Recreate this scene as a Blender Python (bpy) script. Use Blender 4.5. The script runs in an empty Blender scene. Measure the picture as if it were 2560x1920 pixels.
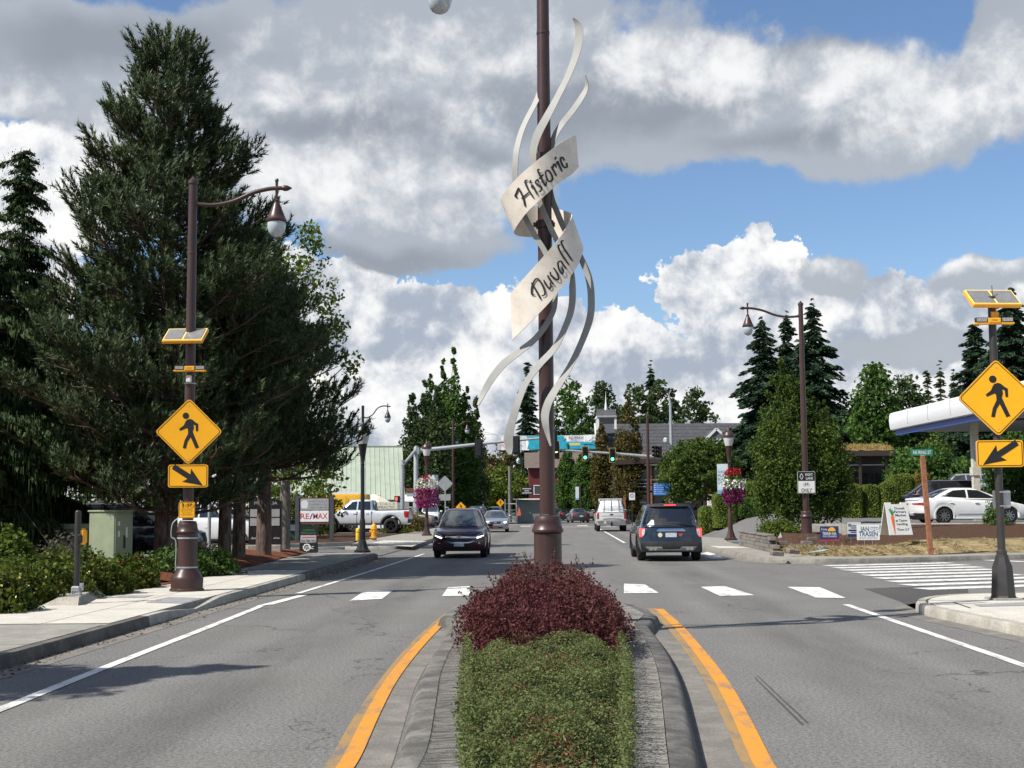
import bpy, math, random
import numpy as np
from mathutils import Vector, Matrix
random.seed(7); rng = np.random.default_rng(7)
S = bpy.context.scene
COL = S.collection
R = math.radians
# ------------------------------------------------------------------ camera
F = 3300.0; CX, CY = 1280.0, 960.0; EYE = Vector((0, 0, 1.75))
PITCH = math.atan(304 / F); ROLL = R(0.40)
_fw = Vector((0, math.cos(PITCH), math.sin(PITCH)))
_u0 = Vector((0, -math.sin(PITCH), math.cos(PITCH))); _r0 = Vector((1, 0, 0))
_rt = _r0 * math.cos(ROLL) - _u0 * math.sin(ROLL)
_up = _u0 * math.cos(ROLL) + _r0 * math.sin(ROLL)
cd = bpy.data.cameras.new('camera'); cam = bpy.data.objects.new('camera', cd); COL.objects.link(cam)
cd.sensor_width = 36; cd.lens = F / 2560 * 36; cd.clip_start = 0.1; cd.clip_end = 6000
cam.matrix_world = Matrix(((_rt.x, _up.x, -_fw.x, EYE.x), (_rt.y, _up.y, -_fw.y, EYE.y),
                           (_rt.z, _up.z, -_fw.z, EYE.z), (0, 0, 0, 1)))
S.camera = cam
def ray(px, py): return _rt * ((px - CX) / F) + _up * ((CY - py) / F) + _fw
def G(px, py, z=0.0):
    d = ray(px, py); return EYE + d * ((z - EYE.z) / d.z)
def At(px, py, Y):
    d = ray(px, py); return EYE + d * (Y / d.y)
def ROADX(Y): return Y * 0.034          # road axis drifts right with distance
# ------------------------------------------------------------------ exposure, sun, sky
S.view_settings.view_transform = 'Standard'; S.view_settings.look = 'None'
S.view_settings.gamma = 1; S.view_settings.use_curve_mapping = False
S.view_settings.exposure = 0.42
SUN_EL, SUN_AZ = R(48), R(-118)   # azimuth from +Y, clockwise: sun from the left, slightly behind the camera
sd = Vector((math.sin(SUN_AZ) * math.cos(SUN_EL), math.cos(SUN_AZ) * math.cos(SUN_EL), math.sin(SUN_EL)))
sl = bpy.data.lights.new('sun', 'SUN'); so = bpy.data.objects.new('sun', sl); COL.objects.link(so)
sl.energy = 5.0; sl.angle = R(0.53); sl.color = (1.0, 0.955, 0.885)
so.rotation_euler = sd.to_track_quat('Z', 'Y').to_euler()
so.location = (-30, -20, 60)

class NT:
    """small helper for writing node graphs"""
    def __init__(s, tree): s.t = tree; s.N = tree.nodes; s.L = tree.links
    def new(s, k, **kw):
        n = s.N.new(k)
        for a, b in kw.items(): setattr(n, a, b)
        return n
    def put(s, sock, v):
        if v is None: return
        if isinstance(v, bpy.types.NodeSocket): s.L.new(v, sock)
        else: sock.default_value = v
    def m(s, op, a, b=None, c=None, clamp=False):
        n = s.new('ShaderNodeMath', operation=op, use_clamp=clamp)
        s.put(n.inputs[0], a); s.put(n.inputs[1], b); s.put(n.inputs[2], c); return n.outputs[0]
    def v(s, op, a, b=None, c=None):
        n = s.new('ShaderNodeVectorMath', operation=op)
        s.put(n.inputs[0], a); s.put(n.inputs[1], b); s.put(n.inputs[2], c)
        return n.outputs['Value'] if op in ('LENGTH', 'DOT_PRODUCT') else n.outputs[0]
    def sm(s, x, lo, hi, a=0., b=1.):
        n = s.new('ShaderNodeMapRange', interpolation_type='SMOOTHSTEP')
        for i, q in enumerate((x, lo, hi, a, b)): s.put(n.inputs[i], q)
        return n.outputs[0]
    def lin(s, x, lo, hi, a=0., b=1.):
        n = s.new('ShaderNodeMapRange')
        for i, q in enumerate((x, lo, hi, a, b)): s.put(n.inputs[i], q)
        return n.outputs[0]
    def noise(s, vec, scale, detail=4., rough=.55, out=0, dist=0., lac=2.0, typ=None):
        n = s.new('ShaderNodeTexNoise')
        if typ: n.noise_type = typ
        s.put(n.inputs['Vector'], vec); n.inputs['Scale'].default_value = scale
        n.inputs['Detail'].default_value = detail; n.inputs['Roughness'].default_value = rough
        n.inputs['Distortion'].default_value = dist; n.inputs['Lacunarity'].default_value = lac
        return n.outputs[out]
    def mix(s, f, a, b, typ='MIX'):
        n = s.new('ShaderNodeMix', data_type='RGBA', blend_type=typ)
        s.put(n.inputs[0], f)
        for k, q in ((6, a), (7, b)):
            s.put(n.inputs[k], q if isinstance(q, bpy.types.NodeSocket) or len(q) == 4 else (*q, 1))
        return n.outputs[2]

W = bpy.data.worlds.new('World'); S.world = W; W.use_nodes = True
def build_sky():
    t = NT(W.node_tree); t.N.clear()
    tc = t.new('ShaderNodeTexCoord'); D = tc.outputs['Generated']
    sky = t.new('ShaderNodeTexSky', sky_type='NISHITA', sun_disc=False)
    sky.sun_elevation = SUN_EL; sky.sun_rotation = SUN_AZ; sky.air_density = 1.0; sky.dust_density = 0.25; sky.ozone_density = 2.2
    sep = t.new('ShaderNodeSeparateXYZ'); t.put(sep.inputs[0], D)
    x, y, z = sep.outputs
    az = t.m('ARCTAN2', x, y); el = t.m('ARCSINE', z)
    cmb = t.new('ShaderNodeCombineXYZ'); t.put(cmb.inputs[0], az); t.put(cmb.inputs[1], el)
    P = cmb.outputs[0]
    # domain warp: billows
    n1 = t.noise(D, 9, 3, .5, 1); n2 = t.noise(D, 30, 5, .6, 1)
    w = t.v('MULTIPLY_ADD', t.v('SUBTRACT', n1, (.5, .5, .5)), (.13, .075, 0), P)
    n3 = t.noise(D, 95, 4, .6, 1)
    wf = t.v('MULTIPLY_ADD', t.v('SUBTRACT', n3, (.5, .5, .5)), (.018, .018, 0), t.v('MULTIPLY_ADD', t.v('SUBTRACT', n2, (.5, .5, .5)), (.065, .060, 0), w))
    ws = t.v('MULTIPLY_ADD', t.v('SUBTRACT', n2, (.5, .5, .5)), (.03, .02, 0), w)
    def C(px, py): return (math.atan((px - 1280) / F), math.atan((1265 - py) / F * math.cos(math.atan((px - 1280) / F))))
    def blob(pos, px, py, rx, ry):
        a, e = C(px, py); q = t.v('MULTIPLY_ADD', pos, (F / rx, F / ry, 0), (-a * F / rx, -e * F / ry, 0))
        return t.m('SUBTRACT', 1.0, t.v('LENGTH', q))
    def field(pos, lst):
        acc = None
        for b in lst:
            v = blob(pos, *b[:4])
            if len(b) > 4: v = t.m('MULTIPLY', v, b[4])
            acc = v if acc is None else t.m('SMOOTH_MAX', acc, v, .12)
        return acc
    front = t.sm(y, .55, .85)      # 1 in the sector the photograph shows
    # generic cover elsewhere on the dome: the same broken cloud goes on
    gen = t.m('SUBTRACT', t.noise(D, 2.2, 4, .55), .5)
    gen = t.m('MULTIPLY', gen, 2.2)
    # --- cumulus, low and bright
    CU = [(60, 470, 260, 190), (160, 330, 110, 100), (20, 700, 200, 240), (820, 830, 260, 190), (960, 760, 230, 120), (1100, 860, 330, 150), (760, 1000, 300, 220),
          (1200, 960, 420, 170), (1560, 880, 300, 110), (1700, 1000, 420, 190), (1850, 720, 120, 170), (1900, 640, 90, 100), (1960, 800, 210, 150),
          (2200, 960, 420, 190), (2260, 790, 230, 110), (2450, 860, 260, 160), (2080, 820, 160, 120), (1250, 1150, 1900, 130), (-500, 900, 500, 300), (3100, 850, 500, 300)]
    cu = field(wf, CU)
    cum = t.sm(cu, .03, .11)
    # self-shading of the billows: density difference towards the light
    def relief(sc, off, det=6, ro=.58, dist=.25):
        return t.m('SUBTRACT', t.noise(D, sc, det, ro, dist=dist), t.noise(t.v('ADD', D, off), sc, det, ro, dist=dist))
    r1 = t.m('ADD', t.m('MULTIPLY', relief(12, (-.018, 0, .026), 7, .58), 3.4), t.m('MULTIPLY', relief(38, (-.006, 0, .009), 6, .6), 1.5))
    GR = [(1640, 960, 420, 70), (1000, 880, 340, 60), (860, 1060, 300, 70), (1250, 1010, 360, 60), (2210, 850, 420, 75), (2060, 700, 190, 80), (2500, 700, 220, 70), (1800, 920, 300, 70), (1430, 1080, 500, 70),
          (2330, 800, 260, 55), (100, 640, 130, 60), (1060, 740, 120, 60, .6), (1950, 660, 60, 60, .5)]
    gr = t.sm(t.m('ADD', field(ws, GR), t.m('MULTIPLY', t.m('SUBTRACT', t.noise(D, 9, 5, .6), .5), .9)), -.05, .85)
    base = t.m('ADD', r1, t.m('SUBTRACT', .76, t.m('MULTIPLY', gr, .50)))
    base = t.sm(base, .0, 1.1)
    ccol = t.mix(base, (4.3, 4.9, 5.9), (10.4, 10.4, 10.35))
    # --- stratocumulus, high and grey
    ST = [(150, 90, 620, 150), (700, 190, 620, 230), (1050, 400, 380, 230), (760, 440, 340, 130), (1060, 600, 260, 80, .9), (1500, 190, 560, 190), (1900, 200, 620, 150), (2300, 270, 440, 150),
          (2120, 330, 300, 90), (1650, 320, 300, 100), (2540, 150, 160, 200), (1150, 60, 700, 170), (1280, -600, 2600, 330), (60, 200, 300, 80, .7), (2530, 690, 190, 50, .9), (2070, 690, 120, 62), (2280, 868, 300, 42, .8)]
    st = field(ws, ST)
    stm = t.sm(t.m('ADD', st, t.m('MULTIPLY', t.m('SUBTRACT', t.noise(D, 10, 8, .64, dist=.2), .5), 1.15)), .0, .26)
    HL = [(1040, 130, 330, 120), (780, 250, 240, 110, .6), (1880, 160, 300, 100), (2440, 210, 240, 120), (2120, 160, 300, 90, .9), (2300, 290, 260, 60, .7), (680, 430, 360, 70, .9), (1130, 470, 260, 70, .9), (930, 500, 300, 50, .7),
          (1330, 130, 160, 110, .5), (60, 200, 240, 60, .6), (1180, 260, 170, 90, .6), (560, 300, 150, 120, .6), (2050, 655, 90, 40, .9), (2480, 665, 150, 30, .8), (1650, 120, 200, 60, .5)]
    r2 = t.m('ADD', t.m('MULTIPLY', relief(9, (-.020, 0, .030), 8, .60), 2.9), t.m('MULTIPLY', relief(30, (-.007, 0, .010), 6, .62), 1.9))
    hl = t.sm(t.m('ADD', t.m('ADD', field(ws, HL), r2), t.m('MULTIPLY', t.m('SUBTRACT', t.noise(D, 14, 7, .62), .5), .9)), -.25, 1.25)
    DK = [(860, 330, 420, 80), (1450, 230, 400, 120), (1680, 250, 300, 90), (250, 70, 460, 100), (1010, 645, 280, 60), (2150, 40, 420, 70, .7), (1200, 400, 240, 60, .6), (2050, 330, 400, 50, .7)]
    dk = t.sm(field(ws, DK), -.1, .75)
    scol = t.mix(hl, (4.7, 5.15, 5.8), (10.1, 10.1, 10.05))
    scol = t.mix(t.m('MULTIPLY', dk, t.m('SUBTRACT', .95, t.m('MULTIPLY', hl, .75))), scol, (3.3, 3.65, 4.2))
    # compose in front
    sk = t.v('MULTIPLY', sky.outputs[0], (1.16, 1.27, 1.40))
    # sky tint by elevation stays the Nishita gradient
    c = t.mix(cum, sk, ccol)
    c = t.mix(t.m('MULTIPLY', stm, .96), c, scol)
    # elsewhere
    gm = t.sm(gen, -.02, .22)
    gcol = t.mix(t.sm(t.noise(D, 5, 5, .6), .35, .65), (4.0, 4.3, 4.9), (9.0, 9.05, 9.1))
    g = t.mix(gm, sk, gcol)
    c = t.mix(front, g, c)
    bg = t.new('ShaderNodeBackground'); t.put(bg.inputs[0], c); bg.inputs[1].default_value = 0.072
    out = t.new('ShaderNodeOutputWorld'); t.L.new(bg.outputs[0], out.inputs[0])
build_sky()
W.cycles.sampling_method = 'MANUAL'; W.cycles.sample_map_resolution = 512
S.cycles.max_bounces = 6; S.cycles.diffuse_bounces = 2; S.cycles.glossy_bounces = 3; S.cycles.transmission_bounces = 4; S.cycles.transparent_max_bounces = 6
S.cycles.use_denoising = True
S.cycles.caustics_reflective = False; S.cycles.caustics_refractive = False
# ------------------------------------------------------------------ materials
_mats = {}
def pm(name, col, rough=.6, metal=0., var=.12, scale=6., bump=0., bscale=60., coat=0., spec=.5, spots=None, emit=None, trans=0., island=0., streak=0., dirt=None):
    """plain procedural material: base colour broken up by noise, optional fine bump, coat and speckle"""
    if name in _mats: return _mats[name]
    M = bpy.data.materials.new(name); M.use_nodes = True; t = NT(M.node_tree); t.N.clear()
    b = t.new('ShaderNodeBsdfPrincipled'); o = t.new('ShaderNodeOutputMaterial'); t.L.new(b.outputs[0], o.inputs[0])
    tc = t.new('ShaderNodeTexCoord'); P = tc.outputs['Object']
    n = t.noise(P, scale, 5, .6)
    lo = [c * (1 - var) for c in col]; hi = [min(1, c * (1 + var)) for c in col]
    c = t.mix(t.sm(n, .3, .7), lo, hi)
    if spots:                                  # (colour, scale, threshold)
        sc, ss, th = spots
        c = t.mix(t.sm(t.noise(P, ss, 2, .5), th, th + .08), c, sc)
    if dirt:                                   # (colour, scale, amount)
        dc, ds, da = dirt
        c = t.mix(t.m('MULTIPLY', t.sm(t.noise(P, ds, 6, .65), .42, .72), da), c, dc)
    if island:
        g = t.new('ShaderNodeNewGeometry'); r = g.outputs['Random Per Island']
        c = t.v('SCALE', c, None); q = c.node; t.L.new(t.lin(r, 0, 1, 1 - island, 1 + island), q.inputs['Scale'])
    t.put(b.inputs['Base Color'], c); b.inputs['Roughness'].default_value = rough
    if rough > .15 and metal < .5: t.put(b.inputs['Roughness'], t.lin(n, .2, .8, rough * .85, min(1, rough * 1.12)))
    b.inputs['Metallic'].default_value = metal; b.inputs['Specular IOR Level'].default_value = spec
    if coat: b.inputs['Coat Weight'].default_value = coat; b.inputs['Coat Roughness'].default_value = .04
    if bump:
        bp = t.new('ShaderNodeBump'); bp.inputs['Strength'].default_value = bump; bp.inputs['Distance'].default_value = .02
        t.put(bp.inputs['Height'], t.noise(P, bscale, 4, .6)); t.L.new(bp.outputs[0], b.inputs['Normal'])
    if emit: b.inputs['Emission Color'].default_value = (*emit[0], 1); b.inputs['Emission Strength'].default_value = emit[1]
    if trans: b.inputs['Transmission Weight'].default_value = trans
    _mats[name] = M; return M
def leaf(name, cols, rough=.7, tr=.3, spec=.12):
    """foliage: colour picked per leaf (random per island), light passes through a little"""
    if name in _mats: return _mats[name]
    M = bpy.data.materials.new(name); M.use_nodes = True; t = NT(M.node_tree); t.N.clear()
    g = t.new('ShaderNodeNewGeometry'); r = g.outputs['Random Per Island']
    tc = t.new('ShaderNodeTexCoord'); n = t.noise(tc.outputs['Object'], .9, 3, .6)
    f = t.m('ADD', t.m('MULTIPLY', r, .62), t.m('MULTIPLY', t.sm(n, .3, .7), .38))
    rp = t.new('ShaderNodeValToRGB'); t.put(rp.inputs[0], f); e = rp.color_ramp.elements
    while len(e) < len(cols): e.new(.5)
    for i, c in enumerate(cols): e[i].position = i / (len(cols) - 1); e[i].color = (*c, 1)
    b = t.new('ShaderNodeBsdfPrincipled'); t.put(b.inputs['Base Color'], rp.outputs[0])
    b.inputs['Roughness'].default_value = rough; b.inputs['Specular IOR Level'].default_value = spec
    tl = t.new('ShaderNodeBsdfTranslucent'); t.put(tl.inputs[0], rp.outputs[0])
    mx = t.new('ShaderNodeMixShader'); mx.inputs[0].default_value = tr
    t.L.new(b.outputs[0], mx.inputs[1]); t.L.new(tl.outputs[0], mx.inputs[2])
    o = t.new('ShaderNodeOutputMaterial'); t.L.new(mx.outputs[0], o.inputs[0])
    _mats[name] = M; return M
def bark(name, lo, hi):
    if name in _mats: return _mats[name]
    M = bpy.data.materials.new(name); M.use_nodes = True; t = NT(M.node_tree); t.N.clear()
    tc = t.new('ShaderNodeTexCoord'); P = t.v('MULTIPLY', tc.outputs['Object'], (1, 1, .22))
    n = t.noise(P, 14, 6, .65, dist=.6); b = t.new('ShaderNodeBsdfPrincipled'); b.inputs['Roughness'].default_value = .9
    t.put(b.inputs['Base Color'], t.mix(t.sm(n, .32, .66), lo, hi))
    bp = t.new('ShaderNodeBump'); bp.inputs['Distance'].default_value = .06; t.put(bp.inputs['Height'], n); t.L.new(bp.outputs[0], b.inputs['Normal'])
    o = t.new('ShaderNodeOutputMaterial'); t.L.new(b.outputs[0], o.inputs[0]); _mats[name] = M; return M
# ------------------------------------------------------------------ mesh building
class MB:
    def __init__(s): s.v = []; s.f = []; s.n = 0
    def add(s, vs, fs, M=None):
        if M is not None: vs = [M @ Vector(p) for p in vs]
        s.v.extend([tuple(p) for p in vs]); k = s.n; s.f.extend([tuple(i + k for i in f) for f in fs]); s.n += len(vs); return s
    def box(s, x0, x1, y0, y1, z0, z1, M=None, bev=0.):
        if not bev:
            v = [(x, y, z) for z in (z0, z1) for y in (y0, y1) for x in (x0, x1)]
            return s.add(v, [(0, 2, 3, 1), (4, 5, 7, 6), (0, 1, 5, 4), (2, 6, 7, 3), (0, 4, 6, 2), (1, 3, 7, 5)], M)
        b = min(bev, (x1 - x0) * .45, (y1 - y0) * .45, (z1 - z0) * .45); v = []
        c = lambda z, i: [(x0 + i, y0 + b), (x0 + b, y0 + i), (x1 - b, y0 + i), (x1 - i, y0 + b), (x1 - i, y1 - b), (x1 - b, y1 - i), (x0 + b, y1 - i), (x0 + i, y1 - b)]
        for z, i in ((z0, b), (z0 + b, 0.), (z1 - b, 0.), (z1, b)):
            if i: v += [(x0 + b, y0 + b * 1.4, z), (x0 + b * 1.4, y0 + b, z), (x1 - b * 1.4, y0 + b, z), (x1 - b, y0 + b * 1.4, z), (x1 - b, y1 - b * 1.4, z), (x1 - b * 1.4, y1 - b, z), (x0 + b * 1.4, y1 - b, z), (x0 + b, y1 - b * 1.4, z)]
            else: v += [(x, y, z) for x, y in c(z, 0.)]
        f = [tuple(range(7, -1, -1)), tuple(range(24, 32))]
        for k in range(3):
            for i in range(8): j = (i + 1) % 8; f.append((k * 8 + i, k * 8 + j, k * 8 + 8 + j, k * 8 + 8 + i))
        return s.add(v, f, M)
    def tube(s, pts, rad, n=8, caps=True, M=None):
        pts = [Vector(p) for p in pts]; m = len(pts)
        if not hasattr(rad, '__len__'): rad = [rad] * m
        v = []; pu = None
        for i, p in enumerate(pts):
            d = (pts[min(i + 1, m - 1)] - pts[max(i - 1, 0)])
            d = d.normalized() if d.length > 1e-9 else Vector((0, 0, 1))
            if pu is None: pu = d.orthogonal().normalized()
            pu = (pu - d * pu.dot(d)); pu = pu.normalized() if pu.length > 1e-6 else d.orthogonal().normalized()
            w = d.cross(pu)
            for k in range(n):
                a = 2 * math.pi * k / n; v.append(p + (pu * math.cos(a) + w * math.sin(a)) * rad[i])
        f = [(i * n + k, i * n + (k + 1) % n, (i + 1) * n + (k + 1) % n, (i + 1) * n + k) for i in range(m - 1) for k in range(n)]
        if caps: f += [tuple(range(n - 1, -1, -1)), tuple(range((m - 1) * n, m * n))]
        return s.add(v, f, M)
    def lathe(s, prof, n=16, M=None, caps=True):
        """revolve (radius, z) pairs; sq makes a square section"""
        v = []
        for r, z in prof:
            for k in range(n):
                a = 2 * math.pi * (k + .5) / n; v.append((r * math.cos(a), r * math.sin(a), z))
        m = len(prof)
        f = [(i * n + k, i * n + (k + 1) % n, (i + 1) * n + (k + 1) % n, (i + 1) * n + k) for i in range(m - 1) for k in range(n)]
        if caps: f += [tuple(range(n - 1, -1, -1)), tuple(range((m - 1) * n, m * n))]
        return s.add(v, f, M)
    def prism(s, poly, y0, y1, M=None):
        """polygon in x,z pushed from y0 (front, faces -y) to y1"""
        n = len(poly); a = sum(poly[i][0] * poly[(i + 1) % n][1] - poly[(i + 1) % n][0] * poly[i][1] for i in range(n))
        if a < 0: poly = poly[::-1]
        v = [(x, y0, z) for x, z in poly] + [(x, y1, z) for x, z in poly]
        f = [tuple(range(n)), tuple(range(2 * n - 1, n - 1, -1))] + [(i, i + n, (i + 1) % n + n, (i + 1) % n) for i in range(n)]
        return s.add(v, f, M)
    def ring(s, cx, cz, r, w, y0, y1, n=20, M=None, sx=1.):
        for i in range(n):
            a, b = 2 * math.pi * i / n, 2 * math.pi * (i + 1) / n
            q = [(cx + rr * math.cos(t) * sx, cz + rr * math.sin(t)) for rr, t in ((r, a), (r + w, a), (r + w, b), (r, b))]
            s.prism(q, y0, y1, M)
        return s
    def stroke(s, pts, w, y0, y1, M=None):
        for (x0, z0), (x1, z1) in zip(pts[:-1], pts[1:]):
            d = math.hypot(x1 - x0, z1 - z0) or 1; nx, nz = -(z1 - z0) / d * w / 2, (x1 - x0) / d * w / 2
            s.prism([(x0 + nx, z0 + nz), (x0 - nx, z0 - nz), (x1 - nx, z1 - nz), (x1 + nx, z1 + nz)], y0, y1, M)
        return s
    def sphere(s, c, r, n=12, m=8, M=None):
        rx, ry, rz = r if hasattr(r, '__len__') else (r, r, r); v = [(c[0], c[1], c[2] - rz)]
        for i in range(1, m):
            t = math.pi * i / m
            for k in range(n): a = 2 * math.pi * k / n; v.append((c[0] + rx * math.sin(t) * math.cos(a), c[1] + ry * math.sin(t) * math.sin(a), c[2] - rz * math.cos(t)))
        v.append((c[0], c[1], c[2] + rz)); f = [(0, 1 + (k + 1) % n, 1 + k) for k in range(n)]
        for i in range(m - 2): f += [(1 + i * n + k, 1 + i * n + (k + 1) % n, 1 + (i + 1) * n + (k + 1) % n, 1 + (i + 1) * n + k) for k in range(n)]
        L = len(v) - 1; f += [(1 + (m - 2) * n + k, 1 + (m - 2) * n + (k + 1) % n, L) for k in range(n)]
        return s.add(v, f, M)
    def build(s, name, mat, parent=None, smooth=35, loc=None, **props):
        me = bpy.data.meshes.new(name); me.from_pydata(s.v, [], s.f); me.materials.append(mat)
        if smooth:
            me.shade_smooth()
            try: me.set_sharp_from_angle(angle=R(smooth))
            except Exception: pass
        return link(name, me, parent, loc, **props)
def link(name, me, parent=None, loc=None, **props):
    o = bpy.data.objects.new(name, me); COL.objects.link(o)
    if parent: o.parent = parent
    if loc is not None: o.location = loc
    for k, v in props.items():
        if v: o[k] = v
    return o
def npmesh(name, V, Fa, mat, parent=None, smooth=False, loc=None, **props):
    """numpy arrays to a mesh object; Fa is (n,3) or (n,4)"""
    V = np.asarray(V, np.float32); Fa = np.asarray(Fa, np.int32); k = Fa.shape[1]
    me = bpy.data.meshes.new(name); me.vertices.add(len(V)); me.vertices.foreach_set('co', V.ravel())
    me.loops.add(Fa.size); me.loops.foreach_set('vertex_index', Fa.ravel())
    me.polygons.add(len(Fa)); me.polygons.foreach_set('loop_start', np.arange(0, Fa.size, k, dtype=np.int32))
    me.polygons.foreach_set('loop_total', np.full(len(Fa), k, np.int32))
    me.update(calc_edges=True); me.materials.append(mat)
    if smooth: me.shade_smooth()
    return link(name, me, parent, loc, **props)
def thing(name, label, cat, loc=(0, 0, 0), rz=0., group=None):
    o = bpy.data.objects.new(name, None); COL.objects.link(o); o.empty_display_size = .2
    o.location = loc; o.rotation_euler = (0, 0, rz); return tag(o, label, cat, group)
def tag(o, label, cat, group=None):
    o['label'] = label; o['category'] = cat
    if group: o['group'] = group
    return o
def structure(o): o['kind'] = 'structure'; return o
def stuff(o): o['kind'] = 'stuff'; return o
def dup(root, loc, rz, label, sc=None, group=None):
    def cp(o, par):
        c = o.copy(); COL.objects.link(c)
        if par: c.parent = par
        for ch in list(o.children): cp(ch, c)
        return c
    r = cp(root, None); r.location = loc; r.rotation_euler = (0, 0, rz); r['label'] = label
    if sc is not None: r.scale = sc if hasattr(sc, '__len__') else (sc, sc, sc)
    if group: r['group'] = group
    return r
def rpoly(w, h, r, n=4, cx=0., cz=0.):
    p = []
    for sx, sz, a0 in ((1, -1, -90), (1, 1, 0), (-1, 1, 90), (-1, -1, 180)):
        for i in range(n + 1): a = R(a0 + 90 * i / n); p.append((cx + sx * (w / 2 - r) + r * math.cos(a), cz + sz * (h / 2 - r) + r * math.sin(a)))
    return p
def cr(P, n=6):
    """Catmull-Rom through the rows of P"""
    P = np.asarray(P, float); Q = np.vstack([2 * P[0] - P[1], P, 2 * P[-1] - P[-2]]); out = []
    for i in range(len(P) - 1):
        a, b, c, d = Q[i:i + 4]
        for k in range(n):
            t = k / n; out.append(.5 * (2 * b + (c - a) * t + (2 * a - 5 * b + 4 * c - d) * t * t + (3 * b - a - 3 * c + d) * t ** 3))
    out.append(P[-1]); return np.array(out)
_txt = {}
def text(body, size, mat, parent, x=0., z=0., y=-.004, name='lettering', shear=0., bold=0., sx=1., align='CENTER', sp=1., flat=False, M=None, label=None):
    """flat lettering on a board that faces -y: one mesh; size is the cap height"""
    k = (body, shear, bold, sp)
    if k not in _txt:
        cu = bpy.data.curves.new('t', 'FONT'); cu.body = body; cu.size = 1 / .7; cu.shear = shear; cu.offset = bold; cu.space_character = sp
        cu.align_x = 'CENTER'; cu.resolution_u = 2; ob = bpy.data.objects.new('t', cu)
        me = bpy.data.meshes.new_from_object(ob); V = [tuple(v.co) for v in me.vertices]; Fc = [tuple(p.vertices) for p in me.polygons]
        bpy.data.objects.remove(ob); bpy.data.curves.remove(cu); bpy.data.meshes.remove(me); _txt[k] = (V, Fc)
    V, Fc = _txt[k]
    if not V: return None
    x0 = min(v[0] for v in V); x1 = max(v[0] for v in V)
    off = {'CENTER': -(x0 + x1) / 2, 'LEFT': -x0, 'RIGHT': -x1}[align]
    b = MB(); b.add([(x + (v[0] + off) * size * sx, y, z + (v[1] - .5) * size) for v in V], Fc, M)
    return b.build(name, mat, parent, 0, **({'label': label} if label else {}))
def fit(body, w, h, mat, parent, x=0., z=0., **kw):
    """lettering stretched to a given width"""
    o = text(body, h, mat, parent, x, z, **kw)
    if o is None: return None
    xs = [v.co.x for v in o.data.vertices]; k = w / max(1e-6, max(xs) - min(xs)); c = (max(xs) + min(xs)) / 2
    for v in o.data.vertices: v.co.x = c + (v.co.x - c) * k
    return o
# ------------------------------------------------------------------ common materials
BROWN = pm('brown_powder_coat', (.052, .025, .021), .38, var=.08, scale=3, spec=.45, bump=.03, bscale=40)
BLACKM = pm('black_paint', (.012, .012, .013), .42, var=.2)
DKGREY = pm('dark_bronze_paint', (.030, .027, .025), .45, var=.15)
GALV = pm('galvanised_steel', (.36, .38, .39), .5, .35, var=.14, scale=10)
STEEL = pm('brushed_steel', (.44, .44, .42), .48, .55, var=.12, scale=5, bump=.05, bscale=30)
YEL = pm('yellow_sign_sheeting', (.86, .40, .012), .5, var=.03, scale=3, spec=.3)
YELP = pm('yellow_plastic', (.80, .36, .018), .45, var=.06)
YPALE = pm('pale_yellow_edge', (.84, .56, .17), .5, var=.05)
INK = pm('black_print', (.008, .008, .008), .5, var=.05)
WHITE = pm('white_print', (.66, .66, .65), .55, var=.03)
ALU = pm('sign_back_aluminium', (.40, .41, .41), .42, .5, var=.1, scale=4)
GLASSF = pm('frosted_lamp_glass', (.40, .45, .48), .18, var=.05, spec=.6, coat=.5)
GLASSC = pm('clear_lamp_glass', (.80, .80, .76), .12, var=.05, spec=.6, trans=.35)
LEAFD = leaf('deciduous_leaf', [(.018, .040, .010), (.040, .085, .018), (.085, .140, .030)])
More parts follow.
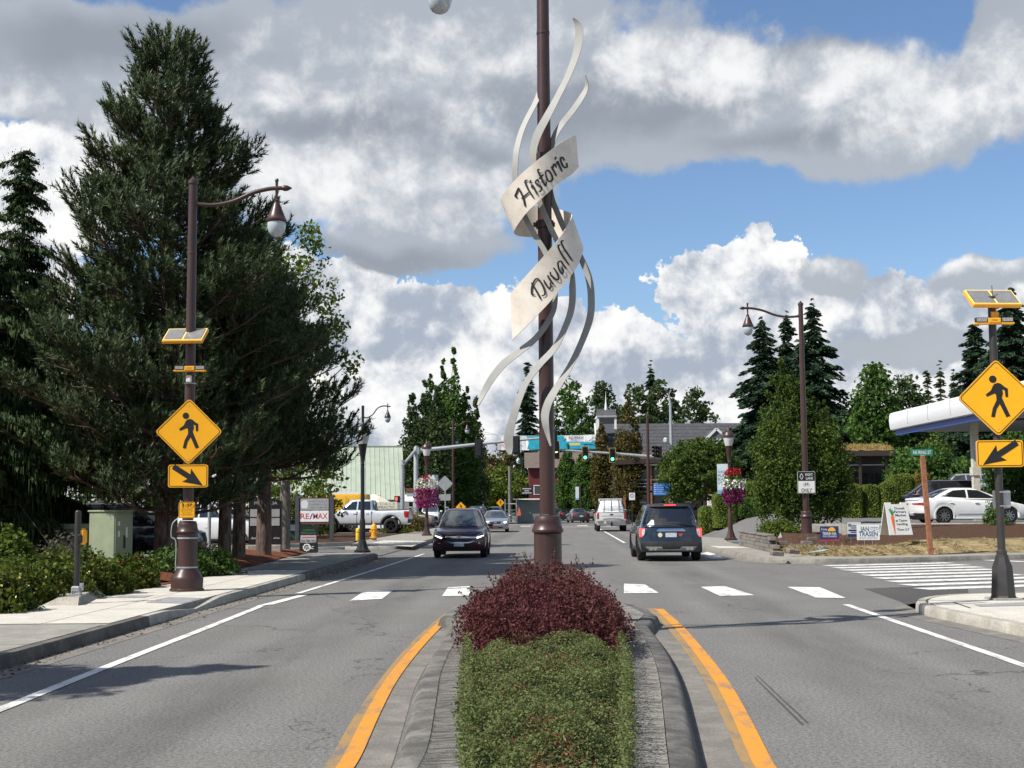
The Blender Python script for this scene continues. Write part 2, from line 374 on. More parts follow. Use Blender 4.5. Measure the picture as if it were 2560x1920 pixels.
# ------------------------------------------------------------------ ground, road, pavements
def asphalt(name, base, patch=.35, grain=1.):
    M = bpy.data.materials.new(name); M.use_nodes = True; t = NT(M.node_tree); t.N.clear()
    tc = t.new('ShaderNodeTexCoord'); P = tc.outputs['Object']
    b = t.new('ShaderNodeBsdfPrincipled'); o = t.new('ShaderNodeOutputMaterial'); t.L.new(b.outputs[0], o.inputs[0])
    g1 = t.noise(P, 30, 3, .7); g2 = t.noise(P, 90, 2, .6)
    gr = t.m('ADD', t.m('MULTIPLY', g1, .55), t.m('MULTIPLY', g2, .45))
    k = t.sm(gr, .32, .70)
    lo = [c * (1 - .62 * grain) for c in base]; hi = [c * (1 + .75 * grain) for c in base]
    c = t.mix(k, lo, hi)
    # wheel tracks and patches of older surface, long in the direction of travel
    Pl = t.v('MULTIPLY', P, (1, .12, 1)); big = t.noise(Pl, .9, 5, .6); blot = t.noise(P, .55, 5, .65)
    f = t.lin(t.m('ADD', t.m('MULTIPLY', big, .5), t.m('MULTIPLY', blot, .5)), .3, .7, 1 - patch * .5, 1 + patch * .42)
    c = t.v('SCALE', c, None); t.L.new(f, c.node.inputs['Scale'])
    # oil drip bands in the middle of each lane, paler wheel tracks either side
    sp_ = t.new('ShaderNodeSeparateXYZ'); t.put(sp_.inputs[0], P); u_ = t.m('ABSOLUTE', t.m('SUBTRACT', t.m('MULTIPLY', sp_.outputs[1], -.034), t.m('MULTIPLY', sp_.outputs[0], -1.0)))
    dl = t.m('ABSOLUTE', t.m('SUBTRACT', u_, 3.25)); band = t.sm(dl, .15, .75, 1, 0); trk = t.m('MULTIPLY', t.sm(t.m('ABSOLUTE', t.m('SUBTRACT', dl, .85)), .05, .40, 1, 0), .9)
    nb = t.sm(t.noise(t.v('MULTIPLY', P, (1, .18, 1)), 1.6, 5, .65), .3, .7)
    c = t.v('SCALE', c, None); t.L.new(t.m('ADD', 1.0, t.m('SUBTRACT', t.m('MULTIPLY', trk, .09), t.m('MULTIPLY', t.m('MULTIPLY', band, nb), .26 * min(1, patch / .35)))), c.node.inputs['Scale'])
    # tar-filled cracks
    v = t.new('ShaderNodeTexVoronoi', feature='DISTANCE_TO_EDGE'); t.put(v.inputs['Vector'], t.v('MULTIPLY_ADD', t.noise(P, .9, 4, .6, 1), (2.2, 2.2, 0), P)); v.inputs['Scale'].default_value = .16
    cr_ = t.m('MULTIPLY', t.sm(v.outputs[0], .0, .0045, 1, 0), t.sm(t.noise(P, .25, 2), .42, .55))
    c = t.mix(t.m('MULTIPLY', cr_, .7), c, (.018, .017, .016))
    # warm dust
    c = t.mix(t.m('MULTIPLY', t.sm(t.noise(P, .3, 4, .6), .45, .75), .20), c, (.17, .15, .12))
    t.put(b.inputs['Base Color'], c); b.inputs['Roughness'].default_value = .86; b.inputs['Specular IOR Level'].default_value = .28
    bp = t.new('ShaderNodeBump'); bp.inputs['Strength'].default_value = .5; bp.inputs['Distance'].default_value = .006
    t.put(bp.inputs['Height'], gr); t.L.new(bp.outputs[0], b.inputs['Normal']); return M
ASPH = asphalt('asphalt', (.150, .146, .136)); ASPH_L = asphalt('lot_asphalt', (.135, .133, .130), .3, .7)
ASPH_N = asphalt('new_asphalt_patch', (.068, .064, .060), .2, .7)
def concrete(name, col, stain=.3, groove=False, spots=None):
    M = bpy.data.materials.new(name); M.use_nodes = True; t = NT(M.node_tree); t.N.clear()
    tc = t.new('ShaderNodeTexCoord'); P = tc.outputs['Object']
    b = t.new('ShaderNodeBsdfPrincipled'); o = t.new('ShaderNodeOutputMaterial'); t.L.new(b.outputs[0], o.inputs[0])
    n = t.noise(P, 2.6, 8, .72); g = t.noise(P, 45, 4, .7)
    c = t.mix(t.sm(n, .35, .72), [q * (1 - stain) for q in col], [min(1, q * (1 + stain * .35)) for q in col])
    c = t.v('SCALE', c, None); t.L.new(t.lin(g, .25, .75, .68, 1.30), c.node.inputs['Scale'])
    if spots: c = t.mix(t.m('MULTIPLY', t.sm(t.noise(t.v('MULTIPLY', P, (1.6, .35, 1)), 1.3, 3, .6), .62, .70), spots[1]), c, spots[0])
    t.put(b.inputs['Base Color'], c); b.inputs['Roughness'].default_value = .88; b.inputs['Specular IOR Level'].default_value = .25
    bp = t.new('ShaderNodeBump'); bp.inputs['Distance'].default_value = .012; bp.inputs['Strength'].default_value = .5
    h = g
    if groove:
        h = t.m('ADD', t.m('MULTIPLY', t.noise(t.v('MULTIPLY', P, (1.1, 5, 1)), 4, 6, .7, dist=.4), 2.5), g); bp.inputs['Strength'].default_value = 1.; bp.inputs['Distance'].default_value = .022
        c2 = t.mix(t.sm(t.noise(t.v('MULTIPLY', P, (1.1, 5, 1)), 4, 6, .7, dist=.4), .36, .62), [q * .38 for q in col], [q * 1.1 for q in col]); t.put(b.inputs['Base Color'], c2)
    t.put(bp.inputs['Height'], h); t.L.new(bp.outputs[0], b.inputs['Normal']); return M
CONC = concrete('old_pavement_concrete', (.30, .285, .25), .22, spots=((.33, .17, .13), .3)); CONC_N = concrete('new_pavement_concrete', (.56, .53, .46), .14, spots=((.50, .33, .28), .35))
KERB = concrete('old_kerb_concrete', (.155, .145, .128), .42); KERB_N = concrete('new_kerb_concrete', (.40, .375, .32), .28)
KERB_M = concrete('median_kerb_concrete', (.175, .167, .150), .55); STAMP = concrete('stamped_concrete', (.31, .295, .265), .2, groove=True)
KERB_MID = concrete('weathered_kerb_concrete', (.27, .255, .22), .35)
GUTTER = concrete('gutter_concrete', (.215, .20, .175), .3)
def paint(name, col, wear=.25):
    M = bpy.data.materials.new(name); M.use_nodes = True; t = NT(M.node_tree); t.N.clear()
    tc = t.new('ShaderNodeTexCoord'); P = tc.outputs['Object']
    b = t.new('ShaderNodeBsdfPrincipled'); o = t.new('ShaderNodeOutputMaterial'); t.L.new(b.outputs[0], o.inputs[0])
    n = t.noise(t.v('MULTIPLY', P, (1, .3, 1)), 5, 6, .7); g = t.noise(P, 80, 2, .6)
    f = t.m('MULTIPLY', t.sm(t.m('ADD', n, t.m('MULTIPLY', g, .35)), .62, .86), wear * 2.2)
    c = t.mix(f, col, (.13, .125, .115)); c = t.v('SCALE', c, None); t.L.new(t.lin(n, .3, .7, .9, 1.06), c.node.inputs['Scale'])
    t.put(b.inputs['Base Color'], c); b.inputs['Roughness'].default_value = .8
    bp = t.new('ShaderNodeBump'); bp.inputs['Distance'].default_value = .006; bp.inputs['Strength'].default_value = .35
    t.put(bp.inputs['Height'], g); t.L.new(bp.outputs[0], b.inputs['Normal']); return M
PWHITE = paint('white_road_paint', (.70, .69, .65), .32); PYEL = paint('yellow_road_paint', (.62, .255, .02), .32); PYOLD = paint('worn_yellow_road_paint', (.33, .20, .07), .45)
MULCH = pm('bark_mulch', (.075, .042, .028), .95, var=.5, scale=16, bump=1., bscale=45, spec=.1)
MULCH_R = pm('red_bark_mulch', (.15, .058, .032), .95, var=.5, scale=16, bump=1., bscale=45, spec=.1)
DRYG = pm('dry_turf', (.30, .225, .12), .95, var=.3, scale=4, bump=.8, bscale=25, spec=.1, dirt=((.10, .105, .04), .9, .95))
EARTH = pm('earth', (.13, .10, .065), .95, var=.3, scale=.4)

def sheet(name, pts, z, mat, parent=None, th=.0):
    """flat polygon from plan points, optional thickness downwards"""
    n = len(pts); a = sum(pts[i][0] * pts[(i + 1) % n][1] - pts[(i + 1) % n][0] * pts[i][1] for i in range(n))
    if a < 0: pts = pts[::-1]
    b = MB()
    if th:
        v = [(p[0], p[1], z) for p in pts] + [(p[0], p[1], z - th) for p in pts]
        b.add(v, [tuple(range(n))] + [(i, i + n, (i + 1) % n + n, (i + 1) % n) for i in range(n)])
    else: b.add([(p[0], p[1], z) for p in pts], [tuple(range(n))])
    return b.build(name, mat, parent, 0)
def strip(pl, pr, z, mat, name, parent=None):
    b = MB(); v = []
    for l, r in zip(pl, pr): v += [(l[0], l[1], z), (r[0], r[1], z)]
    b.add(v, [(2 * i, 2 * i + 1, 2 * i + 3, 2 * i + 2) for i in range(len(pl) - 1)]); return b.build(name, mat, parent, 0)
def offset(pl, d):
    """shift a plan polyline to its right by d"""
    out = []
    for i, p in enumerate(pl):
        a = pl[max(0, i - 1)]; c = pl[min(len(pl) - 1, i + 1)]; tx, ty = c[0] - a[0], c[1] - a[1]; L = math.hypot(tx, ty) or 1
        out.append((p[0] + ty / L * d, p[1] - tx / L * d))
    return out
def resample(pl, step):
    pl = [Vector((p[0], p[1], 0)) for p in pl]; out = [tuple(pl[0][:2])]; acc = 0.
    for a, b in zip(pl[:-1], pl[1:]):
        L = (b - a).length; n = max(1, round(L / step))
        for i in range(1, n + 1): q = a.lerp(b, i / n); out.append((q.x, q.y))
    return out
def kerb(pl, parent, side, top=.15, w=.16, seg=1.6, matf=None, gutter=True, topf=None):
    """kerb of separate cast lengths along a polyline (road edge); side=+1: pavement lies to the right"""
    pl = resample(pl, .4); k = max(1, round(seg / .4)); i = 0; idx = 0
    while i < len(pl) - 1:
        q = pl[i:i + k + 1]
        if len(q) < 2: break
        a = q; c = offset(q, side * w); m = offset(q, side * .035); b = MB(); v = []
        for j in range(len(q)):
            h = topf(q[j]) if topf else top
            g = .006 if j in (0,) else 0
            v += [(a[j][0], a[j][1] + g, -.02), (a[j][0] + (m[j][0] - a[j][0]) * .35, a[j][1] + (m[j][1] - a[j][1]) * .35 + g, h - .03), (m[j][0], m[j][1] + g, h), (c[j][0], c[j][1] + g, h), (c[j][0], c[j][1] + g, -.02)]
        f = [(5 * j + r, 5 * j + r + 1, 5 * j + 6 + r, 5 * j + 5 + r) for j in range(len(q) - 1) for r in range(4)]
        if side < 0: f = [t[::-1] for t in f]
        f += [(0, 1, 2, 3, 4), tuple(5 * (len(q) - 1) + r for r in (4, 3, 2, 1, 0))]
        b.add(v, f); b.build('kerb_segment', matf(q[0], idx) if matf else KERB, parent, 40); i += k; idx += 1
    if gutter: strip(pl, offset(pl, -side * .34), .004, GUTTER, 'gutter', parent)
U = lambda u, Y: (u + ROADX(Y), Y)
ground = structure(sheet('ground', [(-900, -60), (900, -60), (900, 1600), (-900, 1600)], -.06, EARTH))
road = structure(sheet('road', [(-75, -14), (75, -14), (75, 330), (-75, 330)], 0, ASPH))
# ---- markings, all painted on the road
def mark(pts, mat, name, z=.008): return sheet(name, [(p[0], p[1]) for p in pts], z, mat, road)
def line(u, Y0, Y1, w, mat, name='edge_line', z=.008):
    pl = [U(u - w / 2, Y0 + (Y1 - Y0) * i / 8) for i in range(9)]; pr = [U(u + w / 2, Y0 + (Y1 - Y0) * i / 8) for i in range(9)]
    return strip(pl, pr, z, mat, name, road)
def pxline(pts, w, mat, name, z=.008, n=8):
    P = cr([[*G(x, y).xy] for x, y in pts], n); P = [tuple(p) for p in P]; return strip(offset(P, -w / 2), offset(P, w / 2), z, mat, name, road)
pxline([(-150, 1832), (0, 1775), (300, 1655), (500, 1577), (655, 1515)], .13, PWHITE, 'edge_line')
pxline([(745, 1484), (830, 1458), (940, 1424), (1060, 1385)], .12, PWHITE, 'edge_line')
pxline([(2115, 1512), (2330, 1586), (2560, 1665), (2800, 1752)], .13, PWHITE, 'edge_line')
for q in ([(640, 1516), (684, 1512), (775, 1487), (745, 1489)], [(873, 1503), (955, 1498), (984, 1476), (912, 1479)], [(1105, 1491), (1175, 1490), (1175, 1466), (1120, 1469)],
          [(1560, 1484), (1647, 1483), (1612, 1462), (1560, 1460)], [(1752, 1468), (1812, 1466), (1886, 1489), (1800, 1491)], [(1968, 1468), (2050, 1469), (2115, 1496), (2040, 1495)]):
    mark([G(*p) for p in q], PWHITE, 'crosswalk_stripe', .0085)
# zebra bars across the side street: long in the direction the side street runs
b0, b1 = G(2067, 1415), G(2303, 1473)
for i in range(9):
    a = b0.lerp(b1, (i / 8) ** 1.0); L = 4.1 + .15 * math.sin(i); dx, dy = Vector((.945, .32)).normalized()
    nx, ny = -dy, dx; w = .30
    mark([(a.x - nx * w, a.y - ny * w), (a.x + dx * L - nx * w, a.y + dy * L - ny * w), (a.x + dx * L + nx * w, a.y + dy * L + ny * w), (a.x + nx * w, a.y + ny * w)], PWHITE, 'crosswalk_stripe')
pxline([(2455, 1400), (2520, 1403), (2700, 1410)], .45, PWHITE, 'stop_line')
for d in (-.09, .12): line(-.62 + d, 60.5, 103, .10, PYEL, 'centre_line')
line(3.05, 61, 104, .13, PWHITE, 'lane_line'); 
for Y in (68, 78): line(-.1, Y, Y + 1.1, .1, PWHITE, 'lane_dash')
mark([U(-.4, 106.5), U(6, 106.5), U(6, 107.3), U(-.4, 107.3)], PWHITE, 'stop_line')
mark([U(-6, 122), U(-.5, 118), U(-.5, 118.8), U(-6, 122.8)], PWHITE, 'stop_line')
for k in range(5): mark([U(-5.6 + k * 2.4, 111), U(-4.7 + k * 2.4, 111), U(-4.7 + k * 2.4, 114), U(-5.6 + k * 2.4, 114)], PWHITE, 'crosswalk_stripe')
# bicycle lane mark beyond the corner
for q in ([(1752, 1384), (1768, 1380), (1790, 1386), (1775, 1389)], [(1760, 1391), (1800, 1391), (1815, 1397), (1778, 1397)]): mark([G(*p) for p in q], PWHITE, 'bike_lane_mark')
# darker new patch by the corner, skid mark
mark([G(*p) for p in ((2160, 1472), (2300, 1466), (2420, 1470), (2420, 1500), (2300, 1527), (2280, 1520), (2250, 1504), (2200, 1486))], ASPH_N, 'asphalt_patch', .004)
mark([G(*p) for p in ((1885, 1695), (1888, 1694), (2010, 1812), (2004, 1814))], ASPH_N, 'skid_mark', .004)
mark([G(*p) for p in ((1892, 1690), (1894, 1689), (2022, 1808), (2018, 1810))], ASPH_N, 'skid_mark', .0045)
# ---- left pavement
pave = structure(sheet('pavement', [U(-6.26, -12), U(-6.26, 44.6), U(-6.9, 46.2), U(-8.5, 46.6), U(-8.75, 44), U(-8.3, 36), U(-8.2, 28), U(-8.4, 24.6), U(-8.8, 21), U(-9.4, 17), U(-9.6, 10), U(-9.6, -12)], .15, CONC, None, .2))
# newer pale slabs round the crossing, built as separate slabs with open joints
def slab(y0, y1, u0, u1, m=CONC_N): sheet('pavement_slab', [U(u0, y0 + .012), U(u1, y0 + .012), U(u1, y1 - .012), U(u0, y1 - .012)], .158, m, pave)
for y0, y1, um in ((18.6, 21.2, -9.0), (21.2, 24.4, -8.5), (24.4, 27.6, -8.2), (27.6, 30.8, -8.15), (30.8, 33.8, -8.2)):
    slab(y0, y1, um, -7.22); slab(y0, y1, -7.2, -6.27)
for y0 in np.arange(34, 45, 2.6): slab(y0, min(y0 + 2.6, 45), -8.3, -7.4, CONC); slab(y0, min(y0 + 2.6, 45), -7.38, -6.27, CONC)
for y0 in np.arange(8, 18.4, 2.6): slab(y0, min(18.58, y0 + 2.6), -9.3, -7.9, CONC); slab(y0, min(18.58, y0 + 2.6), -7.88, -6.27, CONC)
TACT = pm('grey_tactile_plate', (.27, .27, .28), .8, bump=.4, bscale=90)
sheet('tactile_plate', [U(-7.0, 22.6), U(-6.3, 22.3), U(-6.3, 23.6), U(-7.0, 23.9)], .163, TACT, pave)
sheet('tactile_plate', [U(-8.0, 23.8), U(-7.4, 23.8), U(-7.4, 24.4), U(-8.0, 24.4)], .163, TACT, pave)
kl = [U(-6.1, y) for y in np.arange(-12, 45.1, 1.9)] + [U(-6.25, 45.6), U(-6.7, 46.4), U(-7.4, 46.9), U(-8.4, 47.1)]
def ktop(p):
    y = p[1]; return .15 - .10 * max(0, 1 - abs(y - 22.6) / 1.7)
kerb(kl, pave, -1, matf=lambda p, i: KERB_N if 18.4 < p[1] < 31 else KERB, topf=ktop)
# low kerb wedge that protects the push-button post
wb = MB(); q = [G(*p, .158) for p in ((100, 1514), (195, 1514), (266, 1490), (250, 1482), (140, 1497))]
v = [(p.x, p.y, .15) for p in q] + [(q[0].x + .25, q[0].y + .05, .27), (q[1].x - .02, q[1].y + .1, .29), (q[2].x - .2, q[2].y, .29), (q[3].x - .1, q[3].y, .29), (q[4].x + .1, q[4].y, .27)]
wb.add(v, [(5, 6, 7, 8, 9)] + [(i, (i + 1) % 5, (i + 1) % 5 + 5, i + 5) for i in range(5)]); wb.build('kerb_wedge', KERB_N, pave, 30)
# planting bed behind the pavement, driveway, second pavement
bed = structure(sheet('planting_bed', [U(-8.42, 24.7), U(-8.22, 28.1), U(-8.32, 36), U(-8.77, 44), U(-8.9, 46.2), U(-10.6, 45.8), U(-15, 40), U(-19, 33), U(-22, 18), U(-9.62, 10), U(-9.42, 17), U(-8.82, 21)], .16, MULCH_R, None, .2))
mound = MB(); nn = 24
for i in range(nn + 1):
    for j in range(9):
        yy = 25.2 + (46 - 25.2) * i / nn; u = -8.5 - .15 * (yy > 40) - 3.2 * j / 8; mound.v.append((u + ROADX(yy), yy, .165 + .22 * math.sin(math.pi * j / 8) ** .7 * (1 - .5 * abs(i / nn - .5)) + .03 * math.sin(i * 2.1 + j) )); mound.n += 1
mound.f = [(i * 9 + j, (i + 1) * 9 + j, (i + 1) * 9 + j + 1, i * 9 + j + 1) for i in range(nn) for j in range(8)]
mound.f = [f[::-1] for f in mound.f]; mound.build('mulch_mound', MULCH_R, bed, 60)
lotl = structure(sheet('car_park', [(-75, 34), (-19, 33), (-14.6, 40), (-10, 46.6), U(-6.3, 47.2), U(-6.3, 54), (-9, 54.6), (-9.5, 57.5), (-15, 58), (-20, 62), (-24, 110), (-75, 110)], .02, ASPH_L, None, 0))
far_pave = structure(sheet('far_pavement', [U(-6.1, 54.6), U(-6.1, 106), U(-9, 106), U(-9.3, 62), U(-8.9, 57), U(-7.2, 54.2)], .15, CONC, None, .2))
sheet('pavement_slab', [G(x, y, .156).xy[:] for x, y in ((912, 1361), (1030, 1366.5), (1066, 1353), (960, 1351))], .158, CONC_N, far_pave)
kerb([U(-8.6, 53.6), U(-7.6, 53.5), U(-6.6, 53.8), U(-6.1, 54.8)] + [U(-6.1, y) for y in np.arange(56, 107, 2)], far_pave, -1, matf=lambda p, i: KERB_N)
isl = structure(sheet('planting_island', [(-16, 55), (-10.9, 56), (-10.1, 57.3), (-8.2, 59), (-7.3, 60.5), (-7.2, 62), (-6.6, 78), (-9.5, 80), (-22, 80), (-22, 58)], .17, MULCH, None, .2))
kerb([(-16, 54.9), (-10.9, 55.9), (-10.05, 57.2), (-8.15, 58.9), (-7.2, 60.4)], isl, -1, top=.17, gutter=False, matf=lambda p, i: KERB_N)
# ---- right: near corner island
nr = structure(sheet('corner_pavement', [U(6.26, -12), U(6.26, 17.6)] + [(6.75 + 1.75 + 1.9 * math.cos(a), 20.6 + 2.9 * math.sin(a)) for a in np.linspace(R(188), R(92), 9)] + [(20, 25.4), (40, 29), (40, -12)], .15, CONC_N, None, .2))
cpl = [U(6.1, y) for y in np.arange(-12, 17, 1.6)] + [(6.67 + 1.8 + 2.08 * math.cos(a), 20.6 + 3.06 * math.sin(a)) for a in np.linspace(R(190), R(93), 10)] + [(14, 24.4), (20, 25.6), (40, 29.2)]
kerb(cpl, nr, 1, matf=lambda p, i: KERB_N)
sheet('pavement_slab', [U(6.27, -12), U(6.27, 15.6), (12, 15.6), (12, -12)], .154, CONC, nr)
mark([G(*p) for p in ((2312, 1513), (2360, 1500), (2366, 1535), (2400, 1548), (2340, 1535))], GUTTER, 'gutter', .006)
sheet('tactile_plate', [G(*p, .15).xy[:] for p in ((2433, 1512), (2560, 1506), (2580, 1514), (2450, 1517))], .156, TACT, nr)
sheet('joint', [G(*p, .15).xy[:] for p in ((2380, 1506), (2384, 1505), (2428, 1520), (2424, 1521))], .155, KERB, nr)
# ---- right: pavement beyond the side street, berm, lot
kr = [U(5.9, 66), U(5.85, 60), U(5.75, 52.8), U(5.85, 47.5), (7.35, 43.5), (7.32, 40.8), (7.7, 39.3), (8.8, 38.7), (10.4, 38.9), (12.2, 39.5), (16.2, 41.0), (30, 45.5), (60, 56)]
inn = [(10.9, 66), (9.6, 60), (9.0, 53.9), (8.84, 46), (8.8, 42.6), (9.2, 40.6), (10.2, 40.1), (12.2, 40.8), (16.6, 42.5), (30, 47), (60, 57.5)]
inn = [tuple(p) for p in cr(inn, 4)]; krs = [tuple(p) for p in cr(kr, 4)]
fr = structure(sheet('right_pavement', offset(krs, -.16) + inn[::-1], .15, CONC, None, .2))
kerb(krs, fr, -1, matf=lambda p, i: KERB_MID)
sheet('pavement_slab', [G(*p, .15).xy[:] for p in ((1772, 1365), (1830, 1366), (1880, 1370), (1800, 1371))], .155, CONC_N, fr)
def zlot(x, y):
    x0 = 10.6 - 1.8 * min(1, max(0, (y - 60) / 5)) + .35 * max(0, min(y, 80) - 70) + .18 * max(0, y - 80)
    s = min(1, max(0, (x - x0) / 3.8)); s = s * s * (3 - 2 * s); q = min(y, 97)
    return .02 + s * (.80 + .026 * max(0, q - 50) + .02 * max(0, q - 74) + .024 * max(0, q - 70))
def grid(name, x0, x1, y0, y1, nx, ny, zf, mat, parent=None):
    xs = np.linspace(x0, x1, nx + 1); ys = np.linspace(y0, y1, ny + 1)
    V = [(x, y, zf(x, y)) for y in ys for x in xs]; Fa = [(j * (nx + 1) + i, j * (nx + 1) + i + 1, (j + 1) * (nx + 1) + i + 1, (j + 1) * (nx + 1) + i) for j in range(ny) for i in range(nx)]
    return npmesh(name, V, Fa, mat, parent, True)
lotr = structure(grid('upper_car_park', 8.3, 74, 50.2, 140, 60, 40, zlot, ASPH_L))
# berm between the pavement and the lot: dry turf below, mulch above
def berm(t0, t1, mat, name, zt, bump):
    m = len(inn); top = []
    for p in inn: top.append((max(p[0] + .4, 10.6) if p[1] < 50 else p[0] + .6, max(p[1] + .8, 50.35 + max(0, p[0] - 16) * .02)))
    b = MB(); nj = 10; st = [i for i, p in enumerate(inn) if p[0] > 8.5 and p[1] < 49.5]
    for i in st:
        for j in range(nj + 1):
            t = t0 + (t1 - t0) * j / nj; x = inn[i][0] * (1 - t) + top[i][0] * t; y = inn[i][1] * (1 - t) + top[i][1] * t
            zz = .152 + (zlot(max(x, 12.5), 50.3) + .10 - .15) * (t ** .8 if t > 0 else 0); b.v.append((x, y, zz + bump * math.sin(x * 2.3 + y * 1.7) * math.sin(math.pi * min(1, t * 3)))); b.n += 1
    b.f = [(i * (nj + 1) + j, (i + 1) * (nj + 1) + j, (i + 1) * (nj + 1) + j + 1, i * (nj + 1) + j + 1) for i in range(len(st) - 1) for j in range(nj)]
    return structure(b.build(name, mat, None, 60)), b
turf, tb = berm(0., .40, DRYG, 'dry_grass_verge', 0, .03)
mul, mb_ = berm(.40, 1., MULCH, 'mulch_bank', 0, .03)
kerb([(10.9, 50.2), (14, 50.4), (20, 50.55), (40, 51), (70, 51.6)], lotr, -1, top=.98, w=.15, gutter=False, matf=lambda p, i: KERB_N)
# ---- median
def mside(pts): return cr([[*G(x, y).xy] for x, y in pts], 6)
mR = mside([(1775, 2000), (1755, 1920), (1735, 1830), (1713, 1740), (1690, 1680), (1660, 1630), (1630, 1590)]); mL = mside([(940, 2000), (985, 1920), (1020, 1800), (1043, 1720), (1080, 1650), (1110, 1605), (1135, 1575)])
def profile(P, side, rows, name, mat, parent):
    P = [tuple(p) for p in P]; b = MB(); k = len(rows)
    rl = [offset(P, side * d) for d, z in rows]
    for i in range(len(P)):
        for (d, z), r in zip(rows, rl): b.v.append((r[i][0], r[i][1], z)); b.n += 1
    b.f = [(i * k + j, i * k + j + 1, (i + 1) * k + j + 1, (i + 1) * k + j) for i in range(len(P) - 1) for j in range(k - 1)]
    if side > 0: b.f = [f[::-1] for f in b.f]
    return b.build(name, mat, parent, 40)
nose = [(x, y) for x, y in [(-1.02, 19.5), (-.9, 21.5), (-.4, 23.2), (.4, 23.8), (1.3, 23.2), (1.9, 21.6), (2.05, 19.5)]]
med = structure(sheet('median', [(-.55, -12), (-.5, 8), (-.62, 13)] + [(x * .8 + .1, y - .3) for x, y in nose] + [(1.45, 13), (1.1, 8), (1.0, -12)], .12, MULCH, None, .1))
PL = [(mL[0][0] + .1, -12), (mL[0][0] + .04, 3)] + [tuple(p) for p in mL] + [(nose[0][0] - .1, 19.5), (nose[1][0] - .1, 21.6), (nose[2][0], 23.4), (nose[3][0], 24)]
PR = [(mR[0][0] - .3, -12), (mR[0][0] - .04, 3)] + [tuple(p) for p in mR] + [(nose[6][0] + .1, 19.5), (nose[5][0] + .1, 21.6), (nose[4][0], 23.4), (nose[3][0], 24)]
KR = [(0, -.02), (.02, .05), (.05, .12), (.09, .145), (.23, .155)]
profile(PL, 1, KR, 'median_kerb', KERB_M, med); profile(PR, -1, KR, 'median_kerb', KERB_M, med)
profile(PL, 1, [(.236, .16), (.25, .15), (.54, .165), (.56, .10)], 'stamped_border', STAMP, med)
profile(PR, -1, [(.236, .16), (.25, .15), (.52, .165), (.54, .10)], 'stamped_border', STAMP, med)
strip(offset([tuple(p) for p in mL], -.02), offset([tuple(p) for p in mL], -.36), .004, GUTTER, 'gutter', road); strip(offset([tuple(p) for p in mR], .02), offset([tuple(p) for p in mR], .36), .004, GUTTER, 'gutter', road)
pxline([(800, 1990), (872, 1908), (930, 1790), (980, 1700), (1040, 1624), (1100, 1562), (1142, 1527)], .125, PYEL, 'yellow_line', .012)
pxline([(780, 1990), (845, 1915), (910, 1795), (975, 1695), (1032, 1622), (1090, 1564), (1125, 1535)], .17, PYOLD, 'old_yellow_line')
pxline([(1960, 1990), (1905, 1905), (1850, 1790), (1800, 1700), (1740, 1620), (1690, 1562), (1648, 1524)], .14, PYEL, 'yellow_line', .012)
pxline([(1940, 1990), (1880, 1905), (1828, 1795), (1778, 1700), (1722, 1620), (1672, 1562), (1628, 1522)], .15, PYOLD, 'old_yellow_line')
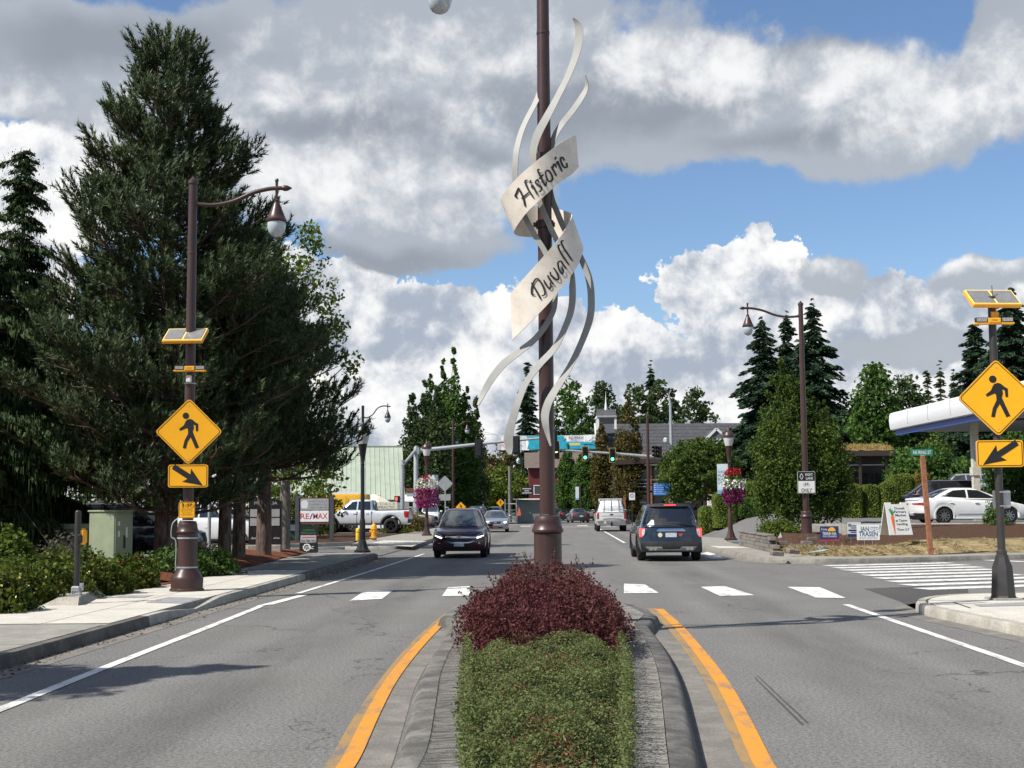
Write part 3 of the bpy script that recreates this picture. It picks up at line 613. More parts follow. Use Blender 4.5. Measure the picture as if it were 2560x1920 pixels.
# ------------------------------------------------------------------ street lamps
def lamp_head(par, mat, gl, L=1.0):
    """pendant lamp hanging from its parent's origin (the point below the arm)"""
    MB().lathe([(.001, .38), (.035, .36), (.05, .30), (.035, .24), (.03, .05), (.05, .02), (.05, -.06), (.035, -.1), (.03, -.42), (.07, -.46), (.06, -.54), (.09, -.62), (.14, -.82), (.19, -1.02), (.235, -1.18), (.25, -1.2), (.25, -1.25), (.235, -1.29), (.21, -1.3)], 18, Matrix.Diagonal((L * .82, L * .82, L * .53, 1))).build('lamp_shade', mat, par, 35)
    MB().lathe([(.212, -1.295), (.222, -1.36), (.215, -1.52), (.185, -1.68), (.13, -1.80), (.06, -1.86), (.001, -1.87)], 18, Matrix.Diagonal((L * .82, L * .82, L * .53, 1))).build('lamp_globe', gl, par, 60)
def lamp_post(name, label, loc, H, arm, dx, group, rs=1., rz=0., arm_z=None):
    t = thing(name, label, 'street lamp', loc, rz, group)
    MB().lathe([(r * rs, z) for r, z in ((.33, 0), (.33, .04), (.305, .06), (.31, .24), (.29, .29), (.20, .42), (.192, .45), (.188, 1.10), (.20, 1.11))], 22).build('base', BROWN, t, 30)
    MB().lathe([(r * rs, z) for r, z in ((.188, 1.10), (.19, 1.115), (.214, 1.12), (.216, 1.15), (.205, 1.165), (.188, 1.215), (.182, 1.245), (.184, 1.26), (.176, 1.30), (.165, 1.33), (.145, 1.345), (.10, 1.35))], 22).build('collar', BROWN, t, 30)
    sh = MB().tube([(0, 0, 1.36), (0, 0, H * .55), (0, 0, H - .12)], [.107 * rs, .098 * rs, .082 * rs], 18).build('shaft', BROWN, t, 40)
    MB().lathe([(.086, H - 1.55), (.094, H - 1.54), (.094, H - 1.50), (.086, H - 1.49)], 16).build('band', BROWN, sh, 30)
    MB().lathe([(.088, H - .14), (.10, H - .12), (.095, H - .06), (.05, H - .02), (.03, H), (.01, H + .03)], 16).build('cap', BROWN, t, 30)
    za = arm_z if arm_z else H - .52; s = 1 if dx > 0 else -1; q = abs(dx)
    P = cr([(0, 0, za), (s * .25 * q, 0, za - .03), (s * .48 * q, 0, za + .04), (s * .70 * q, 0, za + .20), (s * .88 * q, 0, za + .28), (s * q, 0, za + .30), (s * (q + .12), 0, za + .30)], 5)
    a = MB().tube(P, .042, 10); a.tube([(s * .06, 0, za - .06), (s * .06, 0, za + .06)], .05); a.tube([(s * (q + .12), 0, za + .30), (s * (q + .16), 0, za + .30), (s * (q + .22), 0, za + .30), (s * (q + .30), 0, za + .30)], [.05, .062, .055, .01], 10)
    ar = a.build('arm', BROWN, t, 50)
    hd = bpy.data.objects.new('lamp_head', None); COL.objects.link(hd); hd.parent = t; hd.location = (s * q, 0, za + .30); lamp_head(hd, BROWN, GLASSF)
    return t
LPG = 'brown street lamps with a hanging lamp on a curved arm'
pL = G(467, 1478, .15); pR = G(2018, 1373, .15); pC = Vector((.47, 18.0, .27))
lamp_post('street_lamp', 'tall brown lamp post on the left pavement carrying solar panel and yellow crossing signs', pL, 8.12, 1, 1.66, LPG)
lamp_post('street_lamp', 'tall brown lamp post at the grass corner carrying the right lane only bicycle sign', pR, 8.8, 1, -1.9, LPG)
lamp_post('street_lamp', 'tall brown lamp post in the planted median wrapped by the ribbon sign', pC, 9.6, 1, -1.45, LPG, 1.0, arm_z=9.06)
# ---- lantern posts
def lantern_post(label, loc, H, mat, dark=None, arm=0., group='lantern posts along the street'):
    t = thing('lantern_post', label, 'street lamp', loc, 0, group)
    MB().lathe([(.30, 0), (.30, .06), (.24, .10), (.2, .18), (.15, .34), (.12, .42), (.105, .46)], 8).build('base', mat, t, 20)
    MB().lathe([(.105, .44), (.10, 1.1), (.09, 1.14), (.075, 1.2), (.07, H - 1.6), (.062, H - 1.55)], 14).build('shaft', mat, t, 35)
    MB().lathe([(.062, H - 1.6), (.06, H - 1.5), (.075, H - 1.46), (.06, H - 1.42), (.10, H - 1.15), (.15, H - .80), (.165, H - .74)], 14).build('holder', mat, t, 40)
    MB().lathe([(.16, H - .74), (.20, H - .60), (.245, H - .38), (.25, H - .34)], 14).build('glass', GLASSC, t, 40)
    MB().lathe([(.27, H - .36), (.28, H - .33), (.26, H - .24), (.22, H - .18), (.20, H - .14), (.12, H - .10), (.07, H - .02), (.03, H + .04), (.012, H + .14), (.001, H + .20)], 14).build('roof', mat, t, 35)
    if arm:
        a = MB().tube([(0, 0, H - .05), (0, 0, H + .62)], [.045, .05], 10); s = arm
        P = cr([(0, 0, H + .22), (s * .15, 0, H + .19), (s * .35, 0, H + .3), (s * .52, 0, H + .52), (s * .72, 0, H + .6), (s * .98, 0, H + .58)], 5); a.tube(P, .022, 8)
        a.build('arm', mat, t, 40); hd = bpy.data.objects.new('lamp_head', None); COL.objects.link(hd); hd.parent = t; hd.location = (s * .88, 0, H + .58); lamp_head(hd, mat, GLASSF, .58)
    return t
lantern_post('black lantern post at the left pavement end with a small lamp on its arm', G(906, 1381, .15), 4.55, BLACKM, arm=1.)
lp2 = G(1067, 1339, .15); lantern_post('brown lantern post hung with the large pink and white basket beside the left mast', lp2, 5.1, BROWN)
lp3 = G(1827, 1350, .15); lantern_post('brown lantern post with red, white and purple basket by the right driveway', lp3, 4.95, BROWN)
lp4 = At(1690, 1262, 84); lp4.z = .15; lantern_post('brown lantern post behind the round street tree at the right kerb', lp4, 4.6, BROWN)
# ---- petunia baskets
LEAFB = leaf('basket_leaf', [(.03, .07, .01), (.10, .19, .03), (.20, .30, .05)])
def petal(name, c): return leaf(name, [[q * .55 for q in c], c, [min(1, q * 1.25) for q in c]], .6, .2)
PW, PP, PRD, PPK = petal('white_petals', (.72, .70, .64)), petal('magenta_petals', (.33, .012, .16)), petal('red_petals', (.38, .025, .04)), petal('purple_petals', (.18, .010, .10))
def tri_cloud(C, size, jit=.5, flat=None):
    """random leaf triangles at the points C"""
    n = len(C); a = rng.normal(size=(n, 3)); a /= np.linalg.norm(a, axis=1)[:, None]
    if flat is not None: a = a * (1 - flat) + np.array([0, 0, 1.]) * 0; 
    b = rng.normal(size=(n, 3)); b -= a * (a * b).sum(1)[:, None]; b /= np.linalg.norm(b, axis=1)[:, None]
    s = size * (1 + jit * (rng.random(n) - .5) * 2); s = s[:, None]
    V = np.stack([C + a * s * .62, C - a * s * .42 + b * s * .42, C - a * s * .42 - b * s * .42], 1).reshape(-1, 3)
    return V, np.arange(3 * n).reshape(-1, 3)
def quad_cloud(C, size, jit=.5, asp=.6, dirs=None, spread=1.):
    n = len(C); a = rng.normal(size=(n, 3))
    if dirs is not None: a = dirs + a * spread
    a /= np.linalg.norm(a, axis=1)[:, None]
    b = rng.normal(size=(n, 3)); b -= a * (a * b).sum(1)[:, None]; b /= np.linalg.norm(b, axis=1)[:, None]
    s = size * (1 + jit * (rng.random(n) - .5) * 2); s = s[:, None]
    V = np.stack([C - a * s * .5, C + b * s * asp * .5, C + a * s * .5, C - b * s * asp * .5], 1).reshape(-1, 3)
    return V, np.arange(4 * n).reshape(-1, 4)
def ball_pts(n, r, surf=.75):
    d = rng.normal(size=(n, 3)); d /= np.linalg.norm(d, axis=1)[:, None]; q = surf + (1 - surf) * rng.random(n)
    return d * q[:, None] * np.asarray(r)
def basket(label, c, W, Hh, layers, post=None):
    t = thing('flower_basket', label, 'flower basket', c, 0, 'flower baskets hung on posts')
    MB().lathe([(.05, -.2 * Hh), (.16 * W, -.16 * Hh), (.26 * W, .08 * Hh), (.27 * W, .1 * Hh)], 12).build('planter', DKGREY, t, 40)
    V, Q = quad_cloud(ball_pts(500, (W * .46, W * .46, Hh * .42)), .09); npmesh('foliage', V, Q, LEAFB, t, kind='stuff')
    for nm, m, z0, z1, rr, n in layers:
        P = ball_pts(n, (W * .5 * rr, W * .5 * rr, 1), .8); P[:, 2] = (z0 + (z1 - z0) * rng.random(n)) * Hh
        zz = (P[:, 2] / Hh); P[:, :2] *= np.sqrt(np.clip(1.15 - (zz * 1.7) ** 2, .15, 1))[:, None]
        V, Q = quad_cloud(P, .105, .35, .95); npmesh(nm, V, Q, m, t, kind='stuff')
    b = MB().tube([(0, 0, .1), (0, 0, Hh * .62)], .012, 6)
    b.build('hanger', BLACKM, t)
basket('large basket of white petunias above magenta ones beside the left signal mast', At(1067, 1230, lp2.y - .38), 1.4, 1.85, (('magenta_flowers', PP, -.46, .10, 1.05, 700), ('white_flowers', PW, .08, .40, .95, 330), ('red_flowers', PRD, .25, .5, .6, 60)))
basket('basket with red flowers on top, white in the middle and purple trailing below', At(1834, 1213, lp3.y - .36), 1.02, 1.62, (('purple_flowers', PPK, -.5, -.10, 1.1, 500), ('white_flowers', PW, -.12, .16, 1.1, 260), ('red_flowers', PRD, .26, .46, .85, 220), ('lime_foliage', LEAFB, .0, .3, .8, 150)))
basket('pink basket half hidden under the street tree right of the blue sign', At(1707, 1236, lp4.y - .3), 1.25, 1.3, (('pink_flowers', PP, -.4, .15, 1.1, 330), ('white_flowers', PW, .15, .42, .7, 60)))
# ------------------------------------------------------------------ ribbon sign wrapped round the median post
rs = thing('ribbon_sign', 'cream metal ribbon reading Historic Duvall, spiralling round the median post with grey streamers', 'sign', pC)
RIB = pm('cream_enamel', (.66, .60, .52), .5, var=.07, scale=2.5, dirt=((.42, .35, .28), 4., .5)); RIBB = pm('bare_ribbon_back', (.40, .36, .27), .55, .2, var=.2)
STRK = pm('satin_steel', (.30, .295, .275), .62, .08, var=.14, scale=2.0, dirt=((.33, .33, .32), 5, .5))
def loc_(px, py, dy): q = At(px, py, pC.y + dy); return (q.x - pC.x, q.y - pC.y, q.z - pC.z)
pairs = [((1439, 338), (1446, 418), .02), ((1412, 350), (1428, 436), -.22), ((1388, 367), (1396, 459), -.36), ((1343, 401), (1348, 502), -.45), ((1297, 441), (1318, 531), -.37), ((1268, 474), (1298, 557), -.20), ((1253, 499), (1286, 579), .0),
         ((1262, 512), (1295, 589), .2), ((1300, 514), (1318, 592), .36), ((1340, 516), (1345, 594), .44), ((1375, 520), (1380, 597), .40), ((1408, 526), (1415, 602), .26), ((1429, 537), (1455, 612), .02),
         ((1419, 561), (1449, 652), -.22), ((1397, 596), (1423, 695), -.38), ((1355, 645), (1377, 752), -.45), ((1316, 689), (1332, 800), -.38), ((1277, 733), (1281, 850), -.2)]
rows = np.array([[*loc_(*a, d), *loc_(*b, d)] for a, b, d in pairs]); RR = cr(rows, 6)
def ribbon(Rw, th, name, mat, par, nc=4, backmat=None):
    A = Rw[:, :3]; B = Rw[:, 3:]; n = len(A); g = []
    mid = (A + B) / 2; tn = np.gradient(mid, axis=0); nr_ = np.cross(tn, B - A); nr_ /= np.linalg.norm(nr_, axis=1)[:, None]
    V = []; Fq = []
    for sgn in (1, -1):
        for i in range(n):
            for k in range(nc + 1): V.append(A[i] + (B[i] - A[i]) * k / nc + nr_[i] * sgn * th / 2)
    N1 = n * (nc + 1)
    for i in range(n - 1):
        for k in range(nc):
            a = i * (nc + 1) + k; b = a + nc + 1; Fq += [(a, a + 1, b + 1, b), (N1 + a, N1 + b, N1 + b + 1, N1 + a + 1)]
        a, b = i * (nc + 1), (i + 1) * (nc + 1); Fq += [(a, b, N1 + b, N1 + a), (a + nc, N1 + a + nc, N1 + b + nc, b + nc)]
    for i in (0, n - 1):
        for k in range(nc): a = i * (nc + 1) + k; Fq.append((a, a + 1, N1 + a + 1, N1 + a))
    b = MB(); b.add(V, Fq); o = b.build(name, mat, par, 40); return o
rib_ = ribbon(RR, .012, 'ribbon', RIB, rs)
from mathutils.bvhtree import BVHTree
BV = BVHTree.FromPolygons([v.co + pC for v in rib_.data.vertices], [tuple(p.vertices) for p in rib_.data.polygons])
def on_ribbon(px, py):
    d = ray(px, py).normalized(); h = BV.ray_cast(EYE, d)
    if h[0] is None: return None
    q = h[0] - d * .014 - pC; return (q.x, q.y, q.z)
# lettering: brush strokes lying on the front of the ribbon
ix = np.arange(len(pairs)); 
def depth_on(px, py, rng_):
    best = None
    for i in range(rng_[0], rng_[1]):
        (a, b, d), (a2, b2, d2) = pairs[i], pairs[i + 1]
        for k in range(7):
            s = k / 6; ax, ay, bx, by = [u + (v - u) * s for u, v in zip((*a, *b), (*a2, *b2))]
            L = math.hypot(bx - ax, by - ay); dist = abs((bx - ax) * (ay - py) - (ax - px) * (by - ay)) / L
            if best is None or dist < best[0]: best = (dist, d + (d2 - d) * s)
    return best[1]
def brush(strokes, ox, oy, sc, w, rng_):
    b = MB()
    for st in strokes:
        P = cr(st, 7) if len(st) > 2 else cr([st[0], ((st[0][0] + st[1][0]) / 2, (st[0][1] + st[1][1]) / 2), st[1]], 7); n = len(P)
        tg = np.gradient(P, axis=0); L = np.linalg.norm(tg, axis=1)[:, None]; tg = tg / np.maximum(L, 1e-6); nm = np.stack([-tg[:, 1], tg[:, 0]], 1)
        V = []
        for i in range(n):
            e = min(i, n - 1 - i) / max(1, n - 1); ww = w * (.72 + .28 * min(1, e * 6)) * (.85 + .2 * abs(tg[i][1]))
            for sg in (-.5, .5):
                q = P[i] + nm[i] * ww * sg; px, py = ox + q[0] / sc, oy + q[1] / sc; V.append(on_ribbon(px, py) or loc_(px, py, depth_on(px, py, rng_) - .034))
        b.add(V, [(2 * i, 2 * i + 1, 2 * i + 3, 2 * i + 2) for i in range(n - 1)])
    return b
HIS = [[(265, 1268), (200, 1215), (235, 1120), (290, 985)], [(285, 985), (350, 1110), (420, 1260), (450, 1390), (475, 1505)], [(540, 772), (475, 800), (490, 890), (560, 1040), (635, 1160), (705, 1268)], [(370, 1290), (450, 1225), (575, 1115)],
       [(600, 862), (632, 772)], [(645, 995), (672, 915), (730, 1020), (808, 1175)], [(845, 835), (818, 765), (762, 830), (795, 890), (880, 930), (932, 995), (905, 1070), (855, 1105)], [(882, 478), (825, 500), (870, 620), (945, 775), (1035, 935), (1068, 820)], [(860, 745), (985, 615)],
       [(1035, 545), (1060, 680), (1112, 790), (1180, 815), (1235, 750), (1210, 640), (1150, 540), (1090, 505), (1035, 560)], [(1200, 400), (1265, 515), (1345, 665)], [(1235, 500), (1250, 395), (1285, 335), (1345, 425)], [(1302, 212), (1332, 130)], [(1345, 345), (1372, 265), (1425, 380), (1502, 540)],
       [(1568, 240), (1515, 152), (1458, 175), (1472, 265), (1530, 390), (1590, 428), (1640, 400), (1622, 295)]]
DUV = [[(268, 1435), (190, 1420), (190, 1250), (240, 1110), (310, 1040), (380, 1090), (460, 1220), (512, 1380), (490, 1440), (425, 1462)], [(178, 1140), (260, 1270), (345, 1420), (410, 1545)], [(482, 1070), (535, 1185), (620, 1275), (655, 1235), (640, 1130)], [(575, 955), (640, 1080), (725, 1178)],
       [(640, 870), (660, 960), (740, 1025), (825, 1068), (842, 1010), (800, 890), (718, 770)], [(900, 605), (832, 650), (850, 790), (900, 895), (938, 915), (960, 850), (930, 760)], [(900, 600), (960, 700), (1035, 805)], [(888, 218), (835, 238), (870, 350), (965, 520), (1105, 708)], [(975, 112), (912, 138), (950, 250), (1045, 405), (1190, 608)]]
brush(HIS, 1270, 380, 11.06, 49, (0, 6)).build('lettering', INK, rs, 0, label='the word Historic in black brush lettering')
brush(DUV, 1310, 590, 9.757, 42, (12, 17)).build('lettering', INK, rs, 0, label='the word Duvall in black brush lettering')
SA = [[(1343, 163, 3, .0), (1355, 193, 15, .0), (1352, 222, 14, .0), (1338, 258, 12, -.05), (1317, 298, 12, -.1), (1301, 337, 13, -.15), (1290, 386, 14, -.2), (1288, 446, 14, -.2), (1296, 500, 13, -.15), (1312, 541, 13, -.12), (1338, 590, 13, -.15), (1364, 632, 13, -.2), (1384, 690, 12, -.25), (1388, 757, 11, -.25), (1373, 799, 13, -.25), (1340, 845, 14, -.2), (1300, 878, 16, -.15), (1261, 908, 18, -.1), (1231, 944, 17, -.05), (1210, 980, 14, 0), (1195, 1013, 5, 0)],
      [(1433, 45, 4, -.1), (1446, 66, 17, -.1), (1447, 99, 20, -.1), (1438, 142, 17, -.12), (1420, 190, 15, -.14), (1393, 244, 15, -.16), (1369, 289, 18, -.2), (1345, 334, 20, -.2), (1334, 371, 18, -.2), (1333, 404, 16, -.2), (1338, 460, 14, -.2), (1349, 505, 13, -.2), (1370, 555, 13, -.2), (1390, 597, 13, -.2), (1418, 650, 15, -.25), (1430, 700, 16, -.28), (1429, 769, 16, -.28), (1409, 827, 14, -.28), (1385, 872, 15, -.26), (1349, 911, 16, -.24), (1316, 956, 15, -.2), (1297, 1001, 16, -.18), (1282, 1047, 18, -.15), (1272, 1089, 22, -.12), (1273, 1120, 19, -.1), (1276, 1136, 8, -.1)],
      [(1463, 187, 2, .1), (1467, 217, 9, .1), (1454, 244, 13, .1), (1429, 280, 14, .05), (1405, 310, 14, 0), (1387, 340, 14, 0), (1377, 375, 14, 0), (1371, 430, 14, 0), (1378, 490, 14, 0), (1392, 528, 14, 0), (1410, 570, 14, 0), (1435, 612, 14, -.05), (1457, 655, 15, -.1), (1472, 695, 17, -.12), (1478, 740, 17, -.14), (1475, 795, 17, -.15), (1452, 860, 15, -.16), (1421, 923, 15, -.18), (1391, 971, 17, -.2), (1372, 1004, 19, -.22), (1363, 1034, 20, -.22), (1364, 1060, 17, -.22), (1370, 1088, 10, -.2), (1377, 1115, 3, -.2)]]
for st in SA:
    Q = cr(st, 5); tg = np.gradient(Q[:, :2], axis=0); tg /= np.linalg.norm(tg, axis=1)[:, None]; nm = np.stack([-tg[:, 1], tg[:, 0]], 1)
    rw = np.array([[*loc_(q[0] - m_[0] * q[2] / 2, q[1] - m_[1] * q[2] / 2, q[3] - .02), *loc_(q[0] + m_[0] * q[2] / 2, q[1] + m_[1] * q[2] / 2, q[3] + .02)] for q, m_ in zip(Q, nm)])
    ribbon(rw, .012, 'streamer', STRK, rs, 2)
for pz in (4.35, 5.35, 6.3): 
    q = MB().lathe([(.112, pz - .05), (.125, pz - .05), (.125, pz + .05), (.112, pz + .05)], 16); q.box(-.16, .14, -.02, .02, pz - .03, pz + .03); q.build('clamp', BROWN, rs, 30)
# ------------------------------------------------------------------ crossing signs
PED = [[(-.105, .345), (-.02, .30), (.06, .285), (.10, .255), (.19, .17), (.20, -.02), (.135, -.02), (.125, .13), (.095, .16), (.075, .02), (.11, -.06), (.215, -.40), (.135, -.415), (.03, -.10), (-.04, -.20), (-.10, -.43), (-.17, -.42), (-.115, -.17), (-.03, .0), (-.04, .06), (-.10, .01), (-.215, -.04), (-.225, .02), (-.13, .075), (-.055, .22), (-.09, .30)]]
def ped_shape(k):
    body = [(-.045, .28), (.02, .30), (.075, .285), (.175, .20), (.215, .185), (.215, .01), (.165, .01), (.155, .145), (.105, .165), (.115, .08), (.09, .0), (.13, -.10), (.245, -.375), (.165, -.40), (.045, -.13), (-.02, -.23), (-.065, -.40), (-.135, -.385), (-.095, -.21), (-.015, -.05), (-.02, .06), (-.05, .085), (-.205, .02), (-.225, .065), (-.12, .145), (-.075, .245)]
    return [(x * k, z * k) for x, z in body]
def rot45(p): c = math.sqrt(.5); return [((x - z) * c, (x + z) * c) for x, z in p]
def diamond(label, loc, side, rz, facing, mirror=1, deep=.07):
    t = thing('crossing_sign', label, 'road sign', loc, rz)
    MB().prism(rot45(rpoly(side, side, side * .07)), 0, .004).build('panel', YEL, t, 20)
    MB().prism(rot45(rpoly(side * .985, side * .985, side * .065)), .0045, deep).build('backing_box', ALU, t, 20)
    o = rot45(rpoly(side * .955, side * .955, side * .06)); i_ = rot45(rpoly(side * .93, side * .93, side * .05)); b = MB(); n = len(o)
    for k in range(n): j = (k + 1) % n; b.prism([o[k], o[j], i_[j], i_[k]], -.003, -.0005)
    b.build('border', INK, t, 0); k = side * .90
    p = MB().prism([(mirror * x, z) for x, z in ped_shape(k)], -.004, -.0006); p.prism([(mirror * -.075 * k + .075 * k * math.cos(a), .375 * k + .075 * k * math.sin(a)) for a in np.linspace(0, 2 * math.pi, 17)[:-1]], -.004, -.0006)
    p.build('walking_figure', INK, t, 0)
    for z in (side * .55, -side * .57): MB().lathe([(.012, -.006), (.012, .0), (.001, .001)], 8, Matrix.Translation((0, -.004, z)) @ Matrix.Rotation(R(90), 4, 'X')).build('bolt', GALV, t, 0)
    return t
def arrow_sign(label, loc, w, h, rz, ang, deep=.07):
    t = thing('arrow_sign', label, 'road sign', loc, rz)
    MB().prism(rpoly(w, h, .045), 0, .004).build('panel', YEL, t, 20); MB().prism(rpoly(w * .985, h * .98, .04), .0045, deep).build('backing_box', ALU, t, 20)
    o = rpoly(w * .955, h * .92, .04); i_ = rpoly(w * .925, h * .87, .03); b = MB(); n = len(o)
    for k in range(n): j = (k + 1) % n; b.prism([o[k], o[j], i_[j], i_[k]], -.003, -.0005)
    b.build('border', INK, t, 0); c, s = math.cos(ang), math.sin(ang); L = .27 * w / .61
    ar = [(-L, .052), (.02, .052), (-.03, .15), (L, 0), (-.03, -.15), (.02, -.052), (-L, -.052)]
    MB().prism([(x * c - z * s, x * s + z * c) for x, z in ar], -.004, -.0006).build('arrow', INK, t, 0); return t
def solar(label, loc, w, d, rz, tilt, mast=None):
    t = thing('solar_panel', label, 'solar panel', loc, rz); M = Matrix.Rotation(tilt, 4, 'X')
    MB().box(-w / 2, w / 2, -d / 2, d / 2, -.075, 0, M, .012).build('housing', YELP, t, 30)
    MB().box(-w / 2 + .012, w / 2 - .012, -d / 2 + .012, d / 2 - .012, .0005, .006, M).build('frame', YPALE, t, 0)
    cell = pm('solar_cell', (.035, .038, .048), .22, var=.15, scale=20, coat=.4); bus = pm('cell_busbar', (.42, .42, .40), .4, .4)
    for s in (-1, 1):
        x0, x1 = (s * w / 4 - w / 4 + .035, s * w / 4 + w / 4 - .035) if s < 0 else (.02, w / 2 - .035)
        if s < 0: x0, x1 = -w / 2 + .035, -.02
        c = MB().box(x0, x1, -d / 2 + .045, d / 2 - .04, .0065, .009, M).build('cell', cell, t, 0); q = MB()
        for i in range(1, 17): x = x0 + (x1 - x0) * i / 17; q.box(x - .0062, x + .0062, -d / 2 + .05, d / 2 - .045, .0095, .0105, M)
        q.build('busbar', bus, c, 0)
    return t
def flasher(label, loc, w, rz):
    t = thing('flasher_bar', label, 'warning light', loc, rz)
    MB().box(-w / 2, w / 2, -.02, .09, -.03, .0, bev=.006).build('tray', YELP, t, 30); MB().box(-w * .16, w * .16, -.03, .10, -.01, .075, bev=.01).build('housing', YELP, t, 30)
    lens = pm('flasher_lens', (.30, .29, .27), .2, var=.3, scale=60, coat=.5)
    for s in (-1, 1):
        b = MB().box(s * w * .32 - w * .15, s * w * .32 + w * .15, -.02, .06, .004, .085, bev=.006).build('light_box', BLACKM, t, 30)
        MB().box(s * w * .32 - w * .13, s * w * .32 + w * .13, -.027, -.0205, .014, .075).build('lens', lens, b, 0)
    text('STOP', .025, INK, t, 0, .035, -.034); return t
def on(p, px, py, dy): q = At(px, py, p.y + dy); return q
# left set
diamond('yellow walking figure sign on the left lamp post, above the arrow sign pointing down right', on(pL, 472, 1079, -.18), .914, R(3.5), 1)
arrow_sign('yellow arrow sign pointing down to the right on the left lamp post', on(pL, 470, 1190, -.18), .76, .44, R(3.5), R(-33))
ys = thing('notice_sign', 'small yellow notice sign with bicycle and walker pictograms on the left lamp post', 'road sign', on(pL, 467, 1275, -.2), R(2))
MB().prism(rpoly(.31, .31, .03), 0, .004).build('panel', YEL, ys, 20); b = MB(); o = rpoly(.295, .295, .028); i_ = rpoly(.283, .283, .024)
for k in range(len(o)): j = (k + 1) % len(o); b.prism([o[k], o[j], i_[j], i_[k]], -.002, -.0005)
b.build('border', INK, ys, 0)
MB().prism([(x - .075, z + .085) for x, z in ped_shape(.115)], -.003, -.0006).ring(-.083, .132, .0, .011, -.003, -.0006, 10).build('walking_figure', INK, ys, 0)
def bike(cx, cz, k, mat, par):
    b = MB().ring(cx - .30 * k, cz, .17 * k, .035 * k, -.003, -.0006, 14).ring(cx + .30 * k, cz, .17 * k, .035 * k, -.003, -.0006, 14)
    for p in ([(-.30, 0), (-.12, .24), (.18, .24), (.02, -.02), (-.30, 0)], [(-.15, .30), (.02, -.02)], [(.30, 0), (.16, .33), (.26, .36)], [(-.22, .31), (-.08, .31)]): b.stroke([(cx + x * k, cz + z * k) for x, z in p], .04 * k, -.003, -.0006)
    return b.build('bicycle_symbol', mat, par, 0)
bike(.05, .078, .16, INK, ys)
for i, s in enumerate(('CROSS TRAFFIC', 'MAY NOT STOP', 'USE CAUTION', 'WHEN CROSSING')): fit(s, .22 if i != 2 else .17, .021, INK, ys, 0, .018 - i * .036)
solar('solar panel with yellow frame on the left lamp post', on(pL, 463, 836, -.14), .80, .52, R(-3), R(34))
flasher('yellow flasher bar with two lights on the left lamp post', on(pL, 474, 925, -.2), .62, R(2))
sb = thing('sensor_box', 'small white sensor box strapped to the left lamp post below the flasher bar', 'sensor', on(pL, 472, 947, -.14))
MB().box(-.05, .05, -.03, .05, -.07, .07, bev=.015).build('case', pm('white_plastic', (.62, .62, .56), .5), sb, 40); MB().lathe([(.112, -.09), (.118, -.09), (.118, -.07), (.112, -.07)], 14, Matrix.Translation((0, .14, 0))).build('strap', GALV, sb, 30)
cb = thing('cable_loop', 'grey cable looped beside the collar of the left lamp post and held by steel bands', 'cable', pL)
MB().tube(cr([(-.13, -.06, 1.75), (-.14, -.08, 1.45), (-.27, -.1, 1.3), (-.29, -.1, 1.05), (-.20, -.1, .95), (-.2, -.1, .4)], 5), .012, 6).build('cable', GALV, cb)
for z in (1.02, 1.50, .46): r = .194 if z < 1.1 else .108; MB().lathe([(r, z - .015), (r + .008, z - .015), (r + .008, z + .015), (r, z + .015)], 20).build('band', GALV, cb, 30)
# right set, on its own dark post
pS = G(2509, 1499, .15)
post = thing('sign_post', 'dark square-based post on the near right corner carrying the crossing signs', 'post', pS)
MB().lathe([(.165, .0), (.165, .02), (.15, .05), (.125, .40), (.085, .50), (.078, .54), (.06, .55)], 8, Matrix.Rotation(R(22.5), 4, 'Z') @ Matrix.Scale(1.35, 4)).build('base', DKGREY, post, 20)
MB().box(-.235, .235, -.235, .235, -.02, .035, bev=.01).build('footing', CONC, post, 20)
MB().tube([(0, 0, .70), (0, 0, 5.05)], .0635, 16).build('shaft', DKGREY, post, 40); MB().lathe([(.064, .70), (.085, .71), (.085, .80), (.064, .82)], 16).build('collar', DKGREY, post, 30)
diamond('yellow walking figure sign on the dark corner post, cut by the picture edge', on(pS, 2493, 994, -.12), .914, R(-4), 1)
arrow_sign('yellow arrow sign pointing down to the left on the dark corner post', on(pS, 2500, 1134, -.12), .76, .445, R(-4), R(180 + 33))
solar('solar panel with yellow frame on top of the dark corner post', on(pS, 2482, 747, 0), .84, .50, R(4), R(38)).location.z += .03
sm_ = thing('panel_mount', 'yellow mount that holds the solar panel on the dark corner post', 'bracket', on(pS, 2484, 790, 0)); MB().box(-.065, .065, -.065, .065, -.07, .07, bev=.01).build('housing', YELP, sm_, 30); MB().box(-.04, .04, -.04, .04, .07, .16).build('neck', YELP, sm_, 30); MB().tube([(0, 0, .16), (-.01, 0, .52)], .006, 5).build('antenna', BLACKM, sm_)
flasher('yellow flasher bar with two lights on the dark corner post', on(pS, 2486, 806, -.13), .66, R(-2))
bp_ = thing('reversed_sign', 'blank grey back of a small sign clamped to the dark corner post', 'road sign', on(pS, 2504, 1248, .1), R(180))
MB().prism(rpoly(.30, .30, .03), 0, .004).build('panel', ALU, bp_, 20); q = MB(); [q.box(-.09, .09, .004, .17, z, z + .018) for z in (.11, -.12)]; q.build('clamp', GALV, bp_, 0)
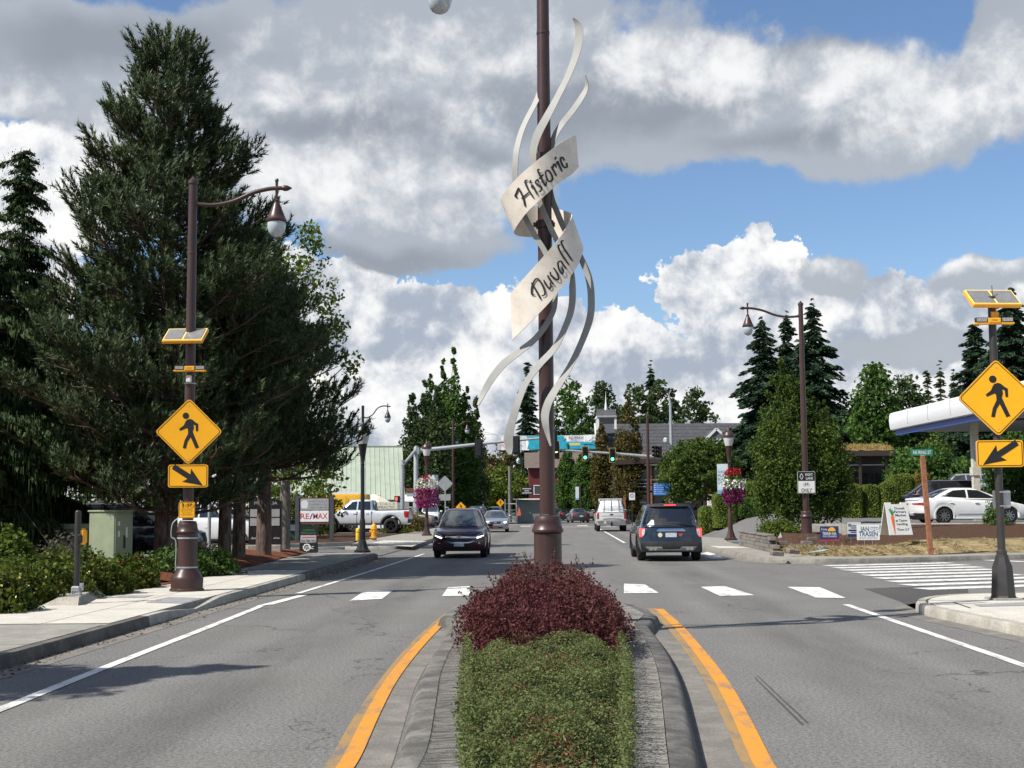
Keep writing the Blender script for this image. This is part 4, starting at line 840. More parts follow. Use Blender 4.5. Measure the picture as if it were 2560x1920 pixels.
# right-lane sign
rl = thing('lane_sign', 'black and white right lane bicycle only sign on the corner lamp post', 'road sign', on(pR, 2016, 1206, -.17), R(-2))
MB().prism(rpoly(.62, .77, .04), 0, .004).build('panel', WHITE, rl, 20)
MB().prism(rpoly(.58, .31, .02, cz=.21), -.003, -.0005).build('black_field', INK, rl, 0); b = MB(); o = rpoly(.60, .75, .035); i_ = rpoly(.575, .725, .03)
for k in range(len(o)): j = (k + 1) % len(o); b.prism([o[k], o[j], i_[j], i_[k]], -.003, -.0005)
b.build('border', INK, rl, 0)
b = MB(); [b.stroke(p, .018, -.005, -.0035) for p in ([(-.225, .21), (-.165, .315)], [(-.165, .315), (-.105, .21)], [(-.105, .21), (-.165, .105)], [(-.165, .105), (-.225, .21)])]; b.build('diamond_symbol', WHITE, rl, 0)
fit('RIGHT', .26, .085, WHITE, rl, .10, .275, bold=.02, y=-.0045); fit('LANE', .24, .085, WHITE, rl, .11, .145, bold=.02, y=-.0045); bike(0, -.09, .24, INK, rl); fit('ONLY', .38, .135, INK, rl, 0, -.275, bold=.015)
# ------------------------------------------------------------------ vehicles
CGLASS = pm('tinted_car_glass', (.012, .014, .016), .06, var=.1, spec=.9, coat=.6)
CWIND = pm('windscreen_glass', (.045, .055, .06), .05, var=.25, scale=3, spec=.9, coat=.6)
TYRE = pm('tyre_rubber', (.014, .014, .014), .8, var=.25, scale=12)
PLAS = pm('black_trim_plastic', (.016, .016, .017), .6, var=.2)
UNDER = pm('dark_underbody', (.006, .006, .006), .9)
CHROME = pm('chrome', (.62, .62, .62), .16, 1., var=.05)
RIM = pm('alloy_rim', (.34, .35, .36), .32, .8, var=.1); RIMB = pm('black_rim', (.02, .02, .022), .35, .3)
TAIL = pm('tail_lamp_red', (.36, .01, .012), .12, coat=.8, var=.2); TAILON = pm('lit_tail_lamp', (.55, .02, .03), .2, emit=((1., .07, .06), 1.5)); HEADL = pm('head_lamp_lens', (.50, .52, .54), .08, var=.3, scale=20, coat=.8)
DRL = pm('lit_head_lamp', (.9, .9, .8), .2, emit=((1., .96, .80), 2.2)); AMB = pm('amber_lens', (.6, .2, .02), .2, coat=.6)
PLATE = pm('number_plate', (.50, .53, .56), .4, var=.3, scale=30)
def cpaint(n, c, met=.25): return pm('car_paint_' + n, c, .30, met, var=.04, coat=1., spec=.5)
def lerp(a, b, t): return a + (b - a) * t
def interp(x, tab): return float(np.interp(x, [p[0] for p in tab], [p[1] for p in tab]))
class Car:
    """lofted body: y forward, x to its right, z up; origin on the ground under its middle"""
    def __init__(s, name, label, cat, loc, heading, paint, L, W, top, sill, wb, rw, cabin, fr, re, bulge=(.16, .10), group=None, arch=1.13, rim=RIM, yo=0., trim=True, tw=.23, spokes=5):
        s.t = thing(name, label, cat, loc, heading, group); s.L, s.W, s.top, s.sill, s.rw = L, W, top, sill, rw
        s.fr, s.re, s.bulge, s.paint = fr, re, bulge, paint; s.yw = (wb / 2 + yo, -wb / 2 + yo); s.arch = rw * arch
        s.body(); s.wheels(rim, tw, spokes)
        s.cab = None
        if cabin: s.cabin(*cabin)
        if trim: s.side_trim()
    def hw(s, y):
        q = max(0, (abs(y) - s.L / 2 + .95) / .95); return s.W / 2 * (1 - (.11 if y > 0 else .075) * q ** 2.4)
    def yend(s, z, front): return (s.L / 2 - s.bulge[0] - interp(z, s.fr)) if front else (-s.L / 2 + s.bulge[1] + interp(z, s.re))
    def low(s, y):
        z = s.sill
        for c in s.yw:
            d = abs(y - c)
            if d < s.arch: z = max(z, s.rw + math.sqrt(s.arch ** 2 - d * d) * 1.0)
        return z
    SEC = [(0, .935), (.10, .972), (.24, .990), (.42, 1.0), (.58, .998), (.74, .985), (.88, .965), (.955, .935), (.99, .885)]
    def body(s):
        ys = list(np.linspace(-s.L / 2 + s.bulge[1], s.L / 2 - s.bulge[0], 74))
        for c in s.yw: ys += [c - s.arch, c + s.arch, c - s.arch * .985, c + s.arch * .985]
        ys = sorted(ys); n = len(ys); y0, y1 = ys[0], ys[-1]; rows = []; V = []
        K = len(s.SEC)
        for i, y in enumerate(ys):
            t = (y - y0) / (y1 - y0); zt = interp(y, s.top); zl = min(s.low(y), zt - .05); h = s.hw(y); r = []
            for q, k in s.SEC:
                z = lerp(zl, zt, q); yy = lerp(s.yend(z, 0), s.yend(z, 1), t); r.append((h * k, yy, z))
            ze = zt; yy = lerp(s.yend(ze, 0), s.yend(ze, 1), t)
            for k, dz in ((.62, .022), (.32, .034), (0, .038)): r.append((h * k, yy, zt + dz * .8))
            rows.append(r)
        m = len(rows[0]); b = MB()
        for sg in (1, -1):
            V = [(sg * x, y, z) for r in rows for x, y, z in r]
            f = [(i * m + j, (i + 1) * m + j, (i + 1) * m + j + 1, i * m + j + 1) for i in range(n - 1) for j in range(m - 1)]
            b.add(V, f if sg > 0 else [q[::-1] for q in f])
        for e, front in ((0, 0), (n - 1, 1)):
            r = rows[e]; nc = 12; V = []
            for x, y, z in r[:K]:
                for c in range(nc + 1):
                    u = -1 + 2 * c / nc; V.append((x * u, y + (1 if front else -1) * s.bulge[0 if front else 1] * (1 - abs(u) ** 2.6), z))
            f = [(j * (nc + 1) + c, j * (nc + 1) + c + 1, (j + 1) * (nc + 1) + c + 1, (j + 1) * (nc + 1) + c) for j in range(K - 1) for c in range(nc)]
            V += [(x * u, y, z) for x, y, z in r[K - 1:] for u in (-1, 1)]   # close the top edge
            k0 = K * (nc + 1); top = [(K - 1) * (nc + 1) + c for c in range(nc + 1)]; ridge = [k0 + 2 * q + 1 for q in range(len(r) - K + 1)][::-1] + [k0 + 2 * q for q in range(len(r) - K + 1)]
            f.append(tuple(top + [k0 + 1 + 2 * q for q in range(1, len(r) - K + 1)] + [k0 + 2 * q for q in range(len(r) - K - 1, 0, -1)]))
            b.add(V, f if not front else [q[::-1] for q in f])
        s.bodyo = b.build('body', s.paint, s.t, 42)
        MB().box(-s.W * .40, s.W * .40, -s.L / 2 + .3, s.L / 2 - .35, s.sill - .03, .62, bev=.05).build('underbody', UNDER, s.t, 0)
    def wheels(s, rim, tw, spokes):
        P = [(.62, -.5), (.80, -.5), (.93, -.46), (.985, -.36), (1., -.2), (1., .2), (.985, .36), (.93, .46), (.80, .5), (.62, .5), (.62, -.5)]
        me = md = None
        for sx in (1, -1):
            for y in s.yw:
                M = Matrix.Rotation(R(90), 4, 'Y')
                if me is None:
                    o = MB().lathe([(r * s.rw, z * tw) for r, z in P], 26, M, caps=False).build('wheel', TYRE, s.t, 40); me = o.data
                else: o = link('wheel', me, s.t)
                o.location = (sx * (s.W / 2 - tw / 2 - .015), y, s.rw); o.rotation_euler = (0, 0, 0 if sx > 0 else math.pi)
                if md is None:
                    b = MB().lathe([(.001, .30 * tw), (.13 * s.rw, .34 * tw), (.16 * s.rw, .30 * tw)], 12, M); b.lathe([(.60 * s.rw, .28 * tw), (.60 * s.rw, .44 * tw), (.66 * s.rw, .47 * tw), (.64 * s.rw, .28 * tw)], 26, M, caps=False)
                    for k in range(spokes):
                        a = 2 * math.pi * k / spokes; Q = Matrix.Rotation(a, 4, 'X'); b.box(.22 * tw, .40 * tw, -.07 * s.rw, .07 * s.rw, .1 * s.rw, .63 * s.rw, Q)
                    r_ = b.build('rim', rim, o, 35); md = r_.data
                    dk = MB().lathe([(.001, .14 * tw), (.62 * s.rw, .14 * tw), (.62 * s.rw, .12 * tw)], 20, M).build('brake_disc', UNDER, o, 0); mk = dk.data
                else: link('rim', md, o); link('brake_disc', mk, o)
    # cabin
    def cabin(s, y0b, y0t, y1t, y1b, zb, zr, wb, wt, roofmat=None):
        s.cab = (y0b, y0t, y1t, y1b, zb, zr, wb, wt); n = 9; b = MB(); lev = [0, .12, .3, .5, .7, .86, .95, .99]; N = 44; rings = []
        for f in lev:
            rings.append([(*p, lerp(zb, zr, f) - .0) for p in s.cring(f, N)])
        r = s.cring(1., N); cx = (y0t + y1t) / 2
        for k, dz in ((.93, .012), (.72, .032), (.4, .045), (.05, .05)): rings.append([(x * k, cx + (y - cx) * k, zr + dz) for x, y in r])
        V = [p for q in rings for p in q]; f = [(i * N + k, i * N + (k + 1) % N, (i + 1) * N + (k + 1) % N, (i + 1) * N + k) for i in range(len(rings) - 1) for k in range(N)]
        f.append(tuple(range((len(rings) - 1) * N, len(rings) * N))); b.add(V, f); s.cabo = b.build('cabin', roofmat or s.paint, s.t, 50)
    def cprm(s, f):
        y0b, y0t, y1t, y1b, zb, zr, wb, wt = s.cab; g = f ** 1.15; e = max(0, (f - .9) / .1)
        return lerp(y0b, y0t, f ** 1.08) + .03 * e, lerp(y1b, y1t, f ** .94) - .03 * e, lerp(wb, wt, g) - .025 * e
    def cring(s, f, N):
        y0, y1, w = s.cprm(f); r = .12; pts = []; bl = .10
        for k in range(N):
            a = 2 * math.pi * k / N; ca, sa = math.cos(a), math.sin(a); q = 7
            d = (abs(ca) ** q + abs(sa) ** q) ** (-1 / q); x, y = ca * d, sa * d
            pts.append((x * w, (y0 + y1) / 2 + y * (y1 - y0) / 2 + (bl * (1 - abs(x) ** 2) * (1 if y > 0 else -.7) if abs(y) > .9 else 0)))
        return pts
    def cquad(s, kind, c, mat, name, par=None, nx=8, nz=5, off=.008, sg=1, label=None):
        """glass laid on the cabin: kind side: corners (y,f); front/rear: corners (s,f)"""
        y0b, y0t, y1t, y1b, zb, zr, wb, wt = s.cab; V = []
        for j in range(nz + 1):
            for i in range(nx + 1):
                u, v = i / nx, j / nz
                a = lerp(lerp(c[0][0], c[1][0], u), lerp(c[3][0], c[2][0], u), v); f = lerp(lerp(c[0][1], c[1][1], u), lerp(c[3][1], c[2][1], u), v)
                y0, y1, w = s.cprm(f); z = lerp(zb, zr, f)
                if kind == 'side':
                    yn = abs((a - (y0 + y1) / 2) / ((y1 - y0) / 2)); x = w * (1 - min(1, yn) ** 7) ** (1 / 7) if yn < 1 else 0
                    V.append((sg * (max(x, w * .8) + off), a, z))
                else:
                    x = a * w; k = (1 - abs(a) ** 7) ** (1 / 7) if abs(a) < 1 else 0
                    if kind == 'front': V.append((x, (y0 + y1) / 2 + k * (y1 - y0) / 2 + .10 * (1 - a * a) + off, z + off))
                    else: V.append((x, (y0 + y1) / 2 - k * (y1 - y0) / 2 - .07 * (1 - a * a) - off, z + off * .6))
        f = [(j * (nx + 1) + i, j * (nx + 1) + i + 1, (j + 1) * (nx + 1) + i + 1, (j + 1) * (nx + 1) + i) for j in range(nz) for i in range(nx)]
        if kind == 'front' or (kind == 'side' and sg < 0): f = [q[::-1] for q in f]
        b = MB(); b.add(V, f); return b.build(name, mat, par or s.t, 0, **({'label': label} if label else {}))
    def face(s, front, poly, mat, name, off=.012, par=None, n=10, dep=.03):
        """raised patch on the nose or tail, given as a convex (x,z) outline"""
        xs = np.linspace(min(p[0] for p in poly), max(p[0] for p in poly), n + 1); V = []; m = len(poly); sg = 1 if front else -1
        def span(x):
            z = []
            for i in range(m):
                (xa, za), (xb, zb) = poly[i], poly[(i + 1) % m]
                if abs(xa - xb) < 1e-9:
                    if abs(x - xa) < 1e-6: z += [za, zb]
                elif min(xa, xb) - 1e-9 <= x <= max(xa, xb) + 1e-9: z.append(za + (zb - za) * (x - xa) / (xb - xa))
            return min(z), max(z)
        def sy(x, z): h = s.hw(s.L / 2 * sg) * .97; u = min(1, abs(x) / h); return s.yend(z, front) + sg * (s.bulge[0 if front else 1] * (1 - u ** 2.6))
        nz = 4
        for x in xs:
            a, b_ = span(x)
            for o in (off, -dep):
                for k in range(nz + 1): z = lerp(a, b_, k / nz); V.append((x, sy(x, z) + sg * o, z))
        q = 2 * (nz + 1); f = []
        for i in range(n):
            A, B = i * q, (i + 1) * q
            for k in range(nz): f.append((A + k, A + k + 1, B + k + 1, B + k))
            f += [(A, B, B + nz + 1, A + nz + 1), (A + nz, A + 2 * nz + 1, B + 2 * nz + 1, B + nz)]
        for i in (0, n): A = i * q; f.append((A, A + nz, A + 2 * nz + 1, A + nz + 1))
        if not front: f = [t[::-1] for t in f]
        b = MB(); b.add(V, f); return b.build(name, mat, par or s.t, 30)
    def faces(s, front, poly, mat, name, **k):
        return [s.face(front, [(sg * x, z) for x, z in poly], mat, name, **k) for sg in (1, -1)]
    def side_trim(s):
        if not s.cab: return
        for sg in (1, -1):
            y0b, y0t, y1t, y1b, zb, zr, wb, wt = s.cab
            M = MB().box(-.10, .10, -.05, .08, -.07, .08, bev=.04); o = M.build('door_mirror', s.paint, s.t, 60); o.location = (sg * (wb + .17), y1b - .38, zb + .10)
            MB().box(-.085, .085, -.056, -.05, -.05, .06).build('mirror_glass', CGLASS, o, 0)
    def handles(s, ys, z, mat):
        for sg in (1, -1):
            for y in ys: MB().box(-.02, .02, -.09, .09, -.018, .018, bev=.01).build('door_handle', mat, s.t, 30, loc=(sg * (s.hw(y) * .985 + .012), y, z))
    def cladding(s, mat, z0, z1):
        for sg in (1, -1):
            b = MB().box(-.012, .02, s.yw[1] + s.arch, s.yw[0] - s.arch, z0, z1, bev=.008); o = b.build('sill_trim', mat, s.t, 30); o.location = (sg * (s.W / 2 * .972), 0, 0)
        for sg in (1, -1):
            for c in s.yw:
                b = MB(); q = [(s.arch * k * math.cos(a), s.arch * k * math.sin(a)) for k, aa in ((1.0, np.linspace(R(-14), R(194), 15)), (1.14, np.linspace(R(194), R(-14), 15))) for a in aa]
                for i in range(14): p = [q[i], q[i + 1], q[28 - i], q[29 - i]]; b.prism([(x, z) for x, z in p], 0, .05)
                o = b.build('wheel_arch', mat, s.t, 20); o.rotation_euler = (0, 0, R(90) * sg); o.location = (sg * (s.hw(c) * .985 + .006 + .012), c, s.rw)
    def gasket(s, wins, mat=None):
        for sg in (1, -1):
            for c in wins: s.cquad('side', c, mat or CGLASS, 'side_window', sg=sg)
def fz(*p): return list(p)
HROAD = -math.atan(.034)
def suv_front(s, grille=True): pass
# 1. dark burgundy crossover coming towards us -------------------------------------------------
c = G(1139, 1396); car1 = Car('crossover_car', 'dark burgundy crossover driving towards us in the left lane with its lamps lit', 'car', (c.x + .16, c.y + 2.15, 0), HROAD + math.pi + R(1), cpaint('burgundy', (.055, .012, .020), .3),
    4.53, 1.84, [(-2.3, .98), (-2, 1.04), (-.5, 1.03), (.85, 1.02), (1.35, 1.0), (1.9, .93), (2.25, .84)], .26, 2.62, .345, (-2.08, -1.75, .25, 1.18, 1.0, 1.63, .84, .60), fz((.2, .12), (.35, .03), (.5, 0), (.7, .02), (.85, .10), (1., .3)), fz((.2, .1), (.5, 0), (.8, .02), (1.05, .1)), (.22, .12))
s = car1
s.cquad('front', [(-.90, .06), (.90, .06), (.84, .93), (-.84, .93)], CWIND, 'windscreen'); s.cquad('rear', [(-.85, .1), (.85, .1), (.8, .9), (-.8, .9)], CGLASS, 'rear_window')
s.gasket([[(-.32, .12), (.66, .12), (.30, .86), (-.28, .9)], [(-1.22, .12), (-.40, .12), (-.36, .9), (-1.12, .88)], [(-1.82, .2), (-1.30, .14), (-1.22, .88), (-1.5, .8)]])
s.face(1, [(-.56, .80), (.56, .80), (.50, .62), (.32, .56), (-.32, .56), (-.50, .62)], PLAS, 'grille', off=.012); s.face(1, [(-.66, .735), (.66, .735), (.60, .675), (-.60, .675)], CHROME, 'grille_bar', off=.03)
s.face(1, [(-.52, .585), (-.33, .535), (.33, .535), (.52, .585), (.50, .56), (.33, .51), (-.33, .51), (-.50, .56)], CHROME, 'grille_trim', off=.024)
s.faces(1, [(.56, .74), (.84, .90), (.84, .78), (.60, .665)], HEADL, 'headlight', off=.02)
for o in s.faces(1, [(.575, .70), (.82, .775), (.82, .735), (.60, .655)], DRL, 'running_light', off=.03): pass
s.face(1, [(-.085, .775), (.085, .775), (.075, .64), (-.075, .64)], PLAS, 'badge', off=.036); em = MB()
for x in (-.045, .045): em.box(x - .012, x + .012, 0, .01, .652, .764)
em.box(-.045, .045, 0, .01, .70, .722); em.build('emblem', CHROME, s.t, 0, loc=(0, s.yend(.7, 1) + s.bulge[0] + .038, 0))
s.face(1, [(-.17, .52), (.17, .52), (.17, .40), (-.17, .40)], PLATE, 'number_plate', off=.035)
s.face(1, [(-.62, .40), (.62, .40), (.48, .28), (-.48, .28)], PLAS, 'lower_intake', off=.012); s.face(1, [(-.66, .305), (.66, .305), (.55, .265), (-.55, .265)], DKGREY, 'skid_trim', off=.03)
for o in s.faces(1, [(.58, .50), (.82, .545), (.82, .45), (.62, .44)], PLAS, 'fog_lamp_housing', off=.015): pass
s.faces(1, [(.64, .515), (.81, .54), (.81, .505), (.64, .485)], CHROME, 'fog_lamp', off=.026)
for sg in (1, -1): MB().tube([(sg * .60, -1.55, 1.66), (sg * .61, -1.4, 1.70), (sg * .62, -.1, 1.70), (sg * .62, .12, 1.655)], .022, 6).build('roof_rail', CHROME, s.t)
wp = MB(); wp.tube([(-.55, 1.28, 1.05), (.1, 1.16, 1.12)], .012, 5); wp.tube([(.1, 1.28, 1.05), (.6, 1.10, 1.12)], .012, 5); wp.build('wiper', PLAS, s.t)
s.cladding(PLAS, .26, .36); s.handles((.05, -.95), .86, cpaint('burgundy', (.05, .012, .018), .35))
# 2. dark blue sport utility car, tail towards us ----------------------------------------------
c = G(1674, 1404); blue = cpaint('slate_blue', (.020, .031, .048), .45)
s = car2 = Car('sport_utility_car', 'slate blue sport utility car in the right lane, brake lamps glowing, tail towards us', 'car', (c.x + .12, c.y + 2.45, 0), HROAD + R(.5), blue,
    5.05, 2.0, [(-2.5, 1.0), (-2.3, 1.09), (-.5, 1.09), (1.0, 1.07), (1.5, 1.05), (2.1, .98), (2.4, .9)], .30, 3.02, .385, (-2.40, -2.02, .35, 1.35, 1.07, 1.74, .92, .70), fz((.2, .1), (.5, 0), (.9, .08), (1.1, .3)), fz((.25, .10), (.42, .0), (.60, .0), (.68, .05), (.95, .06), (1.1, .10)), (.18, .12), rim=RIMB, tw=.26)
s.cquad('rear', [(-.90, .05), (.90, .05), (.84, .86), (-.84, .86)], CGLASS, 'rear_window', nx=12); s.cquad('rear', [(-.90, .87), (.90, .87), (.93, .99), (-.93, .99)], PLAS, 'roof_spoiler', off=.07)
s.cquad('rear', [(-.26, .89), (.26, .89), (.25, .935), (-.25, .935)], TAILON, 'brake_light', off=.085)
s.cquad('front', [(-.88, .06), (.88, .06), (.84, .93), (-.84, .93)], CWIND, 'windscreen')
s.gasket([[(-.38, .1), (.80, .1), (.42, .88), (-.36, .9)], [(-1.42, .1), (-.46, .1), (-.44, .9), (-1.36, .9)], [(-2.22, .14), (-1.52, .1), (-1.46, .9), (-2.0, .86)]])
for sg in (1, -1):
    s.face(0, [(sg * .955, 1.02), (sg * .955, .76), (sg * .86, .76), (sg * .80, 1.02)], TAILON, 'tail_light', off=.022, n=6); s.face(0, [(sg * .89, .985), (sg * .89, .80), (sg * .82, .80), (sg * .79, .985)], HEADL, 'reverse_lamp', off=.03, n=4)
s.face(0, [(-.42, 1.01), (.42, 1.01), (.46, .93), (-.46, .93)], CHROME, 'chrome_strip', off=.03); s.face(0, [(-.74, 1.05), (.74, 1.05), (.70, .64), (-.70, .64)], blue, 'tailgate', off=.010, n=14)
s.face(0, [(-.17, .88), (.17, .88), (.17, .75), (-.17, .75)], PLATE, 'number_plate', off=.03); s.face(0, [(-.335 + .07 * math.cos(a), .815 + .07 * math.sin(a)) for a in np.linspace(0, 2 * math.pi, 12)[:-1]], pm('cream_sticker', (.70, .62, .38), .6), 'sticker', off=.024, n=6)
s.face(0, [(.22, .86), (.36, .86), (.34, .77), (.24, .77)], pm('red_sticker', (.45, .05, .06), .6), 'sticker', off=.024, n=4)
s.face(0, [(-.95, .62), (.95, .62), (.93, .40), (-.93, .40)], DKGREY, 'bumper', off=.016, n=14)
for o in s.faces(0, [(.36, .56), (.80, .565), (.84, .50), (.84, .46), (.40, .45)], TAIL, 'reflector', off=.012): o.scale = (1, 1, 1)
SKID = pm('silver_skid_plate', (.34, .34, .33), .4, .4); s.face(0, [(-.80, .46), (.80, .46), (.70, .34), (-.70, .34)], SKID, 'skid_plate', off=.034, n=14); s.face(0, [(-.32, .49), (.32, .49), (.28, .39), (-.28, .39)], PLAS, 'tow_recess', off=.045)
for sg in (1, -1):
    for k in (.50, .62): MB().lathe([(.03, -.04), (.055, -.04), (.058, .04), (.03, .04)], 14, Matrix.Rotation(R(90), 4, 'X')).build('exhaust_pipe', CHROME, s.t, 30, loc=(sg * k, -s.L / 2 + .02, .40))
for sg in (1, -1): MB().tube([(sg * .70, -1.8, 1.77), (sg * .72, -1.6, 1.82), (sg * .73, .1, 1.82), (sg * .72, .3, 1.76)], .025, 6).build('roof_rail', PLAS, s.t)
MB().tube([(-.02, 0, 0), (.32, -.02, -.02), (.55, -.02, -.045)], [.016, .014, .008], 6).build('wiper', PLAS, s.t, loc=(0, -2.43, 1.17)); s.cladding(PLAS, .30, .42); s.handles((-.1, -1.2), .93, blue)
s.cquad('rear', [(-.80, .06), (-.56, .06), (-.60, .30), (-.68, .30)], WHITE, 'sticker', off=.014)
# 3. silver saloon coming -----------------------------------------------------------------------
silver = cpaint('silver', (.40, .42, .44), .6)
def saloon(label, x, y, head, paint, group=None, k=1., rim=RIM):
    s = Car('saloon_car', label, 'car', (x, y, 0), head, paint, 4.75 * k, 1.83 * k, [(-2.3, .96), (-2.0, 1.01), (-1.3, 1.01), (0, .98), (1.0, .96), (1.6, .91), (2.2, .77)], .22, 2.78 * k, .325, (-1.72, -1.02, .28, 1.22, .97, 1.40, .81, .57), fz((.2, .1), (.45, 0), (.7, .04), (.95, .25)), fz((.2, .1), (.5, 0), (.9, .03), (1.05, .14)), (.24, .14), group, rim=rim)
    s.cquad('front', [(-.9, .06), (.9, .06), (.84, .93), (-.84, .93)], CWIND, 'windscreen'); s.cquad('rear', [(-.86, .08), (.86, .08), (.8, .92), (-.8, .92)], CGLASS, 'rear_window')
    s.gasket([[(-.28, .12), (.72, .12), (.30, .86), (-.24, .9)], [(-1.20, .14), (-.36, .12), (-.32, .9), (-.92, .86)]])
    s.face(1, [(-.40, .72), (.40, .72), (.34, .56), (-.34, .56)], PLAS, 'grille'); s.face(1, [(-.10, .68), (.10, .68), (.08, .60), (-.08, .60)], CHROME, 'badge', off=.025); s.face(1, [(-.16, .42), (.16, .42), (.16, .31), (-.16, .31)], PLATE, 'number_plate', off=.03)
    s.faces(1, [(.50, .72), (.80, .76), (.82, .60), (.52, .57)], HEADL, 'headlight', off=.02); s.face(1, [(-.55, .36), (.55, .36), (.5, .27), (-.5, .27)], PLAS, 'lower_intake')
    s.faces(0, [(.42, .90), (.84, .92), (.84, .74), (.46, .76)], TAIL, 'tail_light', off=.02); s.face(0, [(-.17, .72), (.17, .72), (.17, .6), (-.17, .6)], PLATE, 'number_plate', off=.02); s.handles((0, -.95), .84, paint)
    return s
c = G(1237, 1331); s = saloon('silver saloon car driving towards us behind the burgundy crossover', c.x, c.y + 2.2, HROAD + math.pi + R(3), silver)
s.faces(1, [(.56, .70), (.74, .72), (.76, .62), (.58, .60)], DRL, 'head_lamp_glow', off=.03); s.face(1, [(-.17, .43), (.17, .43), (.17, .34), (-.17, .34)], pm('red_plate', (.34, .05, .05), .5), 'front_plate', off=.035)
# 4. white pickup with canopy and ladder rack ----------------------------------------------------
white = cpaint('white', (.74, .74, .73), 0.); c = G(1533, 1329)
s = Car('pickup_truck', 'white pickup with canopy and ladder rack over its tail, ahead of the blue car', 'pickup truck', (c.x, c.y + 2.8, 0), HROAD, white, 5.8, 2.03, [(-2.9, 1.28), (1.2, 1.24), (1.7, 1.22), (2.5, 1.14), (2.8, 1.08)], .42, 3.68, .40, (-2.74, -2.30, .7, 1.5, 1.26, 2.02, .93, .76), fz((.4, .06), (.6, 0), (1.2, .1)), fz((.4, .14), (.7, .04), (1.3, .0)), (.12, .05), tw=.27)
s.cquad('rear', [(-.86, .12), (.86, .12), (.80, .84), (-.80, .84)], white, 'canopy_door', off=.01); s.cquad('front', [(-.88, .06), (.88, .06), (.84, .93), (-.84, .93)], CWIND, 'windscreen'); s.gasket([[(-.1, .12), (1.0, .12), (.72, .9), (-.1, .92)], [(-1.2, .12), (-.2, .12), (-.2, .92), (-1.2, .92)], [(-2.3, .12), (-1.35, .12), (-1.35, .9), (-2.2, .9)]])
for sg in (1, -1): s.face(0, [(sg * .965, 1.20), (sg * .965, .84), (sg * .83, .84), (sg * .83, 1.20)], TAIL, 'tail_light', off=.02, n=4)
s.face(0, [(-.80, 1.24), (.80, 1.24), (.80, .78), (-.80, .78)], white, 'tailgate', off=.012, n=12); s.face(0, [(-.99, .70), (.99, .70), (.95, .52), (-.95, .52)], CHROME, 'bumper', off=.06, n=12); s.face(0, [(-.16, .70), (.16, .70), (.16, .58), (-.16, .58)], PLATE, 'number_plate', off=.075); s.face(0, [(-.06, .62), (.06, .62), (.06, .36), (-.06, .36)], PLAS, 'tow_hitch', off=.14)
b = MB()
for x in (-.55, 0, .55): b.tube([(x, -2.86, 1.0), (x * .9, -2.78, 1.45), (x * .85, -2.46, 1.98), (x * .85, -2.2, 2.12)], .016, 5)
for z, y in ((1.02, -2.96), (1.45, -2.8), (1.62, -2.72)): b.tube([(-.7, y, z), (.7, y, z)], .016, 5)
b.build('ladder_rack', BLACKM, s.t); s.face(0, [(-.93, 1.275), (.93, 1.275), (.93, 1.245), (-.93, 1.245)], PLAS, 'canopy_seal', off=.02); s.face(0, [(-.10, 1.16), (.10, 1.16), (.10, 1.08), (-.10, 1.08)], PLAS, 'tailgate_handle', off=.02); b = MB()
for y in (-2.0, -.8, .3): b.tube([(-.75, y, 2.04), (-.75, y, 2.14), (.75, y, 2.14), (.75, y, 2.04)], .02, 5)
for x in (-.7, .7): b.tube([(x, -2.1, 2.15), (x, .5, 2.15)], .02, 5)
b.build('roof_rack', white, s.t)
# 5. pale grey-white pickup, side view, by the chiropractic sign ---------------------------------
pale = cpaint('chalk_white', (.60, .63, .66), .15); c = At(915, 1340, 78)
s = car5 = Car('pickup_truck', 'pale off-road pickup with big black wheels parked behind the yellow hydrant', 'pickup truck', (c.x - .35, 79.5, .17), R(90) - R(4), pale, 5.9, 2.05, [(-2.9, 1.36), (-.85, 1.33), (-.8, 1.36), (1.2, 1.33), (1.6, 1.31), (2.5, 1.22), (2.85, 1.14)], .52, 3.68, .46, (-.78, -.66, .62, 1.35, 1.32, 1.96, .90, .72), fz((.5, .06), (.7, 0), (1.2, .1)), fz((.5, .12), (.8, .03), (1.4, .0)), (.14, .05), rim=RIMB, tw=.30, arch=1.2)
s.cquad('front', [(-.88, .06), (.88, .06), (.84, .93), (-.84, .93)], CWIND, 'windscreen'); s.cquad('rear', [(-.85, .12), (.85, .12), (.8, .9), (-.8, .9)], CGLASS, 'rear_window'); s.gasket([[(.24, .12), (1.02, .12), (.52, .86), (.2, .9)], [(-.60, .12), (.14, .12), (.12, .9), (-.56, .9)]])
for sg in (1, -1): s.face(0, [(sg * .97, 1.28), (sg * .97, .92), (sg * .80, .92), (sg * .84, 1.28)], TAIL, 'tail_light', off=.02, n=4); MB().box(-.012, .012, -.24, .0, -.2, .18, bev=.01).build('tail_light', TAIL, s.t, 0, loc=(sg * (s.hw(-2.7) * .985 + .004), -2.62, 1.12))
s.cladding(PLAS, .50, .60); s.handles((.32, -.44), 1.17, pale); s.face(0, [(-.99, .80), (.99, .80), (.95, .60), (-.95, .60)], PLAS, 'bumper', off=.08, n=10); b = MB()
for sg in (1, -1): MB().box(-.02, .02, .18, .2, .62, 1.32).build('door_seam', PLAS, s.t, 0, loc=(sg * (s.W / 2 * .985), 0, 0)); MB().box(-.02, .02, -.70, -.68, .62, 1.32).build('door_seam', PLAS, s.t, 0, loc=(sg * (s.W / 2 * .985), 0, 0))
MB().box(-.78, .78, -2.8, -.85, 1.372, 1.40, bev=.01).build('bed_cover', PLAS, s.t, 0); MB().box(-.98, .98, 1.25, 1.28, .5, .62).build('side_step', PLAS, s.t, 0)
